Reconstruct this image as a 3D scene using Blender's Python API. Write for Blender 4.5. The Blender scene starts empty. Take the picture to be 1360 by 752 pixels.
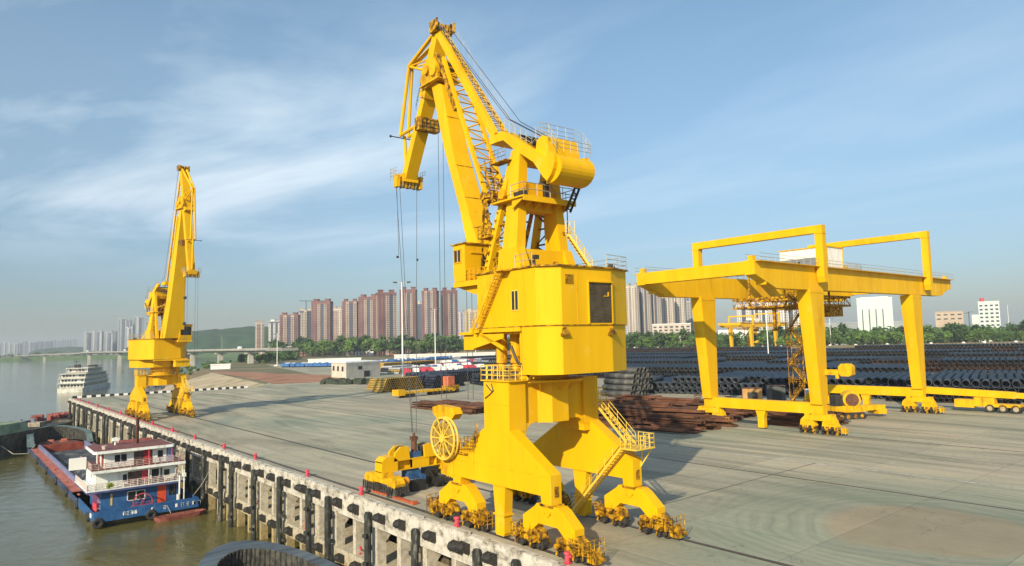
import bpy, math, random
from mathutils import Vector as V, Matrix as M
random.seed(7)
R = math.radians
sc = bpy.context.scene

# ------------------------------------------------------------------ camera
CAM_H = 16.7
cd = bpy.data.cameras.new('camera')
cam = bpy.data.objects.new('camera', cd)
sc.collection.objects.link(cam)
yaw, pit, rol = R(39.516), R(4.743), R(1.348)
fw = V((math.sin(yaw) * math.cos(pit), math.cos(yaw) * math.cos(pit), math.sin(pit)))
rt = V((math.cos(yaw), -math.sin(yaw), 0))
up = rt.cross(fw)
rt2 = rt * math.cos(rol) - up * math.sin(rol)
up2 = rt * math.sin(rol) + up * math.cos(rol)
mw = M.Identity(4)
for i in range(3):
    mw[i][0], mw[i][1], mw[i][2] = rt2[i], up2[i], -fw[i]
mw[2][3] = CAM_H
cam.matrix_world = mw
cd.sensor_width = 36
cd.lens = 921 / 1360 * 36
cd.clip_start = 0.5
cd.clip_end = 40000
sc.camera = cam

# ------------------------------------------------------------------ light
SUN_AZ, SUN_EL = 242, 27           # azimuth clockwise from +Y
w = bpy.data.worlds.new('World')
sc.world = w
w.use_nodes = True
nt = w.node_tree
nt.nodes.clear()
def wn(t, **k):
    n = nt.nodes.new(t)
    for a, b in k.items():
        setattr(n, a, b)
    return n
sky = wn('ShaderNodeTexSky', sky_type='NISHITA', sun_disc=False)
sky.sun_elevation = R(SUN_EL)
sky.sun_rotation = R(SUN_AZ)
sky.altitude = 60
sky.air_density = 1.25
sky.dust_density = 0.6
sky.ozone_density = 3.0
# thin cirrus: noise stretched along the sky, by direction
tc = wn('ShaderNodeTexCoord')
sep = wn('ShaderNodeSeparateXYZ')
nt.links.new(tc.outputs['Generated'], sep.inputs[0])
mx = wn('ShaderNodeMath', operation='MAXIMUM'); mx.inputs[1].default_value = 0.09
nt.links.new(sep.outputs[2], mx.inputs[0])
dv = []
for ax in (0, 1):
    d = wn('ShaderNodeMath', operation='DIVIDE')
    nt.links.new(sep.outputs[ax], d.inputs[0]); nt.links.new(mx.outputs[0], d.inputs[1])
    dv.append(d)
cmb = wn('ShaderNodeCombineXYZ')
nt.links.new(dv[0].outputs[0], cmb.inputs[0]); nt.links.new(dv[1].outputs[0], cmb.inputs[1])
mp = wn('ShaderNodeMapping'); mp.inputs['Rotation'].default_value = (0, 0, R(25)); mp.inputs['Scale'].default_value = (0.55, 0.22, 1); mp.inputs['Location'].default_value = (1.7, 0.2, 0)
nt.links.new(cmb.outputs[0], mp.inputs[0])
no = wn('ShaderNodeTexNoise'); no.inputs['Scale'].default_value = 1.1; no.inputs['Detail'].default_value = 9; no.inputs['Roughness'].default_value = 0.56; no.inputs['Distortion'].default_value = 0.5
nt.links.new(mp.outputs[0], no.inputs['Vector'])
cr = wn('ShaderNodeValToRGB')
cr.color_ramp.elements[0].position = 0.44; cr.color_ramp.elements[0].color = (.05, .05, .05, 1)
cr.color_ramp.elements[1].position = 0.74; cr.color_ramp.elements[1].color = (1, 1, 1, 1)
nt.links.new(no.outputs['Fac'], cr.inputs[0])
# more cloud on the river side than inland
wt = wn('ShaderNodeMapRange'); wt.inputs[1].default_value = 0.2; wt.inputs[2].default_value = 0.8; wt.inputs[3].default_value = 1.0; wt.inputs[4].default_value = 0.22
nt.links.new(sep.outputs[0], wt.inputs[0])
ml = wn('ShaderNodeMath', operation='MULTIPLY')
nt.links.new(cr.outputs[0], ml.inputs[0]); nt.links.new(wt.outputs[0], ml.inputs[1])
mixc = wn('ShaderNodeMix', data_type='RGBA'); mixc.inputs[7].default_value = (8.6, 9.1, 9.5, 1)
fdz = wn('ShaderNodeMapRange', interpolation_type='SMOOTHSTEP'); fdz.inputs[1].default_value = .07; fdz.inputs[2].default_value = .20; nt.links.new(sep.outputs[2], fdz.inputs[0])
ml2 = wn('ShaderNodeMath', operation='MULTIPLY'); nt.links.new(ml.outputs[0], ml2.inputs[0]); nt.links.new(fdz.outputs[0], ml2.inputs[1])
fdu = wn('ShaderNodeMapRange', interpolation_type='SMOOTHSTEP'); fdu.inputs[1].default_value = .30; fdu.inputs[2].default_value = .46; fdu.inputs[3].default_value = 1.15; fdu.inputs[4].default_value = .45; nt.links.new(sep.outputs[2], fdu.inputs[0])
ml3 = wn('ShaderNodeMath', operation='MULTIPLY', use_clamp=True); nt.links.new(ml2.outputs[0], ml3.inputs[0]); nt.links.new(fdu.outputs[0], ml3.inputs[1])
nt.links.new(ml3.outputs[0], mixc.inputs[0]); nt.links.new(sky.outputs[0], mixc.inputs[6])
bg = wn('ShaderNodeBackground'); bg.inputs[1].default_value = 0.114
wo = wn('ShaderNodeOutputWorld')
grd = wn('ShaderNodeValToRGB')
ge = grd.color_ramp.elements
ge[0].position = 0.0; ge[0].color = (.36, .405, .53, 1); ge[1].position = .55; ge[1].color = (.95, 1.01, .96, 1)
for p_, c_ in ((.08, (.48, .54, .66, 1)), (.22, (.74, .77, .78, 1)), (.38, (.89, .93, .89, 1))):
    q_ = ge.new(p_); q_.color = c_
nt.links.new(sep.outputs[2], grd.inputs[0])
skm = wn('ShaderNodeMix', data_type='RGBA', blend_type='MULTIPLY'); skm.inputs[0].default_value = 1
nt.links.new(mixc.outputs[2], skm.inputs[6]); nt.links.new(grd.outputs[0], skm.inputs[7])
nt.links.new(skm.outputs[2], bg.inputs[0]); nt.links.new(bg.outputs[0], wo.inputs[0])

sl = bpy.data.lights.new('sun', 'SUN')
sl.energy = 4.3; sl.angle = R(0.6); sl.color = (1.0, 0.84, 0.58)
so = bpy.data.objects.new('sun', sl)
sc.collection.objects.link(so)
sv = V((math.sin(R(SUN_AZ)) * math.cos(R(SUN_EL)), math.cos(R(SUN_AZ)) * math.cos(R(SUN_EL)), math.sin(R(SUN_EL))))
so.rotation_euler = sv.to_track_quat('Z', 'Y').to_euler()
vs = sc.view_settings
vs.view_transform = 'Standard'; vs.look = 'None'; vs.gamma = 1; vs.exposure = 0.5
sc.cycles.max_bounces = 6
sc.cycles.volume_bounces = 0
sc.cycles.use_denoising = True

# ------------------------------------------------------------------ helpers
COL = sc.collection
def nrm(v): return v.normalized()
class MB:
    """collects shapes and links them as ONE mesh object"""
    def __init__(s): s.v = []; s.f = []; s.T = None
    def add(s, vs_, fs):
        n = len(s.v)
        s.v += [tuple(p) for p in vs_]
        s.f += [tuple(n + i for i in f) for f in fs]
    def box(s, c, d, rz=0.0):
        c = V(c); x, y, z = (q / 2 for q in d)
        ca, sa = math.cos(rz), math.sin(rz)
        vs_ = []
        for zz in (-z, z):
            for xx, yy in ((-x, -y), (x, -y), (x, y), (-x, y)):
                vs_.append((c.x + xx * ca - yy * sa, c.y + xx * sa + yy * ca, c.z + zz))
        s.add(vs_, [(3, 2, 1, 0), (4, 5, 6, 7), (0, 1, 5, 4), (1, 2, 6, 5), (2, 3, 7, 6), (3, 0, 4, 7)])
        return s
    def bx(s, x0, x1, y0, y1, z0, z1):
        return s.box(((x0 + x1) / 2, (y0 + y1) / 2, (z0 + z1) / 2), (x1 - x0, y1 - y0, z1 - z0))
    def frame(s, p0, p1, upv=(0, 0, 1)):
        d = nrm(V(p1) - V(p0)); u = V(upv)
        if abs(d.dot(u)) > 0.98: u = V((0, 1, 0))
        a = nrm(d.cross(u)); b = a.cross(d)
        return d, a, b
    def beam(s, p0, p1, w_, h_, w1=None, h1=None, upv=(0, 0, 1)):
        d, a, b = s.frame(p0, p1, upv)
        w1 = w_ if w1 is None else w1; h1 = h_ if h1 is None else h1
        vs_ = []
        for p, ww, hh in ((V(p0), w_, h_), (V(p1), w1, h1)):
            for i, j in ((-1, -1), (1, -1), (1, 1), (-1, 1)):
                vs_.append(p + a * (i * ww / 2) + b * (j * hh / 2))
        s.add(vs_, [(0, 1, 2, 3), (7, 6, 5, 4), (4, 5, 1, 0), (5, 6, 2, 1), (6, 7, 3, 2), (7, 4, 0, 3)])
        return s
    def tube(s, p0, p1, r, n=6, r1=None):
        d, a, b = s.frame(p0, p1)
        r1 = r if r1 is None else r1
        vs_ = []
        for p, rr in ((V(p0), r), (V(p1), r1)):
            for i in range(n):
                t = 2 * math.pi * i / n
                vs_.append(p + a * (rr * math.cos(t)) + b * (rr * math.sin(t)))
        fs = [tuple(range(n)), tuple(range(2 * n - 1, n - 1, -1))]
        for i in range(n):
            j = (i + 1) % n
            fs.append((i, n + i, n + j, j))
        s.add(vs_, fs)
        return s
    def path(s, pts, r, n=5):
        for p, q in zip(pts, pts[1:]): s.tube(p, q, r, n)
        return s
    def prism(s, poly, o, u, v, t):
        """polygon (a,b) -> o + a*u + b*v, pushed along the vector t"""
        o, u, v, t = V(o), V(u), V(v), V(t)
        n = len(poly)
        vs_ = [o + u * a + v * b for a, b in poly] + [o + u * a + v * b + t for a, b in poly]
        fs = [tuple(range(n - 1, -1, -1)), tuple(range(n, 2 * n))]
        for i in range(n):
            j = (i + 1) % n
            fs.append((i, j, n + j, n + i))
        s.add(vs_, fs)
        return s
    def cyl(s, c, ax, r, L, n=16):
        c, ax = V(c), nrm(V(ax))
        return s.tube(c - ax * (L / 2), c + ax * (L / 2), r, n)
    def ring(s, c, ax, r, rt_, n=24, m=5):
        c, ax = V(c), nrm(V(ax))
        u = nrm(ax.cross(V((0, 0, 1)) if abs(ax.z) < .9 else V((1, 0, 0)))); v = ax.cross(u)
        vs_ = []
        for i in range(n):
            t = 2 * math.pi * i / n; rd = u * math.cos(t) + v * math.sin(t)
            for j in range(m):
                q = 2 * math.pi * j / m
                vs_.append(c + rd * (r + rt_ * math.cos(q)) + ax * (rt_ * math.sin(q)))
        fs = []
        for i in range(n):
            for j in range(m):
                i2, j2 = (i + 1) % n, (j + 1) % m
                fs.append((i * m + j, i2 * m + j, i2 * m + j2, i * m + j2))
        s.add(vs_, fs)
        return s
    def ball(s, c, r, n=8, sz=1.0):
        c = V(c); m = max(4, n // 2); vs_ = []; fs = []
        for i in range(m + 1):
            p = math.pi * i / m
            for j in range(n):
                t = 2 * math.pi * j / n
                vs_.append((c.x + r * math.sin(p) * math.cos(t), c.y + r * math.sin(p) * math.sin(t), c.z + r * sz * math.cos(p)))
        for i in range(m):
            for j in range(n):
                k = (j + 1) % n
                fs.append((i * n + j, (i + 1) * n + j, (i + 1) * n + k, i * n + k))
        s.add(vs_, fs)
        return s
    def rail(s, pts, h=1.1, nr=3, sp=1.6, r=0.03, closed=False):
        pts = [V(p) for p in pts]
        if closed: pts = pts + [pts[0]]
        for p, q in zip(pts, pts[1:]):
            L = (q - p).length
            if L < .01: continue
            for k in range(nr):
                dz = V((0, 0, h * (k + 1) / nr))
                s.tube(p + dz, q + dz, r, 4)
            m = max(1, int(round(L / sp)))
            for i in range(m + 1):
                b = p.lerp(q, i / m)
                s.tube(b, b + V((0, 0, h)), r * 1.15, 4)
        return s
    def stair(s, p0, p1, side, wd=0.8, tread=0.28, hr=True):
        """p0 low end, p1 high end, side = direction across the flight"""
        p0, p1, sd = V(p0), V(p1), nrm(V(side)) * (wd / 2)
        for k in (-1, 1): s.beam(p0 + sd * k, p1 + sd * k, 0.07, 0.22)
        n = max(3, int(abs(p1.z - p0.z) / tread))
        run = V((p1.x - p0.x, p1.y - p0.y, 0))
        rd = nrm(run) if run.length > .01 else V((0, 1, 0))
        for i in range(n):
            c = p0.lerp(p1, (i + .5) / n)
            s.beam(c - sd, c + sd, 0.24, 0.05)
        if hr:
            for k in (-1, 1):
                for h in (.55, 1.0):
                    s.tube(p0 + sd * k + V((0, 0, h)), p1 + sd * k + V((0, 0, h)), .03, 4)
                m = max(2, int((p1 - p0).length / 1.3))
                for i in range(m + 1):
                    b = (p0 + sd * k).lerp(p1 + sd * k, i / m); s.tube(b, b + V((0, 0, 1.0)), .03, 4)
        return s
    def lattice(s, a0, a1, b0, b1, n, r):
        a0, a1, b0, b1 = V(a0), V(a1), V(b0), V(b1)
        for i in range(n):
            t0, t1 = i / n, (i + 1) / n
            if i % 2 == 0: s.tube(a0.lerp(a1, t0), b0.lerp(b1, t1), r, 4)
            else: s.tube(b0.lerp(b1, t0), a0.lerp(a1, t1), r, 4)
            s.tube(a0.lerp(a1, t1), b0.lerp(b1, t1), r, 4)
        return s
    def rotz(s, a, piv=(0, 0)):
        ca, sa = math.cos(a), math.sin(a); px, py = piv
        s.v = [(px + (x - px) * ca - (y - py) * sa, py + (x - px) * sa + (y - py) * ca, z) for x, y, z in s.v]
        return s
    def shift(s, d):
        s.v = [(x + d[0], y + d[1], z + d[2]) for x, y, z in s.v]
        return s
    def mesh(s, name, mat, smooth=False):
        me = bpy.data.meshes.new(name)
        me.from_pydata(s.v, [], s.f)
        for m_ in (mat if isinstance(mat, (list, tuple)) else [mat]): me.materials.append(m_)
        if smooth:
            me.polygons.foreach_set('use_smooth', [True] * len(me.polygons))
        me.update()
        return me
    def build(s, name, mat, parent=None, smooth=False):
        o = bpy.data.objects.new(name, s.mesh(name, mat, smooth))
        COL.objects.link(o)
        if parent is not None: o.parent = parent
        return o
def tag(o, label=None, cat=None, group=None, kind=None):
    if label: o['label'] = label
    if cat: o['category'] = cat
    if group: o['group'] = group
    if kind: o['kind'] = kind
    return o
def empty(name, loc, label, cat, group=None, rz=0.0):
    o = bpy.data.objects.new(name, None)
    COL.objects.link(o)
    o.location = loc; o.rotation_euler = (0, 0, rz); o.empty_display_size = .1
    return tag(o, label, cat, group)
def dup(o, loc=None, rz=None, label=None, parent=None, scale=None):
    c = o.copy(); COL.objects.link(c)
    if parent is not None: c.parent = parent
    if loc is not None: c.location = loc
    if rz is not None: c.rotation_euler = (0, 0, rz)
    if scale is not None: c.scale = scale
    if label: c['label'] = label
    for ch in list(o.children):
        dup(ch, parent=c)
    return c

# ------------------------------------------------------------------ materials
def mat(name, col, rough=0.6, metal=0.0, spec=0.5):
    m = bpy.data.materials.new(name); m.use_nodes = True
    b = m.node_tree.nodes['Principled BSDF']
    b.inputs['Base Color'].default_value = (*col, 1)
    b.inputs['Roughness'].default_value = rough
    b.inputs['Metallic'].default_value = metal
    b.inputs['Specular IOR Level'].default_value = spec
    return m
def pmat(name, cols, scale=1.0, rough=0.6, detail=6, lo=0.35, hi=0.65, stretch=(1, 1, 1), bump=0.0, bscale=None, spec=0.4, metal=0.0, dist=0.0, coord='Object'):
    """noise between two colours (and a bump): wear and dirt with shapes of their own"""
    m = mat(name, cols[0], rough, metal, spec)
    t = m.node_tree; b = t.nodes['Principled BSDF']
    c = t.nodes.new('ShaderNodeTexCoord'); mpn = t.nodes.new('ShaderNodeMapping'); mpn.inputs['Scale'].default_value = stretch
    n = t.nodes.new('ShaderNodeTexNoise'); n.inputs['Scale'].default_value = scale; n.inputs['Detail'].default_value = detail; n.inputs['Distortion'].default_value = dist
    n.inputs['Roughness'].default_value = .6
    r = t.nodes.new('ShaderNodeValToRGB')
    el = r.color_ramp.elements
    el[0].position = lo; el[0].color = (*cols[0], 1); el[1].position = hi; el[1].color = (*cols[-1], 1)
    for i, q in enumerate(cols[1:-1]):
        e = el.new(lo + (hi - lo) * (i + 1) / (len(cols) - 1)); e.color = (*q, 1)
    t.links.new(c.outputs[coord], mpn.inputs[0]); t.links.new(mpn.outputs[0], n.inputs['Vector'])
    t.links.new(n.outputs['Fac'], r.inputs[0]); t.links.new(r.outputs[0], b.inputs['Base Color'])
    if bump:
        n2 = t.nodes.new('ShaderNodeTexNoise'); n2.inputs['Scale'].default_value = bscale or scale * 4; n2.inputs['Detail'].default_value = 5
        t.links.new(mpn.outputs[0], n2.inputs['Vector'])
        bp = t.nodes.new('ShaderNodeBump'); bp.inputs['Strength'].default_value = bump; bp.inputs['Distance'].default_value = .1
        t.links.new(n2.outputs['Fac'], bp.inputs['Height']); t.links.new(bp.outputs[0], b.inputs['Normal'])
    return m
YEL = pmat('yellow_paint', [(.44, .225, .004), (.68, .385, .003), (.74, .43, .003), (.79, .475, .004)], .32, .5, 9, .22, .72, (1, 1, .22), .05, .8, .18)
def streak(m_, col, amt, lo, hi, st=(2.6, 2.6, .16)):
    tt = m_.node_tree; bb = tt.nodes['Principled BSDF']; src = bb.inputs['Base Color'].links[0].from_socket
    cc = tt.nodes.new('ShaderNodeTexCoord'); mm = tt.nodes.new('ShaderNodeMapping'); mm.inputs['Scale'].default_value = st
    nn = tt.nodes.new('ShaderNodeTexNoise'); nn.inputs['Scale'].default_value = 1.0; nn.inputs['Detail'].default_value = 7; nn.inputs['Roughness'].default_value = .65
    rr = tt.nodes.new('ShaderNodeMapRange'); rr.inputs[1].default_value = lo; rr.inputs[2].default_value = hi; rr.inputs[4].default_value = amt
    xx = tt.nodes.new('ShaderNodeMix'); xx.data_type = 'RGBA'; xx.inputs[7].default_value = (*col, 1)
    tt.links.new(cc.outputs['Object'], mm.inputs[0]); tt.links.new(mm.outputs[0], nn.inputs['Vector']); tt.links.new(nn.outputs['Fac'], rr.inputs[0])
    tt.links.new(rr.outputs[0], xx.inputs[0]); tt.links.new(src, xx.inputs[6]); tt.links.new(xx.outputs[2], bb.inputs['Base Color'])
streak(YEL, (.34, .16, .015), .45, .60, .76)
streak(YEL, (.80, .55, .10), .35, .58, .70, (.5, .5, .3))
YEL2 = pmat('worn_yellow_paint', [(.26, .12, .01), (.60, .33, .006), (.74, .43, .005)], 1.3, .55, 8, .28, .58, (1, 1, .4), 0, None, .2)
YELD = pmat('grimy_yellow_paint', [(.03, .02, .012), (.30, .15, .01), (.66, .38, .008)], 2.0, .6, 7, .36, .64, (1, 1, 1), 0, None, .2)
BLK = mat('black_steel', (.018, .018, .02), .55)
DGR = pmat('dark_machinery', [(.015, .015, .016), (.06, .055, .05)], 3, .6)
ROPE = mat('steel_rope', (.035, .04, .06), .6)
GALV = mat('galvanised_rail', (.36, .35, .30), .6, .1)
YRL = mat('yellow_rail_paint', (.72, .50, .06), .5)
GLS = mat('dark_glass', (.015, .02, .028), .08, 0, .8)
WHT = pmat('white_paint', [(.60, .61, .60), (.80, .81, .80)], .9, .5, 6, .25, .5, (1, 1, .3))
RED = pmat('red_paint', [(.46, .035, .06), (.62, .08, .13)], 3, .6)
RUB = pmat('black_rubber', [(.014, .014, .015), (.05, .048, .045)], 4, .75)
# ------------------------------------------------------------------ setting: water, ground
WZ = -10.5
def sheet(name, pts, z, m, kind='structure'):
    mb = MB(); mb.add([(x, y, z) for x, y in pts], [tuple(range(len(pts)))])
    return tag(mb.build(name, m), kind=kind)
wm = mat('river_water', (.105, .098, .034), .06, 0, .5)
t = wm.node_tree; b = t.nodes['Principled BSDF']; b.inputs['IOR'].default_value = 1.33
g = t.nodes.new('ShaderNodeNewGeometry')
m1 = t.nodes.new('ShaderNodeMapping'); m1.inputs['Scale'].default_value = (.9, .55, 1); m1.inputs['Rotation'].default_value = (0, 0, R(30))
n1 = t.nodes.new('ShaderNodeTexNoise'); n1.inputs['Scale'].default_value = .55; n1.inputs['Detail'].default_value = 6; n1.inputs['Roughness'].default_value = .62; n1.inputs['Distortion'].default_value = .6
n2 = t.nodes.new('ShaderNodeTexNoise'); n2.inputs['Scale'].default_value = .035; n2.inputs['Detail'].default_value = 3
ad = t.nodes.new('ShaderNodeMath'); ad.operation = 'MULTIPLY'
bp = t.nodes.new('ShaderNodeBump'); bp.inputs['Strength'].default_value = .7; bp.inputs['Distance'].default_value = .42
t.links.new(g.outputs['Position'], m1.inputs[0]); t.links.new(m1.outputs[0], n1.inputs['Vector']); t.links.new(g.outputs['Position'], n2.inputs['Vector'])
t.links.new(n1.outputs['Fac'], ad.inputs[0]); t.links.new(n2.outputs['Fac'], ad.inputs[1])
t.links.new(ad.outputs[0], bp.inputs['Height']); t.links.new(bp.outputs[0], b.inputs['Normal'])
sheet('water', [(-9000, -3000), (1800, -3000), (1800, 9500), (-9000, 9500)], WZ, wm)

gm = pmat('dry_earth_and_grass', [(.075, .095, .035), (.16, .14, .075), (.24, .19, .12)], .02, .9, 8, .36, .66, (1, 1, 1), 0)
crest = [(36.4, 290), (98, 290), (104, 294), (111, 304), (142, 490), (166, 600), (205, 690), (270, 830), (420, 1250), (560, 1600), (680, 2100), (640, 2500), (420, 2650), (0, 2800), (-900, 3000), (-9000, 3700), (-9000, 9500)]
mb = MB()
mb.add([(x, y, 0) for x, y in [(36.4, -3000)] + crest + [(9500, 9500), (9500, -3000)]], [tuple(range(len(crest) + 3))])
tag(mb.build('ground', gm), kind='structure')
# the bank between the land and the river
foot = [(36.4, 290.5), (58, 290.5), (61, 294), (66, 304), (98, 490), (122, 600), (168, 712), (232, 850), (380, 1280), (520, 1640), (630, 2100), (600, 2460), (410, 2620), (0, 2770), (-900, 2970), (-9000, 3670)]
sandm = pmat('sandy_bank', [(.16, .17, .07), (.36, .29, .19), (.44, .37, .26)], .09, .95, 8, .30, .62, (1, 1, 1), .3, .8)
grassm = pmat('grassy_bank', [(.035, .085, .018), (.075, .14, .03), (.17, .18, .07)], .05, .95, 8, .35, .7)
for nm, a, z_, mm in (('sand_bank', 0, 5, sandm), ('grass_bank', 4, 15, grassm)):
    mb = MB()
    for i in range(a, z_):
        p, q, r, s_ = crest[i], crest[i + 1], foot[i + 1], foot[i]
        mb.add([(p[0], p[1], -.01), (q[0], q[1], -.01), (r[0], r[1], WZ - .4), (s_[0], s_[1], WZ - .4)], [(0, 1, 2, 3)])
    tag(mb.build(nm, mm), kind='structure')

# yard concrete: pale, greenish, swept by tyre tracks
cm = mat('yard_concrete', (.3, .3, .27), .85, 0, .25)
t = cm.node_tree; b = t.nodes['Principled BSDF']
def nd(k, **kw):
    n = t.nodes.new(k)
    for a, v_ in kw.items(): setattr(n, a, v_)
    return n
g = nd('ShaderNodeNewGeometry')
def noise(scale, det, st=(1, 1, 1), dist=0.0, rz=0.0):
    m_ = nd('ShaderNodeMapping'); m_.inputs['Scale'].default_value = st; m_.inputs['Rotation'].default_value = (0, 0, rz)
    n = nd('ShaderNodeTexNoise'); n.inputs['Scale'].default_value = scale; n.inputs['Detail'].default_value = det; n.inputs['Distortion'].default_value = dist; n.inputs['Roughness'].default_value = .6
    t.links.new(g.outputs['Position'], m_.inputs[0]); t.links.new(m_.outputs[0], n.inputs['Vector'])
    return n.outputs['Fac']
def ramp(src, stops):
    r = nd('ShaderNodeValToRGB'); e = r.color_ramp.elements
    e[0].position, e[0].color = stops[0][0], (*stops[0][1], 1); e[1].position, e[1].color = stops[-1][0], (*stops[-1][1], 1)
    for p, c in stops[1:-1]:
        q = e.new(p); q.color = (*c, 1)
    t.links.new(src, r.inputs[0]); return r.outputs[0]
def mixrgb(f, a, b_, mode='MIX'):
    m_ = nd('ShaderNodeMix', data_type='RGBA', blend_type=mode)
    for s_, i in ((f, 0), (a, 6), (b_, 7)):
        if isinstance(s_, (int, float)): m_.inputs[i].default_value = s_
        elif isinstance(s_, tuple): m_.inputs[i].default_value = (*s_, 1)
        else: t.links.new(s_, m_.inputs[i])
    return m_.outputs[2]
def mth(op, a, b_=0.0, c=None):
    m_ = nd('ShaderNodeMath', operation=op)
    for i, s_ in enumerate((a, b_) if c is None else (a, b_, c)):
        if isinstance(s_, (int, float)): m_.inputs[i].default_value = s_
        else: t.links.new(s_, m_.inputs[i])
    return m_.outputs[0]
big = ramp(noise(.022, 5, (1, 1, 1), .4), [(.36, (.355, .318, .255)), (.54, (.325, .315, .25)), (.68, (.262, .295, .238))])
# long sweeping tracks of dust and rubber, laid along the quay
swp = ramp(noise(.16, 7, (1.0, .12, 1), 1.6, R(8)), [(.34, (.60, .64, .60)), (.5, (1, 1, 1)), (.66, (1.32, 1.27, 1.18))])
c1 = mixrgb(.85, big, swp, 'MULTIPLY')
fine = ramp(noise(1.6, 6), [(.3, (.86, .86, .86)), (.7, (1.1, 1.1, 1.08))])
c2 = mixrgb(.8, c1, fine, 'MULTIPLY')
# turning circle of worn tyre rings round an earthy patch
dsub = nd('ShaderNodeVectorMath', operation='SUBTRACT'); dsub.inputs[1].default_value = (65.5, 24.2, 0)
t.links.new(g.outputs['Position'], dsub.inputs[0])
dlen = nd('ShaderNodeVectorMath', operation='LENGTH'); t.links.new(dsub.outputs[0], dlen.inputs[0])
wob = mth('MULTIPLY', mth('SUBTRACT', noise(.05, 2), .5), 8.0)
dist_ = mth('ADD', dlen.outputs['Value'], wob)
rings = mth('SINE', mth('ADD', mth('MULTIPLY', dist_, 4.6), mth('MULTIPLY', noise(.08, 3), 3.0)))
rn = ramp(noise(.16, 6, (1, 1, 1), .8), [(.34, (.12, .12, .12)), (.56, (1, 1, 1))])
ringf = mth('MULTIPLY', mth('MULTIPLY', mth('ADD', rings, 1.0), .5), rn)
inb = nd('ShaderNodeMapRange', interpolation_type='SMOOTHSTEP'); inb.inputs[1].default_value = 7.2; inb.inputs[2].default_value = 9.0; t.links.new(dist_, inb.inputs[0])
outb = nd('ShaderNodeMapRange', interpolation_type='SMOOTHSTEP'); outb.inputs[1].default_value = 30; outb.inputs[2].default_value = 13; t.links.new(dist_, outb.inputs[0])
rf = mth('MULTIPLY', mth('MULTIPLY', ringf, inb.outputs[0]), mth('MULTIPLY', outb.outputs[0], .95))
c3a = mixrgb(mth('MULTIPLY', mth('MULTIPLY', inb.outputs[0], outb.outputs[0]), .55), c2, (.215, .26, .205))
rb = mth('MULTIPLY', mth('ADD', mth('SINE', mth('MULTIPLY', dist_, 11.0)), 1.0), .5)
c3 = mixrgb(mth('MULTIPLY', mth('MULTIPLY', rf, .5), mth('ADD', mth('MULTIPLY', rb, .5), .5)), c3a, (.135, .165, .13))
patch = mth('MULTIPLY', mth('SUBTRACT', 1.0, inb.outputs[0]), .75)
c4 = mixrgb(patch, c3, mixrgb(noise(.5, 6), (.22, .185, .125), (.34, .285, .20)))
# green-blue stains
st = nd('ShaderNodeMapRange'); st.inputs[1].default_value = .60; st.inputs[2].default_value = .70; st.inputs[4].default_value = .55
t.links.new(noise(.028, 6, (1, .6, 1), .9, R(40)), st.inputs[0])
c5 = mixrgb(st.outputs[0], c4, (.15, .235, .20))
# slab joints
sp_ = nd('ShaderNodeSeparateXYZ'); t.links.new(g.outputs['Position'], sp_.inputs[0])
def joints(out, period, wd):
    f = mth('ABSOLUTE', mth('SUBTRACT', mth('FRACT', mth('DIVIDE', out, period)), .5))
    return mth('LESS_THAN', f, wd / period)
jt = mth('MULTIPLY', mth('MAXIMUM', joints(sp_.outputs[0], 12.0, .05), joints(sp_.outputs[1], 11.4, .05)), .42)
cell = nd('ShaderNodeCombineXYZ')
t.links.new(mth('FLOOR', mth('ADD', mth('DIVIDE', sp_.outputs[0], 12.0), .5)), cell.inputs[0]); t.links.new(mth('FLOOR', mth('ADD', mth('DIVIDE', sp_.outputs[1], 11.4), .5)), cell.inputs[1])
wn_ = nd('ShaderNodeTexWhiteNoise', noise_dimensions='3D'); t.links.new(cell.outputs[0], wn_.inputs['Vector'])
slab = mixrgb(wn_.outputs['Value'], (.86, .87, .86), (1.12, 1.10, 1.07))
c5 = mixrgb(.8, c5, slab, 'MULTIPLY')
# oil drips and hairline cracks
oil = nd('ShaderNodeMapRange'); oil.inputs[1].default_value = .66; oil.inputs[2].default_value = .74; oil.inputs[4].default_value = .55; t.links.new(noise(.45, 5, (1, 1, 1), .4), oil.inputs[0])
c5 = mixrgb(oil.outputs[0], c5, (.10, .095, .085))
vor = nd('ShaderNodeTexVoronoi', feature='DISTANCE_TO_EDGE'); vor.inputs['Scale'].default_value = .11
vm = nd('ShaderNodeVectorMath', operation='ADD'); nv = nd('ShaderNodeTexNoise'); nv.inputs['Scale'].default_value = .5; nv.inputs['Detail'].default_value = 5
t.links.new(g.outputs['Position'], nv.inputs['Vector'])
vs2 = nd('ShaderNodeVectorMath', operation='SCALE'); vs2.inputs['Scale'].default_value = 3.0; t.links.new(nv.outputs['Color'], vs2.inputs[0])
t.links.new(g.outputs['Position'], vm.inputs[0]); t.links.new(vs2.outputs[0], vm.inputs[1]); t.links.new(vm.outputs[0], vor.inputs['Vector'])
crk = mth('MULTIPLY', mth('LESS_THAN', vor.outputs['Distance'], .0035), mth('MULTIPLY', mth('GREATER_THAN', noise(.05, 3), .5), .4))
c5 = mixrgb(crk, c5, (.10, .10, .09))
c6 = mixrgb(jt, c5, (.09, .09, .08))
t.links.new(c6, b.inputs['Base Color'])
bp = nd('ShaderNodeBump'); bp.inputs['Strength'].default_value = .15; bp.inputs['Distance'].default_value = .03
t.links.new(noise(2.5, 5), bp.inputs['Height']); t.links.new(bp.outputs[0], b.inputs['Normal'])
sheet('yard_pavement', [(36.4, -500), (36.4, 289.5), (98, 289.5), (104, 296), (116, 316), (150, 330), (175, 420), (210, 560), (232, 640), (330, 640), (430, 560), (600, 500), (640, -500)], .02, cm)
soil = pmat('red_earth', [(.20, .09, .05), (.32, .155, .09), (.37, .22, .14)], .08, .95, 7, .3, .7)
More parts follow.
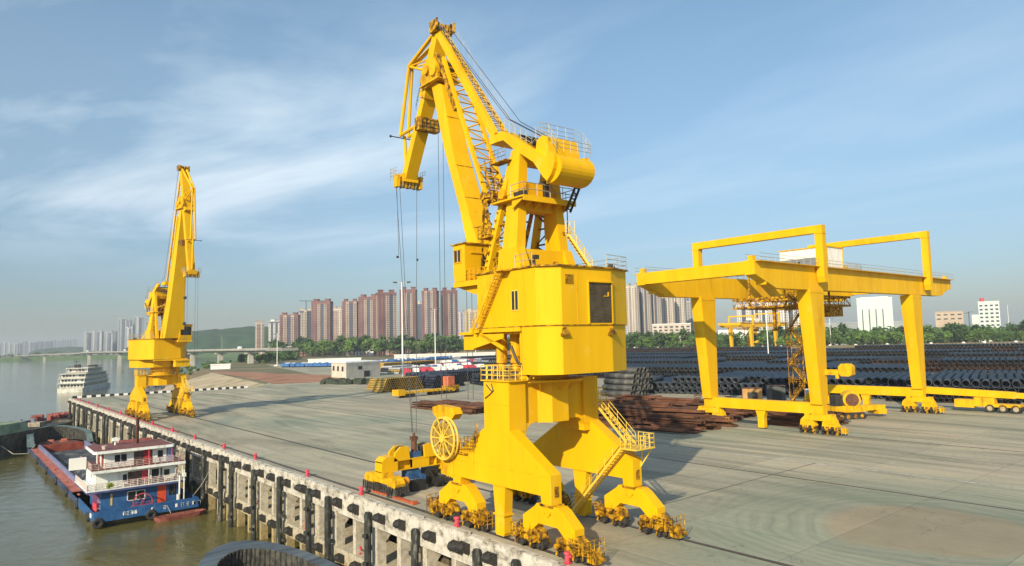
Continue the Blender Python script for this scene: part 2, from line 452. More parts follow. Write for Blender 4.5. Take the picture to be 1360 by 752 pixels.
sheet('earth_patch', [(118, 318), (113, 306), (128, 300), (146, 303), (168, 345), (166, 372), (160, 420), (158, 480), (150, 510), (144, 500), (136, 440), (128, 380)], .03, soil)
paint = pmat('worn_line_paint', [(.24, .25, .22), (.52, .53, .50)], .7, .8, 6, .35, .6)
sheet('painted_line', [(88.9, -40), (89.2, -40), (87.1, 78), (86.8, 78)], .026, paint)
sheet('drain_joint', [(56, 45.35), (88, 45.75), (88, 45.9), (56, 45.5)], .026, mat('joint_tar', (.05, .052, .05), .8))

# crane rails: dark groove with a steel rail
rg = pmat('rail_groove', [(.035, .03, .027), (.085, .07, .058)], 2, .8)
rs = mat('rail_steel', (.16, .13, .11), .4, .7)
for x, y0, y1, wd, lb in ((37.7, -60, 289, .5, 'crane rail nearest the quay edge, under the waterside crane feet'), (47.9, -60, 289, .5, 'crane rail under the landside feet of the quay cranes'),
                        (77.3, -60, 289, .36, 'long thin rail across open concrete behind the quay cranes'), (113.9, -60, 160, .36, 'crane rail under the near legs of the large gantry crane'), (155.8, -60, 160, .36, 'crane rail under the far legs of the large gantry crane')):
    r0 = empty('crane_rail', (x, 0, .024), lb, 'rail')
    MB().bx(-wd / 2, wd / 2, y0, y1, -.01, .006).build('groove', rg, r0)
    MB().bx(-.05, .05, y0, y1, .006, .03).build('rail_head', rs, r0)

# ------------------------------------------------------------------ quay wall
def zmat(name, top, low, z0, z1, rough=.85):
    m_ = mat(name, top, rough, 0, .25); tt = m_.node_tree; bb = tt.nodes['Principled BSDF']
    gg = tt.nodes.new('ShaderNodeNewGeometry'); ss = tt.nodes.new('ShaderNodeSeparateXYZ'); tt.links.new(gg.outputs['Position'], ss.inputs[0])
    nn = tt.nodes.new('ShaderNodeTexNoise'); nn.inputs['Scale'].default_value = .9; nn.inputs['Detail'].default_value = 8; nn.inputs['Roughness'].default_value = .65
    tt.links.new(gg.outputs['Position'], nn.inputs['Vector'])
    a_ = tt.nodes.new('ShaderNodeMath'); a_.operation = 'MULTIPLY_ADD'; a_.inputs[1].default_value = 4.0; tt.links.new(nn.outputs['Fac'], a_.inputs[0]); tt.links.new(ss.outputs[2], a_.inputs[2])
    mr = tt.nodes.new('ShaderNodeMapRange'); mr.inputs[1].default_value = z0 + 2; mr.inputs[2].default_value = z1 + 2; tt.links.new(a_.outputs[0], mr.inputs[0])
    n2_ = tt.nodes.new('ShaderNodeTexNoise'); n2_.inputs['Scale'].default_value = 2.2; n2_.inputs['Detail'].default_value = 8; tt.links.new(gg.outputs['Position'], n2_.inputs['Vector'])
    rr = tt.nodes.new('ShaderNodeValToRGB'); rr.color_ramp.elements[0].position = .33; rr.color_ramp.elements[0].color = (.62, .60, .56, 1); rr.color_ramp.elements[1].position = .58; rr.color_ramp.elements[1].color = (1, 1, 1, 1)
    tt.links.new(n2_.outputs['Fac'], rr.inputs[0])
    mm_ = tt.nodes.new('ShaderNodeMix'); mm_.data_type = 'RGBA'; mm_.inputs[6].default_value = (*low, 1); mm_.inputs[7].default_value = (*top, 1); tt.links.new(mr.outputs[0], mm_.inputs[0])
    m2_ = tt.nodes.new('ShaderNodeMix'); m2_.data_type = 'RGBA'; m2_.blend_type = 'MULTIPLY'; m2_.inputs[0].default_value = .9
    tt.links.new(mm_.outputs[2], m2_.inputs[6]); tt.links.new(rr.outputs[0], m2_.inputs[7]); tt.links.new(m2_.outputs[2], bb.inputs['Base Color'])
    return m_
CON = zmat('quay_concrete', (.52, .49, .42), (.37, .30, .155), -9.2, -5.5)
CAPM = pmat('chipped_white_paint', [(.17, .15, .12), (.44, .42, .37), (.58, .56, .51)], 1.0, .85, 10, .34, .60, (1, 1, 1.4), .3, 3)
QY0, QY1 = 9.0, 289.0
qw = empty('quay_wall', (36, 150, WZ), 'concrete piled quay wall with white capping beam along the river', 'quay wall')
def qb(mb, name, m): 
    mb.shift((-36, -150, -WZ)); return mb.build(name, m, qw)
mb = MB(); mb.bx(35.5, 36.4, QY0, QY1, -2.3, -.02); qb(mb, 'capping_beam', CAPM)
mb = MB(); y = QY0; k = 0
while y < QY1 - 2:
    L_ = random.uniform(1.5, 2.4); h_ = random.choice((.16, .2, .22, .26))
    mb.bx(35.52, 36.2, y, y + L_, -.02, h_); y += L_ + random.choice((.12, .2, .5))
qb(mb, 'kerb', CAPM)
mb = MB(); mb.bx(36.4, 52, QY0, QY1, -1.1, -.02); qb(mb, 'deck_slab', CON)
mb = MB(); mb.prism([(46.5, WZ - .5), (51.0, -1.1), (52, -1.1), (52, WZ - .5)], (0, QY0, 0), (1, 0, 0), (0, 0, 1), (0, QY1 - QY0, 0)); qb(mb, 'revetment', pmat('shaded_rubble', [(.018, .017, .013), (.05, .045, .033), (.09, .08, .055)], .8, .9))  # rubble colour darkened to stand in for shade under the deck
mb = MB(); mb.bx(36.3, 41.5, QY0, QY1, -6.75, -6.35); qb(mb, 'lower_walkway', CON)
mb = MB(); mb.bx(35.75, 36.3, QY0, QY1, -7.9, -6.3); qb(mb, 'lower_beam', CON)
mb = MB(); mb.bx(36.4, 98, 289.0, 290.0, WZ - .5, -.02); qb(mb, 'end_wall', CON)
mb = MB(); mb.bx(35.55, 36.5, 289.0, 290.0, WZ - .5, -.02); qb(mb, 'corner', CON)
posts = []
SHADED = pmat('shaded_concrete', [(.045, .04, .03), (.10, .085, .06), (.17, .145, .10)], .5, .9)  # back pile concrete, with the shade behind the frames painted into its colour
mbh = MB(); mbh.bx(41.6, 42.7, -.5, .5, WZ - 1, -1.98); mbh.bx(44.6, 45.4, -.4, .4, WZ - 1, -1.4); mbh.shift((-36, -150, -WZ)); hme = mbh.mesh('back_pile', SHADED)
base = 47.9 - 34.0
for k in range(9):
    for j in range(4): posts.append(base + 34.0 * k + 9.62 * j)
posts = [p for p in posts if p < 284]
# transverse frame: outer leg with haunch, back leg, deck beam and lower tie
mbf = MB()
mbf.prism([(0, WZ - 1), (1.05, WZ - 1), (1.05, -4.0), (2.2, -2.75), (5.0, -2.2), (6.8, -2.0), (6.8, -1.1), (0, -1.1)], (35.9, -.55, 0), (1, 0, 0), (0, 0, 1), (0, 1.1, 0))
mbf.bx(36.0, 42, -.45, .45, -7.7, -6.5)
mbf.shift((-36, -150, -WZ))
fme = mbf.mesh('frame', CON)
mbg = MB()
mbg.prism([(0, WZ - 1), (1.15, WZ - 1), (1.15, -3.6), (2.2, -2.6), (4.8, -2.1), (6.2, -2.0), (6.2, -1.1), (0, -1.1)], (36.0, -.35, 0), (1, 0, 0), (0, 0, 1), (0, .7, 0))
mbg.shift((-36, -150, -WZ))
gme = mbg.mesh('cross_frame', CON)
for i, y in enumerate(posts):
    o = bpy.data.objects.new('frame', fme); COL.objects.link(o); o.parent = qw; o.location = (0, y, 0)
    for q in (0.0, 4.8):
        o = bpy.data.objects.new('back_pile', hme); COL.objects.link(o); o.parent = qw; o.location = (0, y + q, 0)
    o = bpy.data.objects.new('cross_frame', gme); COL.objects.link(o); o.parent = qw; o.location = (0, y + 4.8, 0)
# fender posts, rubber fenders, bollards
fpm = pmat('tarred_post', [(.012, .014, .014), (.03, .035, .034), (.30, .30, .28)], 2.4, .7, 9, .3, .78, (1, 1, .35))
mb = MB(); mb.tube((0, 0, -11.2), (0, 0, -.45), .37, 10); mb.tube((0, 0, -.45), (0, 0, -.3), .30, 10)
for z in (-2.6, -5.4, -8.4): mb.box((.42, 0, z), (.5, .5, .35))
fp = mb.mesh('fender_post', fpm)
for i, y in enumerate(posts):
    o = bpy.data.objects.new('fender_post', fp); COL.objects.link(o); o.location = (35.0, y + random.uniform(-.2, .2), random.uniform(-.5, .1))
    tag(o, 'black tarred fender post standing upright against the concrete quay wall', 'fender post', 'fender posts along the quay wall')
    o.rotation_euler = (random.uniform(-.008, .008), 0, random.uniform(0, 6))
mb = MB(); mb.prism([(.5, -.55), (-.12, -.5), (-.42, -.3), (-.5, .05), (-.38, .34), (-.1, .5), (.5, .55)], (0, -.8, 0), (1, 0, 0), (0, 0, 1), (0, 1.6, 0))
for y in (-.92, .8): mb.prism([(.5, -.68), (-.05, -.62), (-.3, -.3), (-.36, .1), (-.2, .42), (.5, .6)], (0, y, 0), (1, 0, 0), (0, 0, 1), (0, .14, 0))
mb.bx(-.3, .3, -.55, -.35, .3, .66); mb.bx(-.3, .3, .3, .5, .3, .62)
rf_ = mb.mesh('rubber_fender', RUB)
for i, y in enumerate(posts):
    for dy in (3.4, 7.4):
        for z, lb, gp in ((-.95, 'black rubber fender block bolted to the white capping beam', 'upper rubber fenders'), (-7.1, 'black rubber fender block on the lower beam of the quay wall', 'lower rubber fenders')):
            if z < -5 and y > 175: continue
            if y > 260 and dy > 5: continue
            o = bpy.data.objects.new('rubber_fender', rf_); COL.objects.link(o)
            o.location = (35.1 if z > -5 else 35.35, y + dy + random.uniform(-.2, .2), z + random.uniform(-.12, .1)); o.rotation_euler = (random.uniform(-.05, .05), 0, 0)
            o.scale = (.8, random.uniform(.66, .86), random.uniform(.66, .8))
            tag(o, lb, 'fender', gp)
mb = MB(); mb.tube((0, 0, 0), (0, 0, .95), .33, 10, .27); mb.tube((0, 0, .95), (0, 0, 1.15), .42, 10, .34); mb.tube((0, 0, -.02), (0, 0, .08), .48, 10); mb.tube((0, -.1, .8), (0, -.62, .72), .15, 8)
bo_ = mb.mesh('mooring_bollard', RED)
for x, y, z in [(36.75, q, .02) for q in (38.8, 53.2, 71.8, 86.5, 105.4, 120.2, 137, 153, 170, 205, 222, 239, 256, 273)] + [(36.5, q, -6.35) for q in (71.8, 86, 104.7, 120.5)]:
    o = bpy.data.objects.new('mooring_bollard', bo_); COL.objects.link(o); o.location = (x, y, z); o.rotation_euler = (0, 0, random.uniform(-.3, .3)); o.scale = (.72, .72, .75)
    tag(o, 'red mooring bollard on the edge of the quay deck' if z > -1 else 'red mooring bollard on the lower walkway inside the quay wall', 'bollard', 'red bollards on the quay deck' if z > -1 else 'red bollards on the lower walkway')
mb = MB(); pts = []
for i in range(70):
    y = 150 + i * 1.95; pts.append((36.9 + random.uniform(-.2, .2), y, .12))
mb.path(pts, .08, 5); tag(mb.build('fire_hose', RED), 'long red hose lying along the far stretch of the quay edge', 'hose')
# black and white kerb at the far end of the deck
kbw = empty('striped_kerb', (36.4, 289.6, .02), 'black and white striped kerb across the far end of the quay deck', 'kerb')
ma, mb = MB(), MB()
for i in range(42):
    (ma if i % 2 else mb).bx(i * 1.45 + .3, i * 1.45 + 1.72, -.25, .25, 0, .75)
ma.build('white_block', WHT, kbw); mb.build('black_block', BLK, kbw)
# ------------------------------------------------------------------ quay cranes
def wheel_truck(parent, x, y, end):
    """one leg's travelling gear: equaliser beam, two bogies of four wheels, buffer, guard rails"""
    eq = MB()
    eq.prism([(-1.25, 3.75), (1.25, 3.75), (1.5, 3.5), (3.0, 2.55), (3.0, 1.55), (1.9, 1.55), (1.1, 2.2), (-1.1, 2.2), (-1.9, 1.55), (-3.0, 1.55), (-3.0, 2.4), (-1.7, 3.5)], (x - .5, y, 0), (0, 1, 0), (0, 0, 1), (1.0, 0, 0))
    for s in (-1, 1): eq.cyl((x, y + s * 2.45, 1.85), (1, 0, 0), .42, 1.25, 12)
    eq.cyl((x, y, 3.15), (1, 0, 0), .3, 1.2, 12)
    for s in (-1, 1): eq.cyl((x - .62, y + s * .3, 3.2), (1, 0, 0), .14, .1, 8)
    e = eq.build('equaliser_beam', YEL, parent)
    for s in (-1, 1):
        bg_ = MB(); cy = y + s * 2.45
        bg_.prism([(-1.55, .95), (-1.3, 1.45), (-.5, 1.95), (.5, 1.95), (1.3, 1.45), (1.55, .95), (1.3, .62), (-1.3, .62)], (x - .42, cy, 0), (0, 1, 0), (0, 0, 1), (.84, 0, 0))
        for q in (-.9, .9):
            bg_.cyl((x - .75, cy + q, 1.05), (1, 0, 0), .24, .8, 8)
            bg_.cyl((x - .95, cy + q * .6, 1.5), (0, 1, 0), .2, .7, 8)
            bg_.beam((x - .7, cy + q, 1.3), (x - .78, cy + q + .35, .3), .1, .14)
            bg_.beam((x + .7, cy + q, 1.3), (x + .78, cy + q - .35, .3), .1, .14)
            bg_.bx(x - .85, x - .5, cy + q - .2, cy + q + .2, .7, 1.25)
        bo2 = bg_.build('bogie', YELD, parent)
        for q in (-1.15, 1.15):
            wh = MB(); wh.cyl((x, cy + q, .5), (1, 0, 0), .5, .5, 14); wh.cyl((x - .5, cy + q * .55, .42), (1, 0, 0), .26, .4, 8); wh.cyl((x - .3, cy + q, .42), (1, 0, 0), .2, .3, 8)
            wh.build('wheel', DGR, bo2)
    bf = MB(); ye = y + end * 4.55
    bf.prism([(-.5, .3), (.35, .25), (.5, .9), (.1, 1.35), (-.5, 1.1)], (x - .35, ye, 0), (0, end, 0), (0, 0, 1), (.7, 0, 0))
    bf.cyl((x, ye + end * .7, .75), (0, 1, 0), .17, .5, 8)
    bf.build('buffer', YELD, parent)
    yi = y - end * 4.2
    for pts, hh in (([(x - .8, ye - end * .5, .5), (x - .8, ye + end * .2, .5), (x + .8, ye + end * .2, .5)], 1.5), ([(x - .8, yi + end * .6, .4), (x - .8, yi, .4), (x + .8, yi, .4)], 1.4),
                    ([(x - .95, y - 3.8, .9), (x - .95, y - 2.8, .9)], 1.0), ([(x - .95, y + 2.8, .9), (x - .95, y + 3.8, .9)], 1.0)):
        MB().rail(pts, hh, 4, .5, .03).build('guard_rail', YELD, parent)

def portal(root, zs, detail=True):
    """the travelling portal; zs squeezes the part above the wheels"""
    Z = lambda z: 3.7 + (z - 3.7) * zs
    x0, x1 = -5.45, 4.2
    for xs, inner in ((x0, 1), (x1, -1)):
        fr = MB()
        fr.prism([(-6.7, 3.75), (-6.7, Z(6.1)), (-1.75, Z(9.15)), (1.75, Z(9.15)), (6.7, Z(6.1)), (6.7, 3.75), (5.55, 3.75), (5.45, Z(4.4)), (-5.45, Z(4.4)), (-5.55, 3.75)], (xs, 0, 0), (0, 1, 0), (0, 0, 1), (1.1, 0, 0))
        a = xs if inner > 0 else xs + 1.1
        a_ = a + inner * .004
        fr.bx(min(a_, a + inner * 1.85), max(a_, a + inner * 1.85), -1.746, 1.746, Z(8.95), Z(13.2) + .003)
        # haunch into the cross beam
        hx = a + inner * 1.85
        fr.prism([(0, Z(9.6)), (0, Z(8.5)), (.0, Z(8.3)), (-inner * .9, Z(8.3)), (-inner * .9, Z(8.9)), (-inner * .2, Z(9.6))], (hx, -1.70, 0), (1, 0, 0), (0, 0, 1), (0, 3.4, 0))
        for i in range(5):
            q = i / 5 * math.pi / 2
            q2 = (i + 1) / 5 * math.pi / 2
            r_ = 1.0
            fr.prism([(0, Z(9.6)), (inner * r_ * (1 - math.cos(q)), Z(9.6) - r_ * (1 - math.sin(q)) * zs), (inner * r_ * (1 - math.cos(q2)), Z(9.6) - r_ * (1 - math.sin(q2)) * zs)], (hx, -1.68, 0), (1, 0, 0), (0, 0, 1), (0, 3.36, 0))
        fo = fr.build('leg_frame', YEL, root)
        sm = MB(); xo = xs - .012 if inner > 0 else xs + 1.1
        for q, z0, z1 in ((-3.4, 4.45, 8.1), (3.4, 4.45, 8.1)): sm.bx(xo, xo + .012, q - .03, q + .03, Z(z0), Z(z1))
        sm.bx(xo, xo + .012, -6.5, 6.5, Z(5.9), Z(5.9) + .05); sm.bx(xo, xo + .012, -1.7, 1.7, Z(11.2), Z(11.2) + .05)
        sm.build('weld_seam', YEL2, fo)
        for q in (-6.4, 6.4):
            sm = MB(); sm.bx(xs + .35, xs + .75, q + (.31 if q > 0 else -.36), q + (.36 if q > 0 else -.31), 4.4, 5.2); sm.build('inspection_hatch', YELD, fo)
        fl = MB()
        for s in (-1, 1): fl.bx(xs - .12, xs + 1.22, s * 6.15 - .72, s * 6.15 + .72, 3.66, 3.80)
        fl.build('flange', YELD, fo)
        stt = MB()
        stt.prism([(-.85, Z(4.5)), (.85, Z(4.5)), (.62, 2.0), (.62, .5), (.5, .25), (-.5, .25), (-.62, .5), (-.62, 2.0)], (xs + .12, 0, 0), (0, 1, 0), (0, 0, 1), (.86, 0, 0))
        stt.bx(xs + .0, xs + 1.1, -.75, .75, 1.92, 2.06)
        stt.build('anchor_leg', YEL, root)
        for s in (-1, 1): wheel_truck(root, xs + .55, s * 6.15, s)
    cb = MB()
    cb.bx(x0 + 1.85, x1 - .75, -1.45, 1.45, Z(9.55), Z(13.15))
    cx = -.1
    oc = [(cx + 2.55 * math.cos(R(22.5 + 45 * i)), 2.55 * math.sin(R(22.5 + 45 * i))) for i in range(8)]
    cb.prism(oc, (0, 0, Z(9.5)), (1, 0, 0), (0, 1, 0), (0, 0, Z(13.2) - Z(9.5)))
    cb.build('cross_beam', YEL, root)
    pf = MB()
    pf.tube((cx, 0, Z(13.0)), (cx, 0, Z(13.2)), 3.75, 28)
    for i in range(8):
        q = R(45 * i); c, s = math.cos(q), math.sin(q)
        pf.beam((cx + 2.3 * c, 2.3 * s, Z(12.2)), (cx + 3.6 * c, 3.6 * s, Z(13.0)), .12, .18)
    pf.bx(x0 - .15, x0 + 2.1, -2.0, 2.0, Z(13.2), Z(13.2) + .1)
    pf.build('ring_platform', YEL, root)
    rr = MB()
    rr.rail([(cx + 3.65 * math.cos(R(15 * i)), 3.65 * math.sin(R(15 * i)), Z(13.2)) for i in range(24)], 1.1, 2, 2, .028, True)
    rr.rail([(x0 + 2.0, -1.95, Z(13.3)), (x0 - .1, -1.95, Z(13.3)), (x0 - .1, 1.95, Z(13.3)), (x0 + 2.0, 1.95, Z(13.3))], 1.25, 3, .8, .045)
    rr.build('ring_railing', YRL, root)
    # stairs on the land side frame
    st = MB()
    xi = x1 - .5
    st.stair((xi, 0.6, .3), (xi, -6.2, Z(7.1)), (1, 0, 0), .9)
    st.stair((x1 + .5, -6.3, Z(7.3)), (x1 + .5, -2.2, Z(10.9)), (1, 0, 0), .9)
    st.bx(x1 - 1.0, x1 + 1.5, -8.0, -6.1, Z(7.1), Z(7.2))
    st.rail([(x1 + 1.45, -6.2, Z(7.2)), (x1 + 1.45, -7.95, Z(7.2)), (x1 - .95, -7.95, Z(7.2)), (x1 - .95, -6.7, Z(7.2))], 1.15, 3, .6, .035)
    for q in (-7.8, -6.8): st.beam((x1 + 1.3, q, Z(7.1)), (x1 + 1.0, -6.7, Z(5.4)), .1, .1)
    st.bx(x1 - .1, x1 + 2.4, -1.7, 1.7, Z(10.8), Z(10.9))
    st.rail([(x1 + 2.3, 1.6, Z(10.9)), (x1 + 2.3, -1.65, Z(10.9)), (x1 + 1.3, -1.65, Z(10.9))], 1.1, 2, 1.2, .035)
    st.build('stairway', YRL, root)
    if detail:
        hb = MB(); hb.path([(x0 - .06, .6, Z(13)), (x0 - .06, .3, Z(12.4)), (x0 - .06, .9, Z(12.0)), (x0 - .06, 1.5, Z(11.7))], .05, 5)
        hb.path([(x0 - .06, 1.3, Z(12.9)), (x0 - .06, .8, Z(12.5)), (x0 - .06, .4, Z(12.3))], .05, 5); hb.build('cable', BLK, root)
        # cable reel on the far end of the river side frame
        c = V((x0 - .45, 7.3, 7.75))
        rw = MB()
        rw.ring(c - V((.25, 0, 0)), (1, 0, 0), 1.9, .11, 30, 6); rw.ring(c + V((.15, 0, 0)), (1, 0, 0), 1.9, .11, 30, 6)
        rw.cyl(c, (1, 0, 0), .38, .8, 14)
        for i in range(11):
            q = 2 * math.pi * i / 11
            rw.beam(c - V((.25, 0, 0)), c + V((-.25, 1.85 * math.cos(q), 1.85 * math.sin(q))), .12, .1)
            rw.beam(c + V((.15, 0, 0)), c + V((.15, 1.85 * math.cos(q + .1), 1.85 * math.sin(q + .1))), .08, .08)
        ro = rw.build('cable_reel', YRL, root)
        cbm = MB(); cbm.ring(c + V((-.05, 0, 0)), (1, 0, 0), 1.2, .28, 24, 6); cbm.build('wound_cable', mat('reel_hub', (.30, .19, .03), .6), ro)
        bx_ = MB()
        bx_.prism([(-1.9, .0), (-1.5, .55), (.9, .7), (1.9, .45), (1.9, -.1), (1.1, -.6), (-1.3, -.55)], (x0 - .1, 8.0, 10.0), (0, 1, 0), (0, 0, 1), (.9, 0, 0))
        bx_.beam((x0 + .35, 8.0, 9.5), (x0 + .35, 7.6, 7.0), .3, .4); bx_.bx(x0 - .1, x0 + .8, 6.5, 8.1, 4.4, 7.3)
        bx_.build('reel_drive', YEL2, root)
        rb = MB(); rb.bx(x0 - .3, x0 + 1.2, 4.2, 6.6, 6.55, 6.65); rb.rail([(x0 - .25, 6.5, 6.6), (x0 - .25, 3.2, 6.9), (x0 - .25, 2.4, 8.4)], 1.2, 4, .5, .04)
        rb.rail([(x0 + 1.15, 6.5, 6.6), (x0 + 1.15, 3.2, 6.9)], 1.2, 3, .6, .035); rb.build('reel_platform', YELD, root)
    return Z(13.2)

def upper(root, slew, dz, jib, detail=True, wide=1.0, skirt=13.8):
    """slewing part: house, cab, tower, counterweight arm, boom, fly jib; local +y = jib direction, then slewed"""
    def put(mb, name, m, par=None, smooth=False):
        mb.shift((0, 0, dz)) if par is None or par.name.split('.')[0] != '_' else None
        mb.rotz(slew)
        return mb.build(name, m, par or root, smooth)
    # slewing column
    put(MB().tube((0, 0, 12.0), (0, 0, skirt + .6), 2.35, 24), 'slewing_column', YEL)
    hp = [(-4.55, -4.75), (-2.94, -6.13), (2.94, -6.13), (6.05, -5.0), (6.05, 2.6), (3.6, 5.0), (-2.8, 5.0), (-4.55, 3.6)]
    hp = [(a * wide, b_) for a, b_ in hp]
    xw_ = -4.55 * wide
    h = MB()
    h.prism(hp, (0, 0, 17.9), (1, 0, 0), (0, 1, 0), (0, 0, 4.85))
    sk = [(-4.5, -2.7), (-4.5, -4.72), (-2.91, -6.08), (2.91, -6.08), (5.75, -5.0), (5.75, 1.5), (3, 3.2), (-1.2, 3.2), (-1.2, -2.7)]
    sk = [(a * wide, b_) for a, b_ in sk]
    h.prism(sk, (0, 0, skirt), (1, 0, 0), (0, 1, 0), (0, 0, 17.9 - skirt))
    h.bx(-4.55 * wide, 3.5, -2.6, 5.0, 17.45, 17.895)
    for a in (-2.9, 2.9): h.prism([(0, 0), (.42, 0), (.21, .0), ], (a - .21, -6.2, 17.6), (1, 0, 0), (0, 0, 1), (0, .1, 0))
    ho = put(h, 'machine_house', YEL)
    tr = MB()
    rp = [(a * 1.035, b_ * 1.035) for a, b_ in hp]
    tr.prism(rp, (0, 0, 22.75), (1, 0, 0), (0, 1, 0), (0, 0, .13))
    ln = MB()
    lp = [(a * 1.006, b_ * 1.006) for a, b_ in hp]; ln.prism(lp, (0, 0, 17.82), (1, 0, 0), (0, 1, 0), (0, 0, .06))
    put(tr, 'roof_edge', YELD, ho)
    put(ln, 'seam', YELD, ho)
    for q in ((-1.2, -1.15, -6.155, -6.13, 18.0, 22.6), (xw_ - .02, xw_, -3.2, -3.15, 18.0, 22.6), (xw_ - .02, xw_, -.4, -.35, 18.0, 22.6), (xw_ - .02, xw_, 2.0, 2.05, 18.0, 22.6)):
        put(MB().bx(*q), 'weld_seam', YEL2, ho)
    vnt = MB()
    for i in range(6): vnt.bx(-2.5, -1.6, -6.19, -6.12, 21.3 + i * .14, 21.37 + i * .14)
    put(vnt, 'vent', YELD, ho)
    dr = MB()
    for i in range(13): dr.bx(.16, 2.86, -6.19, -6.1, 18.06 + i * .262, 18.06 + i * .262 + .225)
    dro = put(dr, 'shutter_door', pmat('rust_brown_shutter', [(.035, .028, .02), (.085, .066, .05)], 1.5, .6), ho)
    df = MB(); df.bx(.02, .15, -6.24, -6.1, 17.95, 21.55); df.bx(2.87, 3.0, -6.24, -6.1, 17.95, 21.55); df.bx(.02, 3.0, -6.36, -6.1, 21.5, 21.62); df.bx(1.95, 2.5, -6.26, -6.19, 20.3, 20.36); df.bx(2.4, 2.5, -6.26, -6.19, 20.3, 20.7)
    put(df, 'door_frame', YEL, dro)
    xw = -4.55 * wide
    wi = MB(); wi.bx(xw - .03, xw + .02, -2.4, -1.5, 19.3, 20.9); wo_ = put(wi, 'window', GLS, ho)
    wf = MB()
    for a in (-2.45, -1.98, -1.5): wf.bx(xw - .06, xw, a - .05, a + .05, 19.25, 20.95)
    for z in (19.25, 20.95): wf.bx(xw - .06, xw, -2.5, -1.45, z - .05, z + .05)
    put(wf, 'window_frame', YRL, wo_)
    eb = MB()
    for a in (-2.75, 2.75): eb.prism([(-.45, 0), (.45, 0), (0, .75)], (a, -6.1, 17.0), (1, 0, 0), (0, 0, 1), (0, -.28, 0))
    put(eb, 'lifting_lug', YELD, ho)
    # open bay under the front: slewing drives, platform, bracket box
    ma_ = MB()
    for a, b_ in ((-3.2, -1.5), (-2.6, .6), (-3.4, 1.6)):
        ma_.cyl((a, b_, 16.0), (0, 0, 1), .5, 2.6, 12); ma_.cyl((a, b_, 14.6), (0, 0, 1), .34, 1.0, 10)
    for a in (-4, -2.5): ma_.beam((a, -2.5, 17.4), (a, 4.6, 17.4), .2, .35)
    ma_.bx(-4.3, -1.4, -2.4, -2.2, 14.8, 17.4)
    put(ma_, 'slewing_drive', YEL2)
    br = MB()
    br.bx(-4.9, -1.0, 4.2, 6.2, 17.3, 17.55); br.bx(-4.6, -1.2, 4.4, 5.9, 15.9, 17.3)
    br.prism([(4.4, 16.0), (4.4, 17.3), (-.2, 17.3), (-.2, 16.9)], (-4.6, 0, 0), (0, 1, 0), (0, 0, 1), (.12, 0, 0))
    br.beam((-4.5, -.2, 16.0), (-4.5, 3.5, 17.4), .2, .3)
    put(br, 'bracket', YEL)
    ca = MB(); ca.path([(-4.2, -.8, 16.2), (-4.1, -1.4, 15.0), (-3.6, -2.4, 13.6)], .13, 6); put(ca, 'supply_hose', BLK)
    # stair up the river side of the house
    sx = xw - .5
    s1 = MB(); s1.stair((sx, 3.2, 17.6), (sx, -.6, 22.75), (1, 0, 0), .8)
    s1.bx(sx - .5, sx + .55, -1.5, -.4, 22.7, 22.78)
    put(s1, 'side_stair', YEL2)
    # roof railing
    rr = MB()
    rr.rail([(rp[3][0] - 3.4, rp[2][1] + .6, 22.88), (rp[3][0] - .15, rp[3][1] + .1, 22.88), (rp[4][0] - .15, rp[4][1], 22.88), (rp[5][0], rp[5][1] - .2, 22.88)], 1.2, 3, 1.3, .03)
    put(rr, 'roof_railing', GALV)
    r2 = MB(); r2.rail([(xw + .05, -4.3, 22.88), (xw + .05, -2.0, 22.88)], 1.1, 2, 1.2, .028); put(r2, 'roof_railing', GALV)
    for q in ((-4.2 * wide, -4.3),):
        fl2 = MB(); fl2.tube((q[0], q[1], 22.88), (q[0], q[1], 23.5), .05, 6); fl2.box((q[0], q[1] - .15, 23.6), (.5, .3, .35)); put(fl2, 'flood_lamp', DGR, ho)
    mot = MB(); mot.cyl((4.6, -4.6, 23.15), (1, .4, 0), .26, .6, 10); mot.bx(4.3, 4.9, -4.8, -4.4, 22.88, 23.0); put(mot, 'roof_lamp', DGR)
    # driver's cab on its balcony
    cb = MB()
    cb.prism([(6.3, 22.5), (8.15, 22.5), (8.35, 23.4), (8.35, 26.1), (6.3, 26.1)], (-4.05, 0, 0), (0, 1, 0), (0, 0, 1), (3.0, 0, 0))
    cb.bx(-4.15, -.8, 3.2, 8.2, 21.95, 22.45)
    cb.prism([(3.3, 21.95), (8.1, 21.95), (5.6, 21.2), (3.3, 20.9)], (-3.6, 0, 0), (0, 1, 0), (0, 0, 1), (2.4, 0, 0))
    co = put(cb, 'driver_cab', YEL)
    crf = MB(); crf.bx(-4.2, -.85, 6.1, 8.6, 26.1, 26.22); put(crf, 'cab_roof', YELD, co)
    for q in ((-3.8, -1.3, 8.33, 8.39, 23.6, 25.7), (-2.0, -1.25, 6.24, 6.3, 22.7, 25.2), (-4.09, -4.03, 6.95, 8.1, 24.4, 25.55)):
        cw = MB(); cw.bx(*q); cwo = put(cw, 'cab_window', GLS, co)
    cwf = MB()
    for q in (6.92, 7.5, 8.12): cwf.bx(-4.13, -4.05, q - .05, q + .05, 24.35, 25.6)
    for q in (24.35, 25.6): cwf.bx(-4.13, -4.05, 6.9, 8.15, q - .05, q + .05)
    cwf.bx(-3.4, -.95, 6.18, 6.3, 25.2, 25.32); cwf.bx(-1.3, -1.1, 6.2, 6.3, 22.5, 25.2)
    put(cwf, 'window_frame', YEL2, cwo)
    cr_ = MB(); cr_.rail([(-4.1, 6.2, 22.45), (-4.1, 3.3, 22.45), (-.9, 3.3, 22.45)], 1.1, 3, .7, .03); cr_.rail([(-3.9, 6.0, 22.45), (-1.2, 6.0, 22.45)], 1.0, 3, .6, .025); cr_.cyl((-3.6, 5.7, 22.8), (0, 1, 0), .22, .5, 8)
    put(cr_, 'cab_railing', YEL2, co)
    # A-frame tower
    tw = MB()
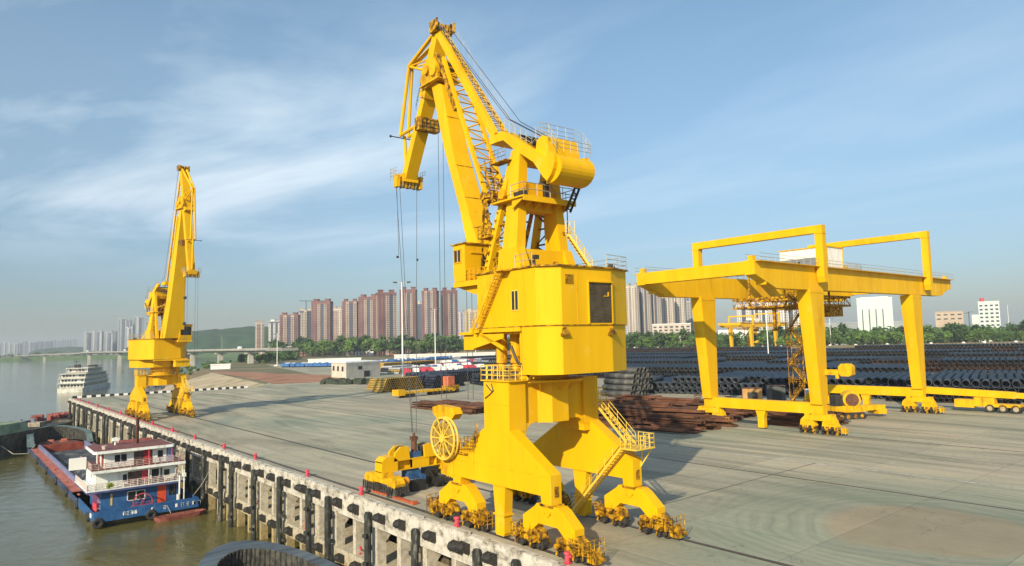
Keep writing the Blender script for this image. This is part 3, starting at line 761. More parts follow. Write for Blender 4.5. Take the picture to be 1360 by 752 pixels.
    for s in (-1, 1):
        for (z0, z1, a0, a1, d0, d1) in ((22.85, 30.0, 2.85, 2.1, 2.3, 1.7), (30.0, 34.2, 2.1, 1.75, 1.7, 1.3)):
            tw.beam((s * a0, .5, z0), (s * a1, .45, z1), 1.05, d0, .9, d1, (0, 1, 0))
        tw.beam((s * 2.7, 4.6, 22.85), (s * 2.0, 1.1, 33.6), .55, .7, .45, .55, (0, 1, 0))
        tw.prism([(-1.6, 22.85), (2.2, 22.85), (1.7, 25.0), (-.75, 25.0)], (s * 2.85 - .5, 0, 0), (0, 1, 0), (0, 0, 1), (1.0, 0, 0))
    tw.bx(-3.2, 3.2, -.62, .1, 22.85, 24.9)
    tw.bx(-2.6, 2.6, -.25, 1.1, 28.5, 29.3)
    tw.bx(-2.0, 2.0, .0, 1.0, 32.9, 33.6)
    two = put(tw, 'tower', YEL)
    hb = MB()
    for s in (-1, 1):
        hb.bx(s * 2.85 - .55, s * 2.85 + .55, -.72, -.66, 24.0 if s < 0 else 26.6, 24.12 if s < 0 else 26.75)
        hb.bx(s * 1.4 - .3, s * 1.4 + .3, -.68, -.6, 23.0, 23.9)
    put(hb, 'hatch', YELD, two)
    tpf = MB()
    tpf.bx(-3.3, 3.0, -1.9, 3.0, 29.35, 29.5)
    for i in range(6): tpf.prism([(-1.85, 29.35), (.0, 29.35), (.0, 28.5)], (-3.1 + i * 1.18, 0, 0), (0, 1, 0), (0, 0, 1), (.1, 0, 0))
    tpf.bx(-3.3, 3.0, -1.95, -1.83, 29.0, 29.5)
    put(tpf, 'tower_platform', YEL, two)
    trl = MB(); trl.rail([(3.0, 2.0, 29.5), (3.0, -1.85, 29.5), (-3.2, -1.85, 29.5), (-3.2, .0, 29.5)], 1.15, 2, 1.5, .04); put(trl, 'platform_railing', GALV, two)
    wn_ = MB()
    wn_.bx(-1.9, .1, -.6, .9, 29.6, 31.0); wn_.cyl((1.2, .0, 30.4), (1, 0, 0), .6, 1.4, 14); wn_.cyl((-2.2, 2.0, 30.3), (1, 0, 0), .5, 1.2, 12)
    put(wn_, 'luffing_drive', YEL2, two)
    for q in ((.15, .6, -.9, .8, 29.55, 31.3), (-2.7, -2.2, -1.2, .2, 29.55, 30.1)):
        wb = MB(); wb.bx(*q); put(wb, 'motor', DGR, two)
    # inner truss seen through the tower opening
    tt_ = MB()
    for s in (-1, 1): tt_.beam((s * .9, 4.4, 22.9), (s * .7, 1.6, 29.2), .28, .28)
    tt_.lattice((-.9, 4.4, 22.9), (-.7, 1.6, 29.2), (.9, 4.4, 22.9), (.7, 1.6, 29.2), 5, .09)
    tt_.lattice((2.7, 4.6, 22.9), (2.1, 1.4, 32.0), (2.85, .9, 22.9), (2.2, .7, 32.0), 6, .09)
    tt_.lattice((-2.7, 4.6, 22.9), (-2.1, 1.4, 32.0), (-2.85, .9, 22.9), (-2.2, .7, 32.0), 6, .09)
    put(tt_, 'tower_bracing', YELD, two)
    lad = MB()
    lad.stair((3.3, -3.4, 22.9), (1.6, -2.2, 26.2), (.5, .86, 0), .75)
    lad.rail([(1.9, -2.8, 26.1), (1.6, -1.9, 26.2)], 1.3, 2, .6, .03)
    put(lad, 'roof_stair', YRL, two)
    ld2 = MB(); ld2.stair((1.9, -2.0, 28.4), (2.3, -3.9, 32.0), (.9, .3, 0), .8, .42, False); ld2.path([(1.8, -2.0, 28.6), (1.7, -2.1, 26.4)], .05); put(ld2, 'arm_ladder', BLK, two)
    fs_ = MB()
    fs_.lattice((-3.3, 4.4, 23.5), (-2.7, 2.6, 29.4), (-2.0, 4.4, 23.5), (-1.6, 2.6, 29.4), 8, .08); fs_.stair((-3.0, 2.6, 29.5), (-2.6, 4.4, 33.4), (1, 0, 0), .7)
    fs_.bx(-3.0, -1.9, .9, 3.4, 33.3, 33.38); fs_.rail([(-2.95, 3.3, 33.4), (-2.95, 1.0, 33.4)], 1.1, 3, .6, .03); fs_.lattice((-2.9, 3.4, 33.3), (-2.6, 3.2, 29.5), (-2.0, 3.4, 33.3), (-1.9, 3.2, 29.5), 6, .07)
    fs_.bx(-3.3, -1.5, 3.4, 5.2, 26.4, 26.5); fs_.rail([(-3.3, 5.1, 26.5), (-3.3, 3.5, 26.5)], 1.1, 3, .6, .03)
    put(fs_, 'front_stair', YELD, two)
    # counterweight arm
    arm = [(3.25, 36.15), (3.1, 36.4), (2.5, 36.5), (1.81, 36.23), (.51, 35.43), (-1.69, 33.97), (-3.25, 32.8), (-3.77, 32.62), (-4.2, 32.9), (-4.66, 32.9), (-4.86, 32.5), (-4.88, 31.9), (-4.72, 31.4), (-4.4, 30.9), (-3.87, 30.44), (-3.31, 30.91), (-2.68, 31.75), (-2.04, 32.52), (-.56, 33.49), (.56, 34.21), (1.56, 35.02), (2.29, 35.57), (2.89, 35.58)]
    cwm = MB()
    for s in (-2.2, 1.75): cwm.prism(arm, (s, 0, 0), (0, 1, 0), (0, 0, 1), (.4, 0, 0))
    for (a, b_) in ((1.0, 35.2), (-1.2, 33.7)): cwm.tube((-1.9, a, b_), (1.9, a, b_), .35, 10)
    cwm.prism([(-2.0, 33.3), (-2.3, 34.5), (-3.1, 34.75), (-3.7, 34.4), (-3.9, 32.9), (-3.3, 32.6)], (-1.9, 0, 0), (0, 1, 0), (0, 0, 1), (3.7, 0, 0))
    cwm.bx(-1.8, 1.8, .3, 1.1, 33.4, 34.6)
    cwo_ = put(cwm, 'counterweight_arm', YEL)
    wp = [(-3.3, 32.6), (-4.0, 32.92)]
    for i in range(15):
        q = R(100 + i * 13.2); wp.append((-3.75 + 1.62 * math.cos(q), 31.62 + 1.3 * math.sin(q)))
    wp += [(-3.2, 30.7), (-2.95, 31.5)]
    cwt = MB(); cwt.prism(wp, (-1.79, 0, 0), (0, 1, 0), (0, 0, 1), (4.0, 0, 0)); put(cwt, 'counterweight', YEL, cwo_)
    kw = MB()
    for s in (-1.9, 1.9): kw.rail([(s, 2.4, 36.5), (s, -1.6, 34.0), (s, -2.2, 34.4)], 1.15, 3, 1.0, .028)
    for s in (-2.0, 2.1): kw.rail([(s, -2.9, 34.7), (s, -3.9, 34.2), (s, -5.0, 32.9)], 1.25, 3, .8, .028)
    kw.rail([(-2.0, -2.9, 34.7), (2.1, -2.9, 34.7)], 1.25, 3, 1.0, .028); kw.rail([(-2.0, -5.0, 32.9), (2.1, -5.0, 32.9)], 1.1, 3, .8, .028)
    put(kw, 'arm_railing', GALV, cwo_)
    rd = MB()
    for q in range(6): rd.tube((-1.6, -2.4 + q * .6, 33.6 + q * .42), (1.6, -2.4 + q * .6, 33.6 + q * .42), .12, 6)
    put(rd, 'sheave', DGR, cwo_)
    # boom
    J = jib
    def lerp(pts, z):
        for (y0, z0), (y1, z1) in zip(pts, pts[1:]):
            if min(z0, z1) <= z <= max(z0, z1): return y0 + (y1 - y0) * (z - z0) / (z1 - z0 + 1e-9)
        return pts[-1][0]
    bm = MB()
    F, K = J['boom_front'], J['boom_back']
    for s in range(len(F) - 1):
        w0, w1 = J['boom_w'][s], J['boom_w'][s + 1]
        vs_ = []
        for i, ww in ((s, w0), (s + 1, w1)):
            for (y_, z_), sg in ((F[i], -1), (F[i], 1), (K[i], 1), (K[i], -1)): vs_.append((sg * ww, y_, z_))
        bm.add(vs_, [(0, 1, 5, 4), (1, 2, 6, 5), (2, 3, 7, 6), (3, 0, 4, 7), (3, 2, 1, 0), (4, 5, 6, 7)])
    bmo = put(bm, 'boom', YEL)
    bs = MB()
    n = len(F) - 1
    for q in (.12, .3, .42, .55, .7, .84):
        i = min(n - 1, int(q * n)); f_ = q * n - i
        y_ = K[i][0] + (K[i + 1][0] - K[i][0]) * f_; z_ = K[i][1] + (K[i + 1][1] - K[i][1]) * f_; ww = J['boom_w'][i] + (J['boom_w'][i + 1] - J['boom_w'][i]) * f_
        bs.box((0, y_ - .0, z_), (ww * 2.02, .06, .1))
    put(bs, 'boom_seam', YELD, bmo)
    hy, hz = J['head']
    hd = MB()
    for s in (-1.25, .95): hd.prism([(-1.9, -1.3), (-1.5, .4), (-.7, 1.5), (.5, 1.7), (1.6, .9), (2.1, -.6), (1.2, -1.7)], (s, hy, hz), (0, 1, 0), (0, 0, 1), (.3, 0, 0))
    hd.tube((-1.6, hy + .3, hz + .2), (1.6, hy + .3, hz + .2), .5, 12); hd.tube((-1.5, hy - 1.0, hz - .2), (1.5, hy - 1.0, hz - .2), .65, 12)
    hd.bx(-1.5, 1.5, hy - 2.2, hy + 1.9, hz - 1.45, hz - 1.35)
    hd.prism([(1.2, -1.6), (2.3, -1.2), (2.9, -2.0), (1.6, -2.6)], (-1.0, hy, hz), (0, 1, 0), (0, 0, 1), (2.0, 0, 0))
    put(hd, 'boom_head', YEL2, bmo)
    hr = MB(); hr.rail([(-1.45, hy + 1.8, hz - 1.35), (-1.45, hy - 2.1, hz - 1.35), (1.45, hy - 2.1, hz - 1.35)], 1.0, 2, .9, .022); put(hr, 'head_railing', YELD, bmo)
    hsv = MB()
    for q in (-.8, -.3, .3, .8): hsv.cyl((q, hy - 1.1, hz + .3), (1, 0, 0), .8, .16, 16)
    put(hsv, 'sheave', DGR, bmo)
    # fly jib
    fj = MB()
    A, B = J['fly_front'], J['fly_back']
    for s in range(len(A) - 1):
        w0, w1 = J['fly_w'][s], J['fly_w'][s + 1]
        vs_ = []
        for i, ww in ((s, w0), (s + 1, w1)):
            for (y_, z_), sg in ((A[i], -1), (A[i], 1), (B[i], 1), (B[i], -1)): vs_.append((sg * ww, y_, z_))
        fj.add(vs_, [(0, 1, 5, 4), (1, 2, 6, 5), (2, 3, 7, 6), (3, 0, 4, 7), (3, 2, 1, 0), (4, 5, 6, 7)])
    fjo = put(fj, 'fly_jib', YEL)
    (ny, nz) = J['nose']
    ns = MB()
    ns.tube((-1.6, ny, nz + .1), (1.6, ny, nz + .1), .32, 10); ns.bx(-1.0, 1.0, ny - .7, ny + .7, nz - .1, nz + .9)
    for q in (-1.55, 1.55): ns.box((q, ny, nz), (.4, .9, 1.5))
    for q in (-.6, .3): ns.prism([(-.6, .6), (.6, .6), (.25, -.75), (-.25, -.75)], (q, ny, nz), (0, 1, 0), (0, 0, 1), (.3, 0, 0))
    put(ns, 'nose_block', YEL2, fjo)
    nw = MB()
    for q in (-1.5, -.9, 0, .9, 1.5): nw.cyl((q, ny + .1, nz - .35), (1, 0, 0), .5, .16, 14)
    put(nw, 'sheave', pmat('sheave_paint', [(.3, .2, .05), (.6, .55, .45)], 3), fjo)
    nr = MB(); nr.rail([(-1.9, ny - .8, nz + .2), (-1.9, ny + .9, nz + .2), (-1.0, ny + .9, nz + .2)], 1.3, 3, .5, .025); nr.rail([(1.9, ny - .8, nz + .2), (1.9, ny + .9, nz + .2)], 1.2, 3, .5, .025)
    put(nr, 'nose_railing', GALV, fjo)
    (ty, tz) = J['tail']
    tl = MB()
    for q in (-1.0, -.5, 0, .5, 1.0): tl.cyl((q, ty - .1, tz + .3), (1, 0, 0), .62, .14, 14)
    tl.tube((-1.3, ty, tz), (1.3, ty, tz), .4, 10); tl.bx(-1.1, -.7, ty - .9, ty + .6, tz - .3, tz + .6); tl.bx(.7, 1.1, ty - .9, ty + .6, tz - .3, tz + .8)
    for q in (-1.2, 1.15): tl.bx(q - .06, q + .06, ty - 1.2, ty + .5, tz - .2, tz + .95)
    put(tl, 'tail_block', YELD, fjo)
    ky, kz = J['knee']; ly, lz = J['knee_low']
    kn = MB()
    for s in (-.55, .55):
        kn.tube((s, ty + .5, tz - .1), (s * .4, ky, kz), .24, 8); kn.tube((s * .4, ky, kz), (s, ly, lz), .21, 8)
        kn.tube((s * .4, ky, kz), (s, hy + 1.6, hz + .7), .17, 6); kn.tube((s * .4, ky, kz), (s, hy + 1.4, hz + 2.0), .1, 6)
        kn.tube((s, ly, lz), (s, J['fly_mid'][0], J['fly_mid'][1]), .2, 6)
    kn.tube((0, ly, lz), (0, ny + .3, nz + 1.2), .22, 8)
    put(kn, 'jib_strut', YEL, fjo)
    fl_ = MB()
    my, mz = J['fly_mid']
    fl_.bx(-1.2, 1.6, my - 1.6, my - .6, mz - .9, mz + .6); put(fl_, 'jib_platform', YELD, fjo)
    f2 = MB(); f2.rail([(1.4, my - .4, mz - .9), (1.9, my - 1.6, mz - .9), (-.9, my - 1.7, mz - .9)], 1.3, 3, .6, .03); f2.tube((-1.9, ly, lz - .3), (1.6, ly, lz - .3), .07, 5); f2.ball((-1.9, ly, lz - .3), .17, 6); f2.ball((1.9, my - 1.4, mz), .2, 6)
    a_, b_ = J['fly_front'][1], J['fly_front'][2]
    for s in (-.9,): f2.rail([(s, a_[0] + .3, a_[1]), (s, b_[0] + .3, b_[1])], .8, 2, 1.0, .025)
    put(f2, 'jib_railing', DGR, fjo)
    # tie beam from the fly jib's tail to the counterweight arm, with its walkway
    ay, az = 3.6, 36.3
    ti = MB(); a0 = V((0, ty - .3, tz - .3)); a1 = V((0, ay + 1.6, az + .6))
    ti.beam((-.5, a0.y, a0.z), (-.9, a1.y, a1.z), .45, .85); ti.beam((.5, a0.y, a0.z), (.9, a1.y, a1.z), .26, .4)
    ti.bx(-1.4, 1.4, a1.y - 2.0, a1.y + .3, a1.z - .9, a1.z - .1)
    tio = put(ti, 'tie_beam', YEL)
    tw2 = MB(); o_ = V((0, -.45, .55))
    tw2.lattice(V((-.5, a0.y, a0.z)) + o_ * .3, V((-.9, a1.y, a1.z)) + o_ * .3, V((.5, a0.y, a0.z)) + o_ * .3, V((.9, a1.y, a1.z)) + o_ * .3, 24, .05)
    put(tw2, 'tie_walkway', YELD, tio)
    tr2 = MB()
    for s in (-.75, .95): tr2.rail([V((s, a0.y - .7, a0.z + .2)), V((s, a1.y - .5, a1.z + .6))], 1.0, 2, 1.8, .018)
    tr2.rail([V((-.7, hy - 2.6, hz + .5)), V((.9, hy - 2.6, hz + .5))], 1.6, 3, .6, .024)
    put(tr2, 'tie_railing', GALV, tio)
    # luffing rack: two chords and zigzag bracing
    ry, rz_ = J['rack_top']; qy, qz = 6.4, 31.0
    rk = MB()
    c0, c1_ = (V((-1.15, ry, rz_)), V((-1.25, qy, qz))), (V((1.15, ry, rz_)), V((1.25, qy, qz)))
    rk.beam(c0[0], c0[1], .34, .42); rk.beam(c1_[0], c1_[1], .34, .42)
    rk.lattice(c0[0], c0[1], c1_[0], c1_[1], 15, .085)
    rko = put(rk, 'luffing_rack', YEL)
    rk2 = MB(); d_ = V((-.15, .6, .45)); m0 = c0[0].lerp(c0[1], .42)
    rk2.beam(c0[0] + d_ * 1.1, m0 + d_, .4, .5); rk2.lattice(c0[0] + d_ * 2.0, m0 + d_ * 1.3, c0[0] + d_ * .4, m0 + d_ * .4, 16, .08)
    put(rk2, 'rack_teeth', YELD, rko)
    rk3 = MB()
    for s in (-1, 1):
        rk3.beam((s * 1.5, qy, qz), (s * 1.9, 1.8, 30.6), .3, .4); rk3.beam((s * 1.5, qy, qz), (s * 1.9, 4.0, 23.2), .22, .28); rk3.beam((s * 1.5, qy, qz), (s * 2.2, 6.4, 23.0), .18, .24); rk3.beam((s * 1.5, qy - .6, qz + .3), (s * 2.0, 1.5, 28.0), .15, .18)
    rk3.tube((-1.8, qy, qz), (1.8, qy, qz), .4, 10); rk3.bx(-1.5, 1.5, qy - 1.6, qy + .5, qz - .5, qz + .2)
    for s in (-1, 1):
        rk3.lattice((s * 1.5, qy + .6, qz + 2.6), (s * 1.9, qy - .4, 24.0), (s * .6, qy + .6, qz + 2.6), (s * .7, qy - .4, 24.0), 9, .08)
    put(rk3, 'rack_support', YELD, rko)
    # ropes
    rp_ = MB()
    for q in (-1.0, -.6, .9): rp_.path([(q, ty - .5, tz + .5), (q * .8, a1.y - 2.0, a1.z + 1.2), (q * .6, -2.2, 34.8)], .035, 4)
    if detail:
        gy, gz = J['drop']
        for q in (-1.6, -1.1, 1.25): rp_.path([(q * 1.0, ny + .1, nz - .6), (q * .2, J['hook'][0], J['hook'][1])], .035, 4)
        rp_.path([(-1.55, ny, nz - .5), (-1.38, ny, nz - 9)], .03, 4)
        for q in (-1.5, -1.57): rp_.ball((q, ny + .0, nz - 9.2), .16, 6)
        rp_.ball((1.15, ny, nz - 9.4), .16, 6)
        for q in ((-.5, gy + .2), (.0, gy - .0), (1.1, gy - 2.6), (1.7, gy - 2.7)):
            rp_.path([(q[0], q[1], J['head'][1] - (1 if q[0] < .5 else 14.5) - dz), (q[0] - .1, q[1], gz)], .035, 4)
    else:
        for q in (-1.5, -.9, .9, 1.5): rp_.path([(q, ny + .1, nz - .6), (q, ny + .1, 24.5 + dz * 0 - 8)], .03, 4)
        for q, zz in ((1.4, nz - 5.6), (1.5, nz - 11.6)): rp_.ball((q, ny, zz), .42, 8)
        for q in (-1.0, -.4, .2): rp_.path([(q, hy - 1.6, hz - 1), (q, 1.0, 33.0)], .04, 4)
    put(rp_, 'hoist_rope', ROPE)

C1 = (42.55, 47.5, .02)
crane = empty('quay_crane', C1, 'large yellow portal crane nearest the camera, magnet beam hanging from its jib', 'crane', 'yellow portal cranes on the quay')
portal(crane, 1.0)
upper(crane, R(-1.5), 0, dict(
    boom_front=[(17.4, 46.6), (14.41, 37.9), (11.33, 30.5), (9.3, 25.8), (8.1, 22.9)], boom_back=[(14.95, 45.2), (12.65, 37.0), (9.4, 29.2), (6.7, 24.6), (5.5, 22.9)], boom_w=[.85, 1.05, 1.15, 1.55, 1.75],
    head=(16.9, 47.3), fly_front=[(24.6, 36.6), (20.25, 43.9), (18.4, 47.4), (17.8, 49.8), (16.8, 51.9)], fly_back=[(23.5, 36.3), (19.5, 43.4), (17.3, 47.2), (16.6, 49.3), (15.9, 51.5)], fly_w=[.75, .8, .9, .85, .75],
    nose=(24.2, 36.1), tail=(16.3, 52.0), knee=(23.3, 50.2), knee_low=(25.0, 42.0), fly_mid=(21.0, 42.2), rack_top=(14.1, 47.9), hook=(23.4, 6.3), drop=(16.2, 10.5)))

# the second crane, further along the quay: lower portal, boom luffed up, slewed towards the camera
crane2 = empty('quay_crane', (42.7, 190, .02), 'yellow portal crane standing far along the quay with its boom raised steeply', 'crane', 'yellow portal cranes on the quay')
top2 = portal(crane2, .70, False)
dz2 = top2 - 13.2 - .85
upper(crane2, R(-172), dz2, dict(
    boom_front=[(13.6, 54.6 - dz2 - 3), (11.3, 41), (9.3, 30), (8.4, 25), (7.9, 22.9)], boom_back=[(12.0, 54.1 - dz2 - 3), (9.1, 41), (6.6, 30), (5.4, 25), (4.9, 22.9)], boom_w=[.9, 1.3, 1.75, 2.1, 2.2],
    head=(12.8, 55.2), fly_front=[(17.6, 38.2), (15.9, 46.5), (14.4, 55.0), (13.9, 58.3), (12.4, 63.4)], fly_back=[(16.6, 38.2), (14.9, 46.5), (13.2, 55.0), (12.5, 58.3), (11.4, 63.2)], fly_w=[.75, .85, .95, .9, .8],
    nose=(17.2, 37.7), tail=(11.9, 63.7), knee=(17.6, 58.0), knee_low=(17.8, 46.0), fly_mid=(15.9, 45.5), rack_top=(11.6, 52), hook=(17.2, 8), drop=(13, 14)), False, .98, 15.9)
# ------------------------------------------------------------------ magnet beam hanging from the near crane
BLU = pmat('blue_machine_paint', [(.02, .07, .20), (.05, .15, .36)], 1.5, .5)
BROWN = pmat('rusty_brown', [(.07, .03, .02), (.17, .075, .045)], 3, .75)
sp = empty('magnet_beam', (42.9, 70.6, .03), 'yellow lifting beam with blue power unit hanging on ropes just above the deck', 'lifting beam')
sp.scale = (1, 1, .78)
mb = MB()
mb.bx(-4.6, 4.5, -.75, .75, 4.35, 4.5); mb.bx(-4.6, 4.5, -.7, .7, 3.0, 3.12); mb.bx(-4.5, 4.4, -.15, .15, 3.12, 4.35)
for q in (-4.4, -2.6, -.6, .9, 2.6, 4.2): mb.bx(q, q + .1, -.62, .62, 3.12, 4.35)
mb.prism([(-4.6, 3.0), (-4.6, 4.6), (-4.1, 5.1), (-3.2, 5.2), (-2.6, 4.5), (-2.6, 3.0)], (0, -.8, 0), (1, 0, 0), (0, 0, 1), (0, 1.6, 0))
mb.bx(-.6, 1.6, -.72, .0, 3.12, 4.35)
mb.build('main_beam', YEL, sp)
mb = MB()
for y in (-.8, .5): mb.prism([(-3.1, 4.4), (-2.9, 5.6), (-2.2, 6.35), (-1.2, 6.35), (-1.0, 4.4)], (0, y, 0), (1, 0, 0), (0, 0, 1), (0, .3, 0)); mb.prism([(1.0, 4.4), (.9, 6.2), (1.7, 6.4), (2.3, 5.7), (2.5, 4.4)], (0, y, 0), (1, 0, 0), (0, 0, 1), (0, .3, 0))
mb.build('cheek_plate', YEL, sp)
for q in (-1.6, 1.5): MB().cyl((q, 0, 5.6), (0, 1, 0), .72, .9, 16).build('sheave', DGR, sp)
MB().bx(-.9, .7, -.4, .4, 4.5, 5.3).build('junction_box', BLU, sp)
mb = MB(); mb.tube((0, 0, 5.2), (0, 0, 7.3), .34, 10); mb.bx(-.4, .4, -.3, .3, 7.0, 7.5); mb.tube((0, 0, 7.4), (0, 0, 8.0), .16, 8); mb.build('swivel_hook', BROWN, sp)
for s in (-1, 1):
    mb = MB()
    mb.bx(s * 3.9 - .55, s * 3.9 + .55, -3.2, 3.2, 1.55, 2.35)
    mb.bx(s * 3.9 - .7, s * 3.9 + .7, -.9, .9, 2.3, 3.05)
    mb.prism([(-3.4, 1.3), (-3.6, 1.9), (-3.1, 2.6), (-1.9, 2.6), (-1.6, 1.3)], (s * 3.9 - .6, 0, 0), (0, 1, 0), (0, 0, 1), (1.2, 0, 0))
    mb.prism([(3.4, 1.3), (3.6, 1.9), (3.1, 2.6), (1.9, 2.6), (1.6, 1.3)], (s * 3.9 - .6, 0, 0), (0, 1, 0), (0, 0, 1), (1.2, 0, 0))
    mb.build('end_carriage', YEL2, sp)
    mb = MB(); mb.cyl((s * 3.9 + .9, -2.4, 1.9), (1, 0, 0), .55, 1.2, 14); mb.cyl((s * 3.9 + .9, -.9, 1.9), (1, 0, 0), .5, 1.0, 14); mb.build('drum', pmat('orange_paint', [(.55, .2, .01), (.72, .33, .01)], 2), sp)
    for y in (-2.4, 2.4): MB().tube((s * 3.9, y, .06), (s * 3.9, y, 1.3), .98, 18, .8).build('magnet', DGR, sp)
    mb = MB()
    for i in range(15): mb.tube((s * 3.9 - .95, -3.1 + i * .44, 1.6), (s * 3.9 - .98, -3.05 + i * .44, .35 + random.uniform(0, .3)), .09, 5)
    for i in range(9): mb.tube((s * 3.9 - .6 + i * .2, -3.5, 1.5), (s * 3.9 - .6 + i * .2, -3.6, .3 + random.uniform(0, .4)), .08, 5)
    mb.build('chain', DGR, sp)
mb = MB(); mb.bx(-1.2, .4, -.8, .8, 1.5, 2.7); mb.bx(.2, .7, -1.4, -.8, .5, 2.1); mb.build('power_unit', pmat('dull_blue', [(.015, .05, .14), (.04, .12, .28)], 1.5, .6), sp)
mb = MB(); mb.bx(-1.4, .4, -1.9, -1.05, .05, 1.5); mb.bx(1.4, 2.8, -.8, .8, .4, 2.6); mb.cyl((2.6, -1.4, .8), (1, 0, 0), .7, 1.4, 12); mb.build('hydraulic_tank', BLK, sp)
mb = MB(); mb.path([(1.2, -1.2, 2.8), (1.8, -1.6, 1.2), (2.8, -2.0, .2), (4.4, -2.6, .1), (5.4, -1.6, .12), (5.8, -.4, .1)], .12, 6); mb.path([(1.0, 1.2, 2.6), (2.8, 1.5, 1.0), (5.6, 1.9, .12)], .12, 6); mb.build('hose', BLK, sp)
mb = MB()
mb.bx(38.3, 38.75, 63.6, 73.0, .05, .24); mb.bx(38.2, 38.85, 63.2, 63.6, .05, .36)
tag(mb.build('steel_bar', pmat('orange_red_primer', [(.30, .05, .02), (.52, .13, .05)], 2, .6)), 'long orange red steel bar lying on the deck below the lifting beam', 'steel bar')
mb = MB(); mb.box((40.2, 61.4, .35), (1.0, 2.2, .64), .5); mb.box((41.2, 62.3, .3), (.7, 1.6, .5), -.4)
tag(mb.build('counterweight_block', BROWN), 'rough brown block on the deck between lifting beam and crane wheels', 'block')

# ------------------------------------------------------------------ boats
HB = pmat('blue_hull_paint', [(.012, .055, .16), (.022, .095, .27), (.035, .125, .32)], .7, .5, 7, .3, .65)
HDK = pmat('dark_hull_bottom', [(.02, .022, .02), (.06, .062, .05), (.10, .095, .07)], .6, .7, 7)
DKR = pmat('red_deck_paint', [(.25, .065, .045), (.40, .12, .085), (.46, .17, .13)], .5, .75, 7)
ROOFR = pmat('maroon_roof', [(.13, .045, .045), (.20, .075, .07)], .7, .7)
TEAL = pmat('weathered_teal_paint', [(.035, .07, .075), (.09, .145, .16), (.16, .21, .22)], .5, .7, 8, .3, .7, (1, 1, 1))
PUR = pmat('blue_grey_coaming', [(.10, .12, .25), (.22, .25, .42)], .8, .6)
BWH = pmat('boat_white_paint', [(.34, .30, .24), (.62, .66, .65), (.76, .80, .80)], 1.1, .6, 9, .27, .5, (1, 1, .35))

def outline(hw, L, bl, n=12):
    """half hull plan, stern at 0, bow at L: points from the port stern round the bow to the starboard stern"""
    pts = [(-hw, 0), (-hw, L - bl)]
    for i in range(1, n): 
        q = math.pi * i / n
        pts.append((-hw * math.cos(q), L - bl + bl * math.sin(q) ** .9))
    return pts + [(hw, L - bl), (hw, 0)]
def skin(mb, pts, z0, z1, shrink=1.0, cy=None):
    n = len(pts)
    a = [(x * shrink, (y if cy is None else cy + (y - cy) * shrink), z0) for x, y in pts]; b_ = [(x, y, z1) for x, y in pts]
    mb.add(a + b_, [(i, (i + 1) % n, n + (i + 1) % n, n + i) for i in range(n)])
def strip(mb, pts, zi, off0, off1, cy):
    """flat strip following the outline between two inward offsets"""
    def ins(p, o):
        x, y = p; s = 1 - o / 7.5
        return (x * s, cy + (y - cy) * s if y > cy else y)
    for p, q in zip(pts, pts[1:]):
        a, b_, c, d = ins(p, off0), ins(q, off0), ins(q, off1), ins(p, off1)
        mb.add([(*a, zi), (*b_, zi), (*c, zi), (*d, zi)], [(0, 1, 2, 3)])
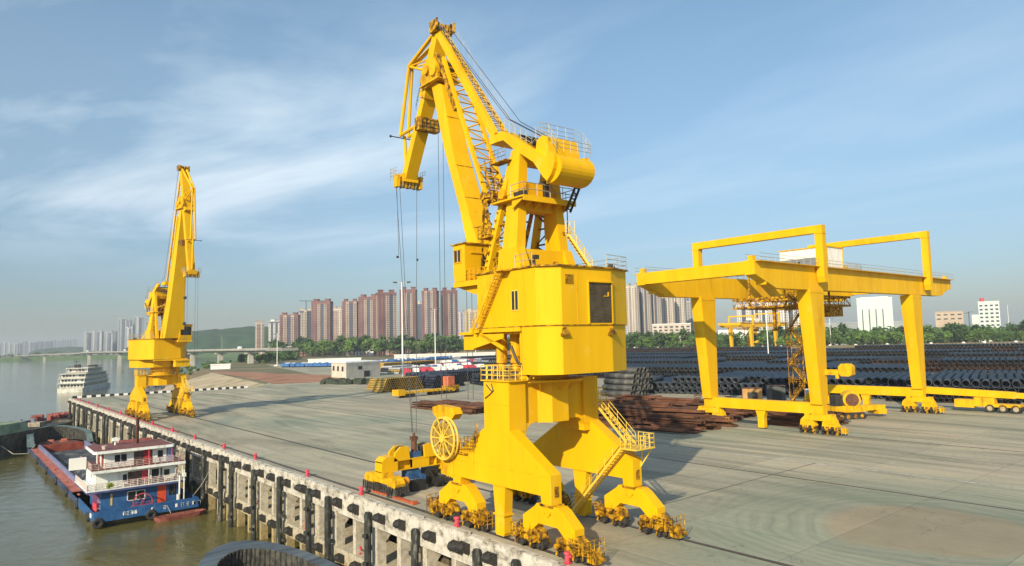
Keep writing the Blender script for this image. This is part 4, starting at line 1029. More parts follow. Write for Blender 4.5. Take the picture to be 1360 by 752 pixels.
def barge(name, loc, rz, label, hw=7.5, L=122, dk=1.75, bow=4.9, hold=(26, 100), rim=None, group=None):
    """z = 0 is the waterline"""
    r = empty(name, loc, label, 'barge', group, rz)
    pts = outline(hw, L, 16)
    cy = L - 16
    h = MB(); skin(h, pts, -1.2, dk - .75, .96, L / 2); h.build('hull_bottom', HDK, r)
    h = MB(); skin(h, pts, dk - .75, dk); strip(h, pts, dk, 0, .25, cy); h.build('hull', pmat('navy_hull', [(.012, .03, .08), (.03, .06, .15), (.10, .12, .16)], .5, .6, 7), r)
    d = MB()
    strip(d, pts, dk - .08, .25, 2.3, cy)
    d.add([(-hw + .3, .3, dk - .08), (hw - .3, .3, dk - .08), (hw - .3, hold[0], dk - .08), (-hw + .3, hold[0], dk - .08)], [(0, 1, 2, 3)])
    d.build('deck', DKR, r); d = MB()
    d.add([(-hw + .3, hold[1], dk - .08), (hw - .3, hold[1], dk - .08), (hw - .3, cy, dk - .08), (-hw + .3, cy, dk - .08)], [(0, 1, 2, 3)])
    d.add([(x * .95, cy + (y - cy) * .95, dk - .08) for x, y in pts if y >= cy - .1], [tuple(range(len([p for p in pts if p[1] >= cy - .1])))])
    d.build('fore_deck', pmat('dark_red_deck', [(.05, .03, .026), (.13, .045, .035), (.2, .07, .05)], .6, .8), r)
    c = MB()
    for s in (-1, 1): c.bx(s * (hw - 2.3) - .2, s * (hw - 2.3) + .2, hold[0], hold[1], -.4, dk + .85)
    c.bx(-hw + 2.1, hw - 2.1, hold[0] - .2, hold[0] + .2, -.4, dk + .85)
    c.build('hold_coaming', PUR, r)
    c = MB(); c.bx(-hw + 1.9, hw - 1.9, hold[1] - .2, hold[1] + .2, -.4, dk + .6)
    c.prism([(-hw + 1.4, dk - .3), (-hw + 2.6, dk + .55), (hw - 2.6, dk + .55), (hw - 1.4, dk - .3)], (0, hold[1] + 1, 0), (1, 0, 0), (0, 0, 1), (0, .2, 0))
    c.build('bulkhead', pmat('red_lead_paint', [(.15, .028, .02), (.27, .06, .042)], .5, .75), r)
    f = MB(); f.add([(-hw + 2, hold[0], -.3), (hw - 2, hold[0], -.3), (hw - 2, hold[1], -.3), (-hw + 2, hold[1], -.3)], [(0, 1, 2, 3)]); f.build('hold_floor', DGR, r)
    # raised bow: flared bulwark with a broad rim
    bp_ = [p for p in pts if p[1] >= cy - 6.1] 
    bp_ = [(-hw, cy - 4)] + [p for p in pts if p[1] >= cy - .1] + [(hw, cy - 4)]
    b1 = MB(); n = len(bp_)
    zt = [dk + .2] + [bow - (bow - dk) * .25 * abs(x / hw) ** 2 for x, y in bp_[1:-1]] + [dk + .2]
    out = [(x, y, z) for (x, y), z in zip(bp_, zt)]; low = [(x, y, dk - .3) for x, y in bp_]
    inn = [(x * .80, cy + (y - cy) * .80 if y > cy else y, z - .15) for (x, y), z in zip(bp_, zt)]
    inl = [(x * .84, cy + (y - cy) * .84 if y > cy else y, dk - .4) for x, y in bp_]
    b1.add(low + out, [(i, i + 1, n + i + 1, n + i) for i in range(n - 1)])
    b1.add(out + inn, [(i, i + 1, n + i + 1, n + i) for i in range(n - 1)])
    b1.build('bow_rim', rim or TEAL, r)
    b2 = MB(); b2.add(inn + inl, [(i, i + 1, n + i + 1, n + i) for i in range(n - 1)])
    for a, b_ in zip(inn, inl):
        b2.beam(V(a) * 1.0, V(b_), .22, .3)
    for i in range(n - 1):
        for t_ in (.33, .66): b2.beam(V(inn[i]).lerp(V(inn[i + 1]), t_), V(inl[i]).lerp(V(inl[i + 1]), t_), .18, .26)
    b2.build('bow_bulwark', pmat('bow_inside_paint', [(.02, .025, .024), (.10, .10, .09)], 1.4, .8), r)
    for s in (-1, 1):
        w_ = MB(); w_.cyl((s * 1.6, cy + 5, dk + .3), (1, 0, 0), .5, 1.4, 12); w_.bx(s * 1.6 - 1, s * 1.6 + 1, cy + 4.2, cy + 5.8, dk - .08, dk + .1); w_.build('anchor_winch', DKR, r)
    for y in (4.5, 16, 29, 44, 60, 78):
        t_ = MB(); t_.ring((-hw - .12, y, dk - .5), (1, 0, 0), .55, .26, 12, 6); t_.bx(-hw - .3, -hw, y - .3, y + .3, dk - 1.3, dk - .1); t_.build('tyre_fender', RUB, r)
    for x in (-7.0, 0.4):
        t_ = MB(); t_.ring((x, -.15, dk - .8), (0, 1, 0), .55, .26, 12, 6); t_.build('tyre_fender', RUB, r)
    for y in (8, 22, 38, 56, 74, 92):
        t_ = MB(); t_.tube((-hw + 1.0, y, dk - .08), (-hw + 1.0, y, dk + .1), .2, 8); t_.tube((-hw + 1.0, y + .8, dk - .08), (-hw + 1.0, y + .8, dk + .1), .2, 8); t_.bx(-hw + .7, -hw + 1.3, y - .3, y + 1.1, dk - .08, dk - .45); t_.build('bitts', DKR, r)
    return r
ship = barge('cargo_barge', (26.5, 124.3, WZ), 0, 'blue river barge with white stern house and maroon roof, moored along the quay', group='barges moored along the quay', bow=5.5)
# stern house
def S(mb, name, m, par=ship): return mb.build(name, m, par)
mb = MB(); mb.bx(-6.3, 4.9, 2.0, 12.0, 1.85, 5.2); hs = S(mb, 'deck_house', HB)
mb = MB()
for x in (-2.6, -1.3): mb.bx(x, x + 1.0, 1.95, 2.02, 3.3, 4.6)
mb.bx(3.4, 4.5, 1.95, 2.02, 3.2, 4.8)
S(mb, 'window', GLS, hs)
mb = MB()
for x in (-2.7, -1.45, -.2): mb.bx(x, x + .12, 1.92, 2.0, 3.2, 4.7)
for z in (3.2, 4.6): mb.bx(-2.7, -.1, 1.92, 2.0, z, z + .1)
S(mb, 'window_frame', BWH, hs)
mb = MB(); mb.bx(1.7, 3.0, 1.93, 2.03, 2.0, 5.0); S(mb, 'door', pmat('door_red', [(.55, .06, .02), (.62, .09, .03)], 1, .5), hs)
mb = MB(); mb.bx(-5.0, -4.75, 1.94, 2.0, 2.9, 4.7); S(mb, 'notice_strip', mat('yellow_strip', (.6, .45, .12), .6), hs)
mb = MB()
for i in range(5): mb.bx(-6.36, -6.31, 3.4 + i * 1.3, 4.0 + i * 1.3, 2.0, 5.0)
S(mb, 'rust_streak', pmat('purple_streak', [(.08, .05, .16), (.3, .07, .12)], 2))
for i in range(3): MB().cyl((-6.75, 3.2 + i * .8, 2.5), (0, 0, 1), .25, 1.5, 10).build('gas_bottle', RED, ship)
mb = MB()
for i in range(14): mb.bx(-6.345, -6.30, 2.4 + random.uniform(0, 2.2), 2.6 + random.uniform(.1, 2.4), 2.3 + i * .19, 2.38 + i * .19)
S(mb, 'worn_paint', mat('flaked_paint', (.5, .58, .66), .8), hs)
mb = MB(); mb.bx(-8.6 + .2, 5.6, .9, 13, 5.2, 5.5); S(mb, 'lower_gallery', pmat('gallery_blue', [(.05, .07, .2), (.10, .12, .3)], 1))
mb = MB(); mb.bx(-8.45, 5.65, .85, 13.05, 5.5, 5.62); S(mb, 'gallery_edge', BWH)
mb = MB(); mb.rail([(5.5, .95, 5.62), (-8.3, .95, 5.62), (-8.3, 12.9, 5.62)], 1.0, 4, 1.0, .05); S(mb, 'gallery_railing', pmat('pinkish_rail', [(.42, .34, .33), (.66, .60, .58)], 3))
mb = MB(); mb.bx(-7.0, 4.4, 2.2, 11.6, 5.62, 8.2); t2 = S(mb, 'middle_house', BWH)
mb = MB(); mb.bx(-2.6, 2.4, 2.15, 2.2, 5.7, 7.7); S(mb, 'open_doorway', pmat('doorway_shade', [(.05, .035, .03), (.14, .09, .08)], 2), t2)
mb = MB(); mb.bx(-.6, .3, 2.08, 2.16, 5.7, 7.7); S(mb, 'door', RED, t2)
mb = MB(); mb.bx(-3.3, -2.75, 2.15, 2.21, 6.3, 7.4); mb.bx(2.7, 3.5, 2.15, 2.21, 6.4, 7.4); mb.bx(.8, 1.9, 2.05, 2.16, 6.4, 7.6); S(mb, 'window', GLS, t2)
mb = MB(); mb.bx(.6, .8, 2.0, 2.14, 6.2, 7.7); mb.bx(1.9, 2.1, 2.0, 2.14, 6.2, 7.7); S(mb, 'window_frame', BWH, t2)
mb = MB(); mb.bx(-7.9, 5.6, .7, 12.5, 8.2, 8.62); S(mb, 'upper_gallery', BWH)
mb = MB(); mb.bx(-7.85, 5.55, .75, 12.45, 8.62, 8.66); S(mb, 'gallery_floor', ROOFR)
mb = MB(); mb.rail([(5.5, .8, 8.66), (-7.8, .8, 8.66), (-7.8, 12.4, 8.66)], 1.0, 4, .9, .045); S(mb, 'gallery_railing', pmat('maroon_rail', [(.26, .14, .13), (.55, .46, .44)], 3))
mb = MB(); mb.bx(-5.9, 3.0, 2.2, 9.6, 8.66, 11.1); t3 = S(mb, 'wheel_house', BWH)
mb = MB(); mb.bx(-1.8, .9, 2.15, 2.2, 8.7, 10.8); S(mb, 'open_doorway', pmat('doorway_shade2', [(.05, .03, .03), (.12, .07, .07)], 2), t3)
mb = MB(); mb.bx(-.4, .7, 2.1, 2.16, 8.7, 10.9); S(mb, 'door', pmat('dark_red', [(.28, .02, .03), (.4, .05, .06)], 2), t3)
mb = MB()
for x in (-4.5, -3.6, 1.7): mb.bx(x, x + .75, 2.15, 2.21, 9.5, 10.6)
S(mb, 'window', GLS, t3)
mb = MB(); mb.bx(-6.0, -5.9, 3.0, 4.4, 8.8, 10.8); mb.bx(-6.0, -5.9, 6.4, 8.0, 8.8, 10.8); S(mb, 'side_door', pmat('maroon_door', [(.2, .04, .05), (.3, .08, .08)], 2), t3)
mb = MB(); mb.bx(2.95, 4.1, 2.25, 2.35, 8.7, 10.9); S(mb, 'striped_curtain', pmat('blue_curtain', [(.10, .14, .40), (.35, .38, .55)], 6, .9, 3, .4, .6, (1, 1, .1)), t3)
mb = MB()
ro = [(-7.6, 1.4), (-7.2, 1.0), (3.7, 1.0), (4.0, 1.3), (4.0, 10.8), (-6.5, 10.8), (-7.4, 10.2)]
mb.prism(ro, (0, 0, 11.1), (1, 0, 0), (0, 1, 0), (0, 0, .4)); rfo = S(mb, 'roof', BWH)
mb = MB(); mb.prism([(x * .97 - .05, 5.9 + (y - 5.9) * .94) for x, y in ro], (0, 0, 11.5), (1, 0, 0), (0, 1, 0), (0, 0, .05)); S(mb, 'roof_covering', ROOFR, rfo)
mb = MB(); mb.tube((-.6, 6.6, 11.5), (-.6, 6.6, 16.2), .16, 6); mb.tube((-.3, 6.9, 11.5), (-.3, 6.9, 15.6), .12, 6); S(mb, 'mast', BROWN, rfo)
mb = MB(); mb.tube((-5.8, 3.2, 11.5), (-5.8, 3.2, 12.1), .3, 8, .42); S(mb, 'vent', pmat('pale_vent', [(.5, .38, .36), (.6, .5, .48)], 2), rfo)
mb = MB(); mb.tube((-3.6, 7.4, 11.5), (-3.6, 7.4, 12.2), .12, 6); mb.prism([(-.5, 0), (.5, 0), (.7, .4), (.2, .6), (-.4, .5)], (-3.6, 7.2, 12.2), (1, 0, 0), (0, 0, 1), (0, .4, 0)); S(mb, 'horn', BWH, rfo)
mb = MB(); mb.bx(-2.6, 2.5, 9.9, 10.1, 11.5, 11.95); S(mb, 'roof_box', pmat('roof_box_red', [(.2, .06, .06), (.35, .12, .12)], 2), rfo)
for x in (-7.5, 0.2, 5.2):
    mb = MB(); mb.tube((x, 1.0, 5.6), (x, 1.0, 8.3), .07, 6); S(mb, 'stanchion', BWH)
for x in (0.2, 3.6):
    mb = MB(); mb.tube((x, 1.1, 8.66), (x, 1.3, 11.2), .07, 6); S(mb, 'stanchion', RED)
mb = MB(); mb.bx(-10.3, -8.0, 4.8, 5.2, 8.6, 10.4); S(mb, 'side_board', mat('plain_white_board', (.78, .8, .78), .5))
mb = MB(); mb.bx(-7.45, 7.45, -.06, .08, 1.0, 2.6); mb.bx(-7.56, -7.42, -.05, 15, 1.0, 2.45); mb.bx(7.42, 7.56, -.05, 15, 1.0, 2.45); S(mb, 'stern_bulwark', HB)
mb = MB(); mb.ring((-.6, .9, 2.9), (.25, 1, 0), 1.35, .08, 22, 6); mb.ring((-.6, 1.2, 2.9), (.25, 1, 0), 1.35, .05, 22, 6)
for q in range(6):
    a = q * math.pi / 3; mb.tube((-.6, 1, 2.9), (-.6 + 1.35 * math.cos(a), 1, 2.9 + 1.35 * math.sin(a)), .04, 5)
mb.bx(-2.2, 1.0, .6, 1.5, 1.85, 2.5); S(mb, 'hawser_reel', pmat('dull_red', [(.22, .03, .04), (.38, .06, .08)], 2, .7))
mb = MB(); mb.tube((4.7, .6, 1.9), (4.7, .6, 6.4), .12, 6); mb.tube((5.4, .6, 1.9), (5.4, .6, 7.2), .1, 6); mb.box((5.4, .6, 6.4), (.5, .4, .6)); mb.bx(4.3, 4.6, .3, .7, 1.9, 3.4); S(mb, 'davit', BWH)
rng = random.Random(3)
for x0, n_, sz in ((-3.6, 4, .42), (.4, 9, .5)):
    for i in range(n_):
        if n_ == 9 and i in (1, 3): continue
        cx_ = x0 + i * (sz + (.12 if n_ == 4 else .38)); mb = MB()
        for k in range(5):
            if k % 2 == 0: mb.bx(cx_, cx_ + sz * .8, -.095, -.06, 1.5 + k * .12, 1.56 + k * .12)
            else: mb.bx(cx_ + rng.choice((0, .18, .34)), cx_ + rng.choice((.36, .40)), -.098, -.06, 1.5, 1.5 + sz)
        S(mb, 'letter', WHT)
mb = MB(); mb.ring((-7.56, 2.6, 1.7), (1, 0, 0), .3, .08, 12, 5); mb.bx(-7.57, -7.5, 1.9, 3.3, 1.4, 2.0); S(mb, 'emblem', WHT)
mb = MB()
for i in range(40):
    a = rng.uniform(0, 6.28); mb.ball((-5.3 + .5 * math.cos(a) * rng.random(), .95 + .3 * math.sin(a) * rng.random(), 6.0 + rng.uniform(-.2, .5)), .16, 5)
S(mb, 'potted_plant', pmat('plant_leaves', [(.10, .16, .02), (.25, .30, .05)], 4, .8))
clm = pmat('clutter', [(.08, .07, .07), (.35, .2, .2), (.4, .4, .4)], 1.2, .8)
for i in range(14):
    h_ = rng.uniform(.35, .85); mb = MB(); mb.box((-3 + i * .55, rng.uniform(1.3, 1.8), 5.62 + h_ / 2), (rng.uniform(.25, .48), .4, h_), rng.uniform(-.3, .3)); S(mb, 'deck_box', clm)
# pipes in the hold
pm_ = pmat('black_coated_pipe', [(.012, .016, .026), (.035, .045, .065), (.09, .10, .12)], .8, .55, 6, .3, .75)
def pipe_mesh(r, L, n=14, name='steel_pipe', m=None):
    mb = MB(); vs_ = []
    for x in (0, L):
        for rr in (r, r * .86):
            for i in range(n):
                q = 2 * math.pi * i / n; vs_.append((x, rr * math.cos(q), rr * math.sin(q)))
    fs = []
    for i in range(n):
        j = (i + 1) % n
        fs += [(i, j, 2 * n + j, 2 * n + i), (n + j, n + i, 3 * n + i, 3 * n + j), (i, n + i, n + j, j), (2 * n + i, 2 * n + j, 3 * n + j, 3 * n + i)]
    mb.add(vs_, fs)
    return mb.mesh(name, m or pm_, True)
hold_pipe = pipe_mesh(.78, 9.6)
for i in range(9):
    for k in range(3):
        if k == 2 and i % 3 == 1: continue
        o = bpy.data.objects.new('steel_pipe', hold_pipe); COL.objects.link(o)
        o.location = (26.5 - 4.7 + rng.uniform(-.1, .1), 152 + i * 1.9 + rng.uniform(-.2, .2) + k * .9, WZ + .6 + k * 1.3); o.rotation_euler = (0, 0, rng.uniform(-.06, .06))
        tag(o, 'black coated pipe lying across the open hold of the blue barge', 'pipe', 'pipes in the barge hold')
for i in range(5):
    o = bpy.data.objects.new('cargo_tarpaulin', None); bpy.data.objects.remove(o)
mb = MB(); mb.bx(20.9, 32.1, 171, 218, WZ - .2, WZ + .7)
for i in range(18): mb.tube((21.2, 172.5 + i * 2.5, WZ + .7), (31.8, 172.5 + i * 2.5 + rng.uniform(-.6, .6), WZ + .75), rng.uniform(.7, 1.0), 8)
tag(mb.build('covered_cargo', pmat('dark_tarpaulin', [(.015, .02, .03), (.05, .06, .075), (.11, .12, .13)], .5, .6, 7)), 'dark tarpaulin covered cargo filling the forward hold of the blue barge', 'cargo')
for a_, b_ in (((19.6, 127, WZ + 2.4), (35.8, 137.2, .7)), ((33.6, 126, WZ + 2.6), (36.3, 120.6, .75)), ((34, 232, WZ + 2.4), (36.4, 239.2, .8))):
    A_, B_ = V(a_), V(b_); pts = [A_.lerp(B_, i / 8) - V((0, 0, 1.0 * math.sin(math.pi * i / 8))) for i in range(9)]
    tag(MB().path(pts, .06, 5).build('mooring_line', GALV), 'mooring line from the blue barge up to a red bollard on the quay', 'rope', 'mooring lines of the blue barge')
# tender
dg = empty('tender_boat', (30.8, 122.6, WZ), 'small red open boat tied under the stern of the blue barge', 'boat', None, 0.06)
dp = [(-4.0, 0), (-3.4, -.7), (-2, -1.0), (2.8, -1.0), (3.9, -.5), (3.9, .5), (2.8, 1.0), (-2, 1.0), (-3.4, .7)]
mb = MB(); n = len(dp)
mb.add([(x * .9, y * .75, -.2) for x, y in dp] + [(x, y, .75) for x, y in dp] + [(x * .93, y * .8, .75) for x, y in dp] + [(x * .85, y * .65, .25) for x, y in dp],
       [(i, (i + 1) % n, n + (i + 1) % n, n + i) for i in range(n)] + [(n + i, n + (i + 1) % n, 2 * n + (i + 1) % n, 2 * n + i) for i in range(n)] + [(2 * n + i, 2 * n + (i + 1) % n, 3 * n + (i + 1) % n, 3 * n + i) for i in range(n)] + [tuple(range(3 * n, 4 * n))])
mb.build('hull', pmat('faded_red_boat', [(.16, .05, .04), (.30, .10, .08)], 1.5, .8), dg)
mb = MB()
for x in (-2, 0, 2): mb.bx(x - .2, x + .2, -.75, .75, .5, .58)
mb.build('thwart', BROWN, dg)
mb = MB(); mb.path([(29.2, 124.2, WZ + 2.0), (29.6, 123.4, WZ + .8)], .04, 4); tag(mb.build('mooring_line', GALV), 'thin mooring line from the blue barge down to the red tender', 'rope')
# a second barge of the same make under the camera: only its bow shows
barge('cargo_barge', (26.3, -39.0, WZ), 0, 'barge whose dark slate bow rim shows at the bottom edge of the photo', group='barges moored along the quay', bow=5.2, hw=6.6, rim=pmat('slate_bow_paint', [(.03, .045, .06), (.07, .095, .125), (.12, .15, .18)], .4, .7, 8, .3, .7, (.2, 2, 1)))
# the tall empty black barge outside and the blue boat alongside it
def hull2(name, loc, rz, label, hw, L, dk, m, cat, deckm, bl=14):
    r = empty(name, loc, label, cat, None, rz)
    pts = [(x, y - L) for x, y in outline(hw, L, bl)]
    h = MB(); skin(h, pts, -1.5, dk, .95, -L / 2)
    n = len(pts)
    h.add([(x, y, dk) for x, y in pts] + [(x * .93, y * .985, dk) for x, y in pts] + [(x * .93, y * .985, dk - .8) for x, y in pts], [(i, (i + 1) % n, n + (i + 1) % n, n + i) for i in range(n)] + [(n + i, n + (i + 1) % n, 2 * n + (i + 1) % n, 2 * n + i) for i in range(n)])
    h.build('hull', m, r)
    d = MB(); d.add([(x * .93, y * .985, dk - .75) for x, y in pts], [tuple(range(n))]); d.build('deck', deckm, r)
    return r
bb = hull2('empty_barge', (31.5, 262, WZ), R(-38), 'tall black empty barge with green hatch covers at the left edge of the photo', 7.0, 95, 5.6, HDK, 'barge', DGR, 16)
GRN = pmat('faded_green_cover', [(.10, .16, .09), (.20, .27, .16), (.26, .30, .22)], .3, .8)
mb = MB(); mb.prism([(-6.2, 5.0), (-4.8, 7.9), (4.8, 7.9), (6.2, 5.0)], (0, -88, 0), (1, 0, 0), (0, 0, 1), (0, 62, 0)); mb.build('hatch_cover', GRN, bb)
mb = MB()
for y in (-23, -20, -17.5): mb.ball((rng.uniform(-3, 3), y, 5.6), 1.1, 8, .6)
mb.bx(-2.5, 1, -14, -11, 5, 6.3); mb.build('deck_gear', pmat('deck_gear', [(.12, .08, .04), (.4, .38, .32)], .8), bb)
mb = MB(); mb.path([(13.2, 226, WZ + 3.0), (15.6, 223, WZ + 1.0), (18.6, 222.6, WZ + .8), (20.6, 226, WZ + 2.6)], .10, 5); tag(mb.build('mooring_line', GALV), 'pale mooring rope sagging from the black barge to the blue barge', 'rope')
b3 = hull2('work_boat', (38, 291, WZ), R(-42), 'low blue grey work boat with red deck gear behind the black barge', 5.0, 52, 4.6, pmat('blue_grey_hull', [(.08, .12, .19), (.17, .23, .32)], .5, .6), 'boat', DGR, 12)
wm_ = pmat('red_winch', [(.12, .03, .03), (.36, .09, .08)], .7)
for i in range(11):
    mb = MB(); p_ = (rng.uniform(-3, 3), -6 - i * 1.1, 5.0); mb.box(p_, (rng.uniform(.8, 2), rng.uniform(.8, 1.6), rng.uniform(1.0, 2.2)), rng.uniform(0, 1)); mb.cyl((p_[0], p_[1], 5.9), (1, .4, 0), .45, 1.6, 10); mb.build('anchor_winch', wm_, b3)
mb = MB()
for i in range(7): mb.box((rng.uniform(-3, 3), -22 - i * 2.6, 5.0), (rng.uniform(1, 2.4), rng.uniform(1, 2.4), rng.uniform(1, 2.4)), rng.uniform(0, 1))
mb.build('deck_machinery', pmat('blue_gear', [(.03, .08, .2), (.3, .32, .34)], .5), b3)
mb = MB(); mb.tube((-1, -40, 4), (-1, -40, 15), .16, 6); mb.box((-1, -40, 13.5), (.5, .5, 1.4)); mb.build('mast', DGR, b3)
# old passenger ship
PSW = pmat('weathered_white_ship', [(.30, .30, .26), (.55, .55, .51), (.68, .68, .65)], .35, .7, 8, .3, .65)
ps = empty('passenger_ship', (59.9, 543, WZ), 'old white passenger ship with open decks moored beyond the quay corner', 'ship', None, R(-22))
mb = MB(); mb.prism([(.5, -.5), (15, -.5), (15.6, 3), (15.6, 70), (8, 82), (.2, 70), (0, 3)], (0, 0, -.5), (1, 0, 0), (0, 1, 0), (0, 0, 3.2)); mb.build('hull', PSW, ps)
for i, (z, h_, x0, x1, y0, y1) in enumerate(((2.7, 3.3, .8, 14.8, 2.5, 66), (6.0, 3.1, .8, 14.8, 4.0, 64), (9.1, 3.0, .8, 14.8, 6.0, 60), (12.4, 3.2, 2.5, 14, 14, 52))):
    mb = MB(); mb.bx(x0, x1, y0, y1, z, z + h_ - .35); dk_ = mb.build('cabin_deck', PSW if i != 1 else BWH, ps)
    mb = MB(); mb.bx(x0 - .9, x1 + .9, y0 - 2.4, y1 + 1, z + h_ - .35, z + h_); mb.build('deck_edge', PSW, dk_)
    mb = MB()
    xx = x0 + .8
    while xx < x1 - 1.5:
        if random.random() < .85: mb.bx(xx, xx + 1.2, y0 - .06, y0 + .05, z + .8, z + 2.2)
        xx += 1.9
    yy = y0 + 1
    while yy < y1 - 2: mb.bx(x1 - .05, x1 + .06, yy, yy + 1.3, z + .8, z + 2.2); yy += 2.2
    mb.build('window', GLS, dk_)
    mb = MB(); mb.rail([(x1 + .8, y1, z), (x1 + .8, y0 - 2.3, z), (x0 - .8, y0 - 2.3, z), (x0 - .8, y1, z)] if i else [(x1, 1, z), (x0, 1, z)], 1.1, 3, 3, .07)
    for q in (x0 - .6, (x0 + x1) / 2, x1 + .6): mb.tube((q, y0 - 2.1, z), (q, y0 - 2.1, z + h_ - .3), .14, 6)
    mb.build('railing', PSW, dk_)
mb = MB(); mb.bx(5, 8, 18, 22, 15.6, 17.8); mb.tube((6, 19, 17.5), (6, 19, 21), .15, 6); mb.bx(4, 8, 18.9, 19.1, 19.6, 19.9); mb.bx(9, 13, 36, 44, 15.6, 17.0); mb.rail([(3, 15, 15.6), (14, 15, 15.6), (14, 50, 15.6)], 1.2, 2, 4, .08); mb.build('funnel', DGR, ps)
mb = MB(); mb.prism([(0, 0), (9, -1), (9.5, 8), (8, 30), (1, 30)], (97, 470, WZ - .3), (.94, -.35, 0), (.35, .94, 0), (0, 0, 3.6)); mb.box((104, 486, WZ + 4.6), (5, 9, 2.6), -.35); mb.box((103, 478, WZ + 4), (3, 4, 1.6), -.35)
tag(mb.build('work_pontoon', pmat('pontoon_grey', [(.04, .045, .055), (.16, .17, .18)], .3, .8)), 'dark work pontoon beside the white passenger ship', 'pontoon')
# ------------------------------------------------------------------ gantry crane over the pipe yard
def gantry(loc, label, full=True):
    r = empty('gantry_crane', loc, label, 'gantry crane', 'yellow gantry cranes over the pipe yard')
    X0, X1, Y0, Y1 = 0.0, 41.6, 0.0, 21.3
    for y in (Y0, Y1):
        mb = MB(); mb.prism([(-19, 25.9), (-19, 28), (61, 28), (61, 26.2), (54.4, 24.2), (-13, 23.9)], (0, y - .85, 0), (1, 0, 0), (0, 0, 1), (0, 1.7, 0))
        g_ = mb.build('girder', YEL, r)
        mb = MB()
        for x in range(-16, 60, 4): mb.bx(x, x + .08, y - .87, y + .87, 24.4, 27.8)
        sg = -1 if y == Y0 else 1
        mb.bx(-18.9, 60.9, y + sg * .85 - (.9 if sg < 0 else 0), y + sg * .85 + (.9 if sg > 0 else 0), 27.85, 27.92)
        mb.build('stiffener', YEL, g_)
        for sg in (-1, 1):
            mb = MB(); mb.rail([(-18.8, y + sg * (1.65 if sg == (-1 if y == Y0 else 1) else .8), 27.95), (60.8, y + sg * (1.65 if sg == (-1 if y == Y0 else 1) else .8), 27.95)], 1.1, 2, 2.2, .035)
            mb.build('girder_railing', GALV, g_)
    for x0, x1 in ((-19, -17.4), (59.4, 60.9)):
        mb = MB(); mb.bx(x0 - .003, x1, Y0 + .85, Y1 - .85, 25.95, 27.97); mb.bx(x0 - .05, x1, Y0 - .88, Y0 + .85, 25.85, 28.03); mb.bx(x0 - .05, x1, Y1 - .85, Y1 + .88, 25.85, 28.03)
        mb.cyl((x0 - .06, Y0, 26.9), (1, 0, 0), .4, .06, 12); mb.cyl((x0 - .06, Y1, 26.9), (1, 0, 0), .4, .06, 12); mb.bx(x0 + .3, x0 + 1.2, Y0 - .4, Y0 + .4, 28, 28.8); mb.bx(x0 + .3, x0 + 1.2, Y1 - .4, Y1 + .4, 28, 28.8)
        mb.build('end_tie', YEL, r)
    for x in (X0, X1):
        for y, sg in ((Y0, 1), (Y1, -1)):
            mb = MB()
            vs_ = [(x - 1.1, y - .98, 4.9), (x + 1.1, y - .98, 4.9), (x + 1.1, y + .98, 4.9), (x - 1.1, y + .98, 4.9), (x - 3.2, y - 1.2, 24.05), (x + 1.3, y - 1.2, 24.05), (x + 1.3, y + 1.2, 24.05), (x - 3.2, y + 1.2, 24.05)]
            mb.add(vs_, [(3, 2, 1, 0), (4, 5, 6, 7), (0, 1, 5, 4), (1, 2, 6, 5), (2, 3, 7, 6), (3, 0, 4, 7)])
            mb.bx(x - 3.2, x + 1.36, y - 1.26, y + 1.26, 23.45, 23.62)
            mb.build('leg', YEL, r)
            for s in (-1, 1):
                mb = MB(); mb.prism([(-1.3, 1.3), (-.5, 3.0), (.5, 3.0), (1.3, 2.2), (1.5, 1.2), (.9, .8), (-.9, .8)], (x - .5, y + s * 1.9, 0), (0, 1, 0), (0, 0, 1), (1.0, 0, 0)); mb.bx(x - .8, x + .8, y + s * 1.9 - .4, y + s * 1.9 + .4, 2.2, 3.3); mb.build('equaliser_beam', YEL, r)
                for q in (-1.1, 0, 1.1):
                    mb = MB(); mb.cyl((x, y + s * 1.9 + q, .45), (1, 0, 0), .45, .4, 12); mb.build('wheel', DGR, r)
                for q in (-1.2, -.4, .4, 1.2):
                    mb = MB(); mb.cyl((x - .9, y + s * 1.9 + q, random.uniform(.6, 1.0)), (1, 0, 0), .22, .9, 8); mb.box((x - .75, y + s * 1.9 + q, .45), (.3, .3, .8)); mb.box((x - .75, y + s * 1.9 + q, 1.1), (.3, .4, .5)); mb.build('travel_motor', DGR if q in (-.4, 1.2) else YELD, r)
            mb = MB(); mb.prism([(-1.0, 3.29), (1.0, 3.29), (2.75, 2.35), (2.75, 1.75), (1.6, 1.75), (.9, 2.2), (-.9, 2.2), (-1.6, 1.75), (-2.75, 1.75), (-2.75, 2.35)], (x - .62, y, 0), (0, 1, 0), (0, 0, 1), (1.24, 0, 0)); mb.build('balance_beam', YEL, r)
            mb = MB(); mb.rail([(x - 1.2, y - 4.6, .3), (x - 1.2, y - 3.4, .3)], 1.3, 3, .5, .04); mb.bx(x - .3, x + .3, y - 4.4, y - 3.6, .4, 1.2); mb.build('buffer', YEL2, r)
        mb = MB(); mb.bx(x - .72, x + .72, Y0 - .95, Y1 + .95, 3.3, 5.08); mb.build('sill_beam', YEL, r)
        mb = MB(); mb.prism([(-1.0, 3.3), (1.0, 3.3), (.6, 2.0), (.6, .2), (-.6, .2), (-.6, 2.0)], (x - .5, (Y0 + Y1) / 2, 0), (0, 1, 0), (0, 0, 1), (1.0, 0, 0)); mb.build('anchor_leg', YEL, r)
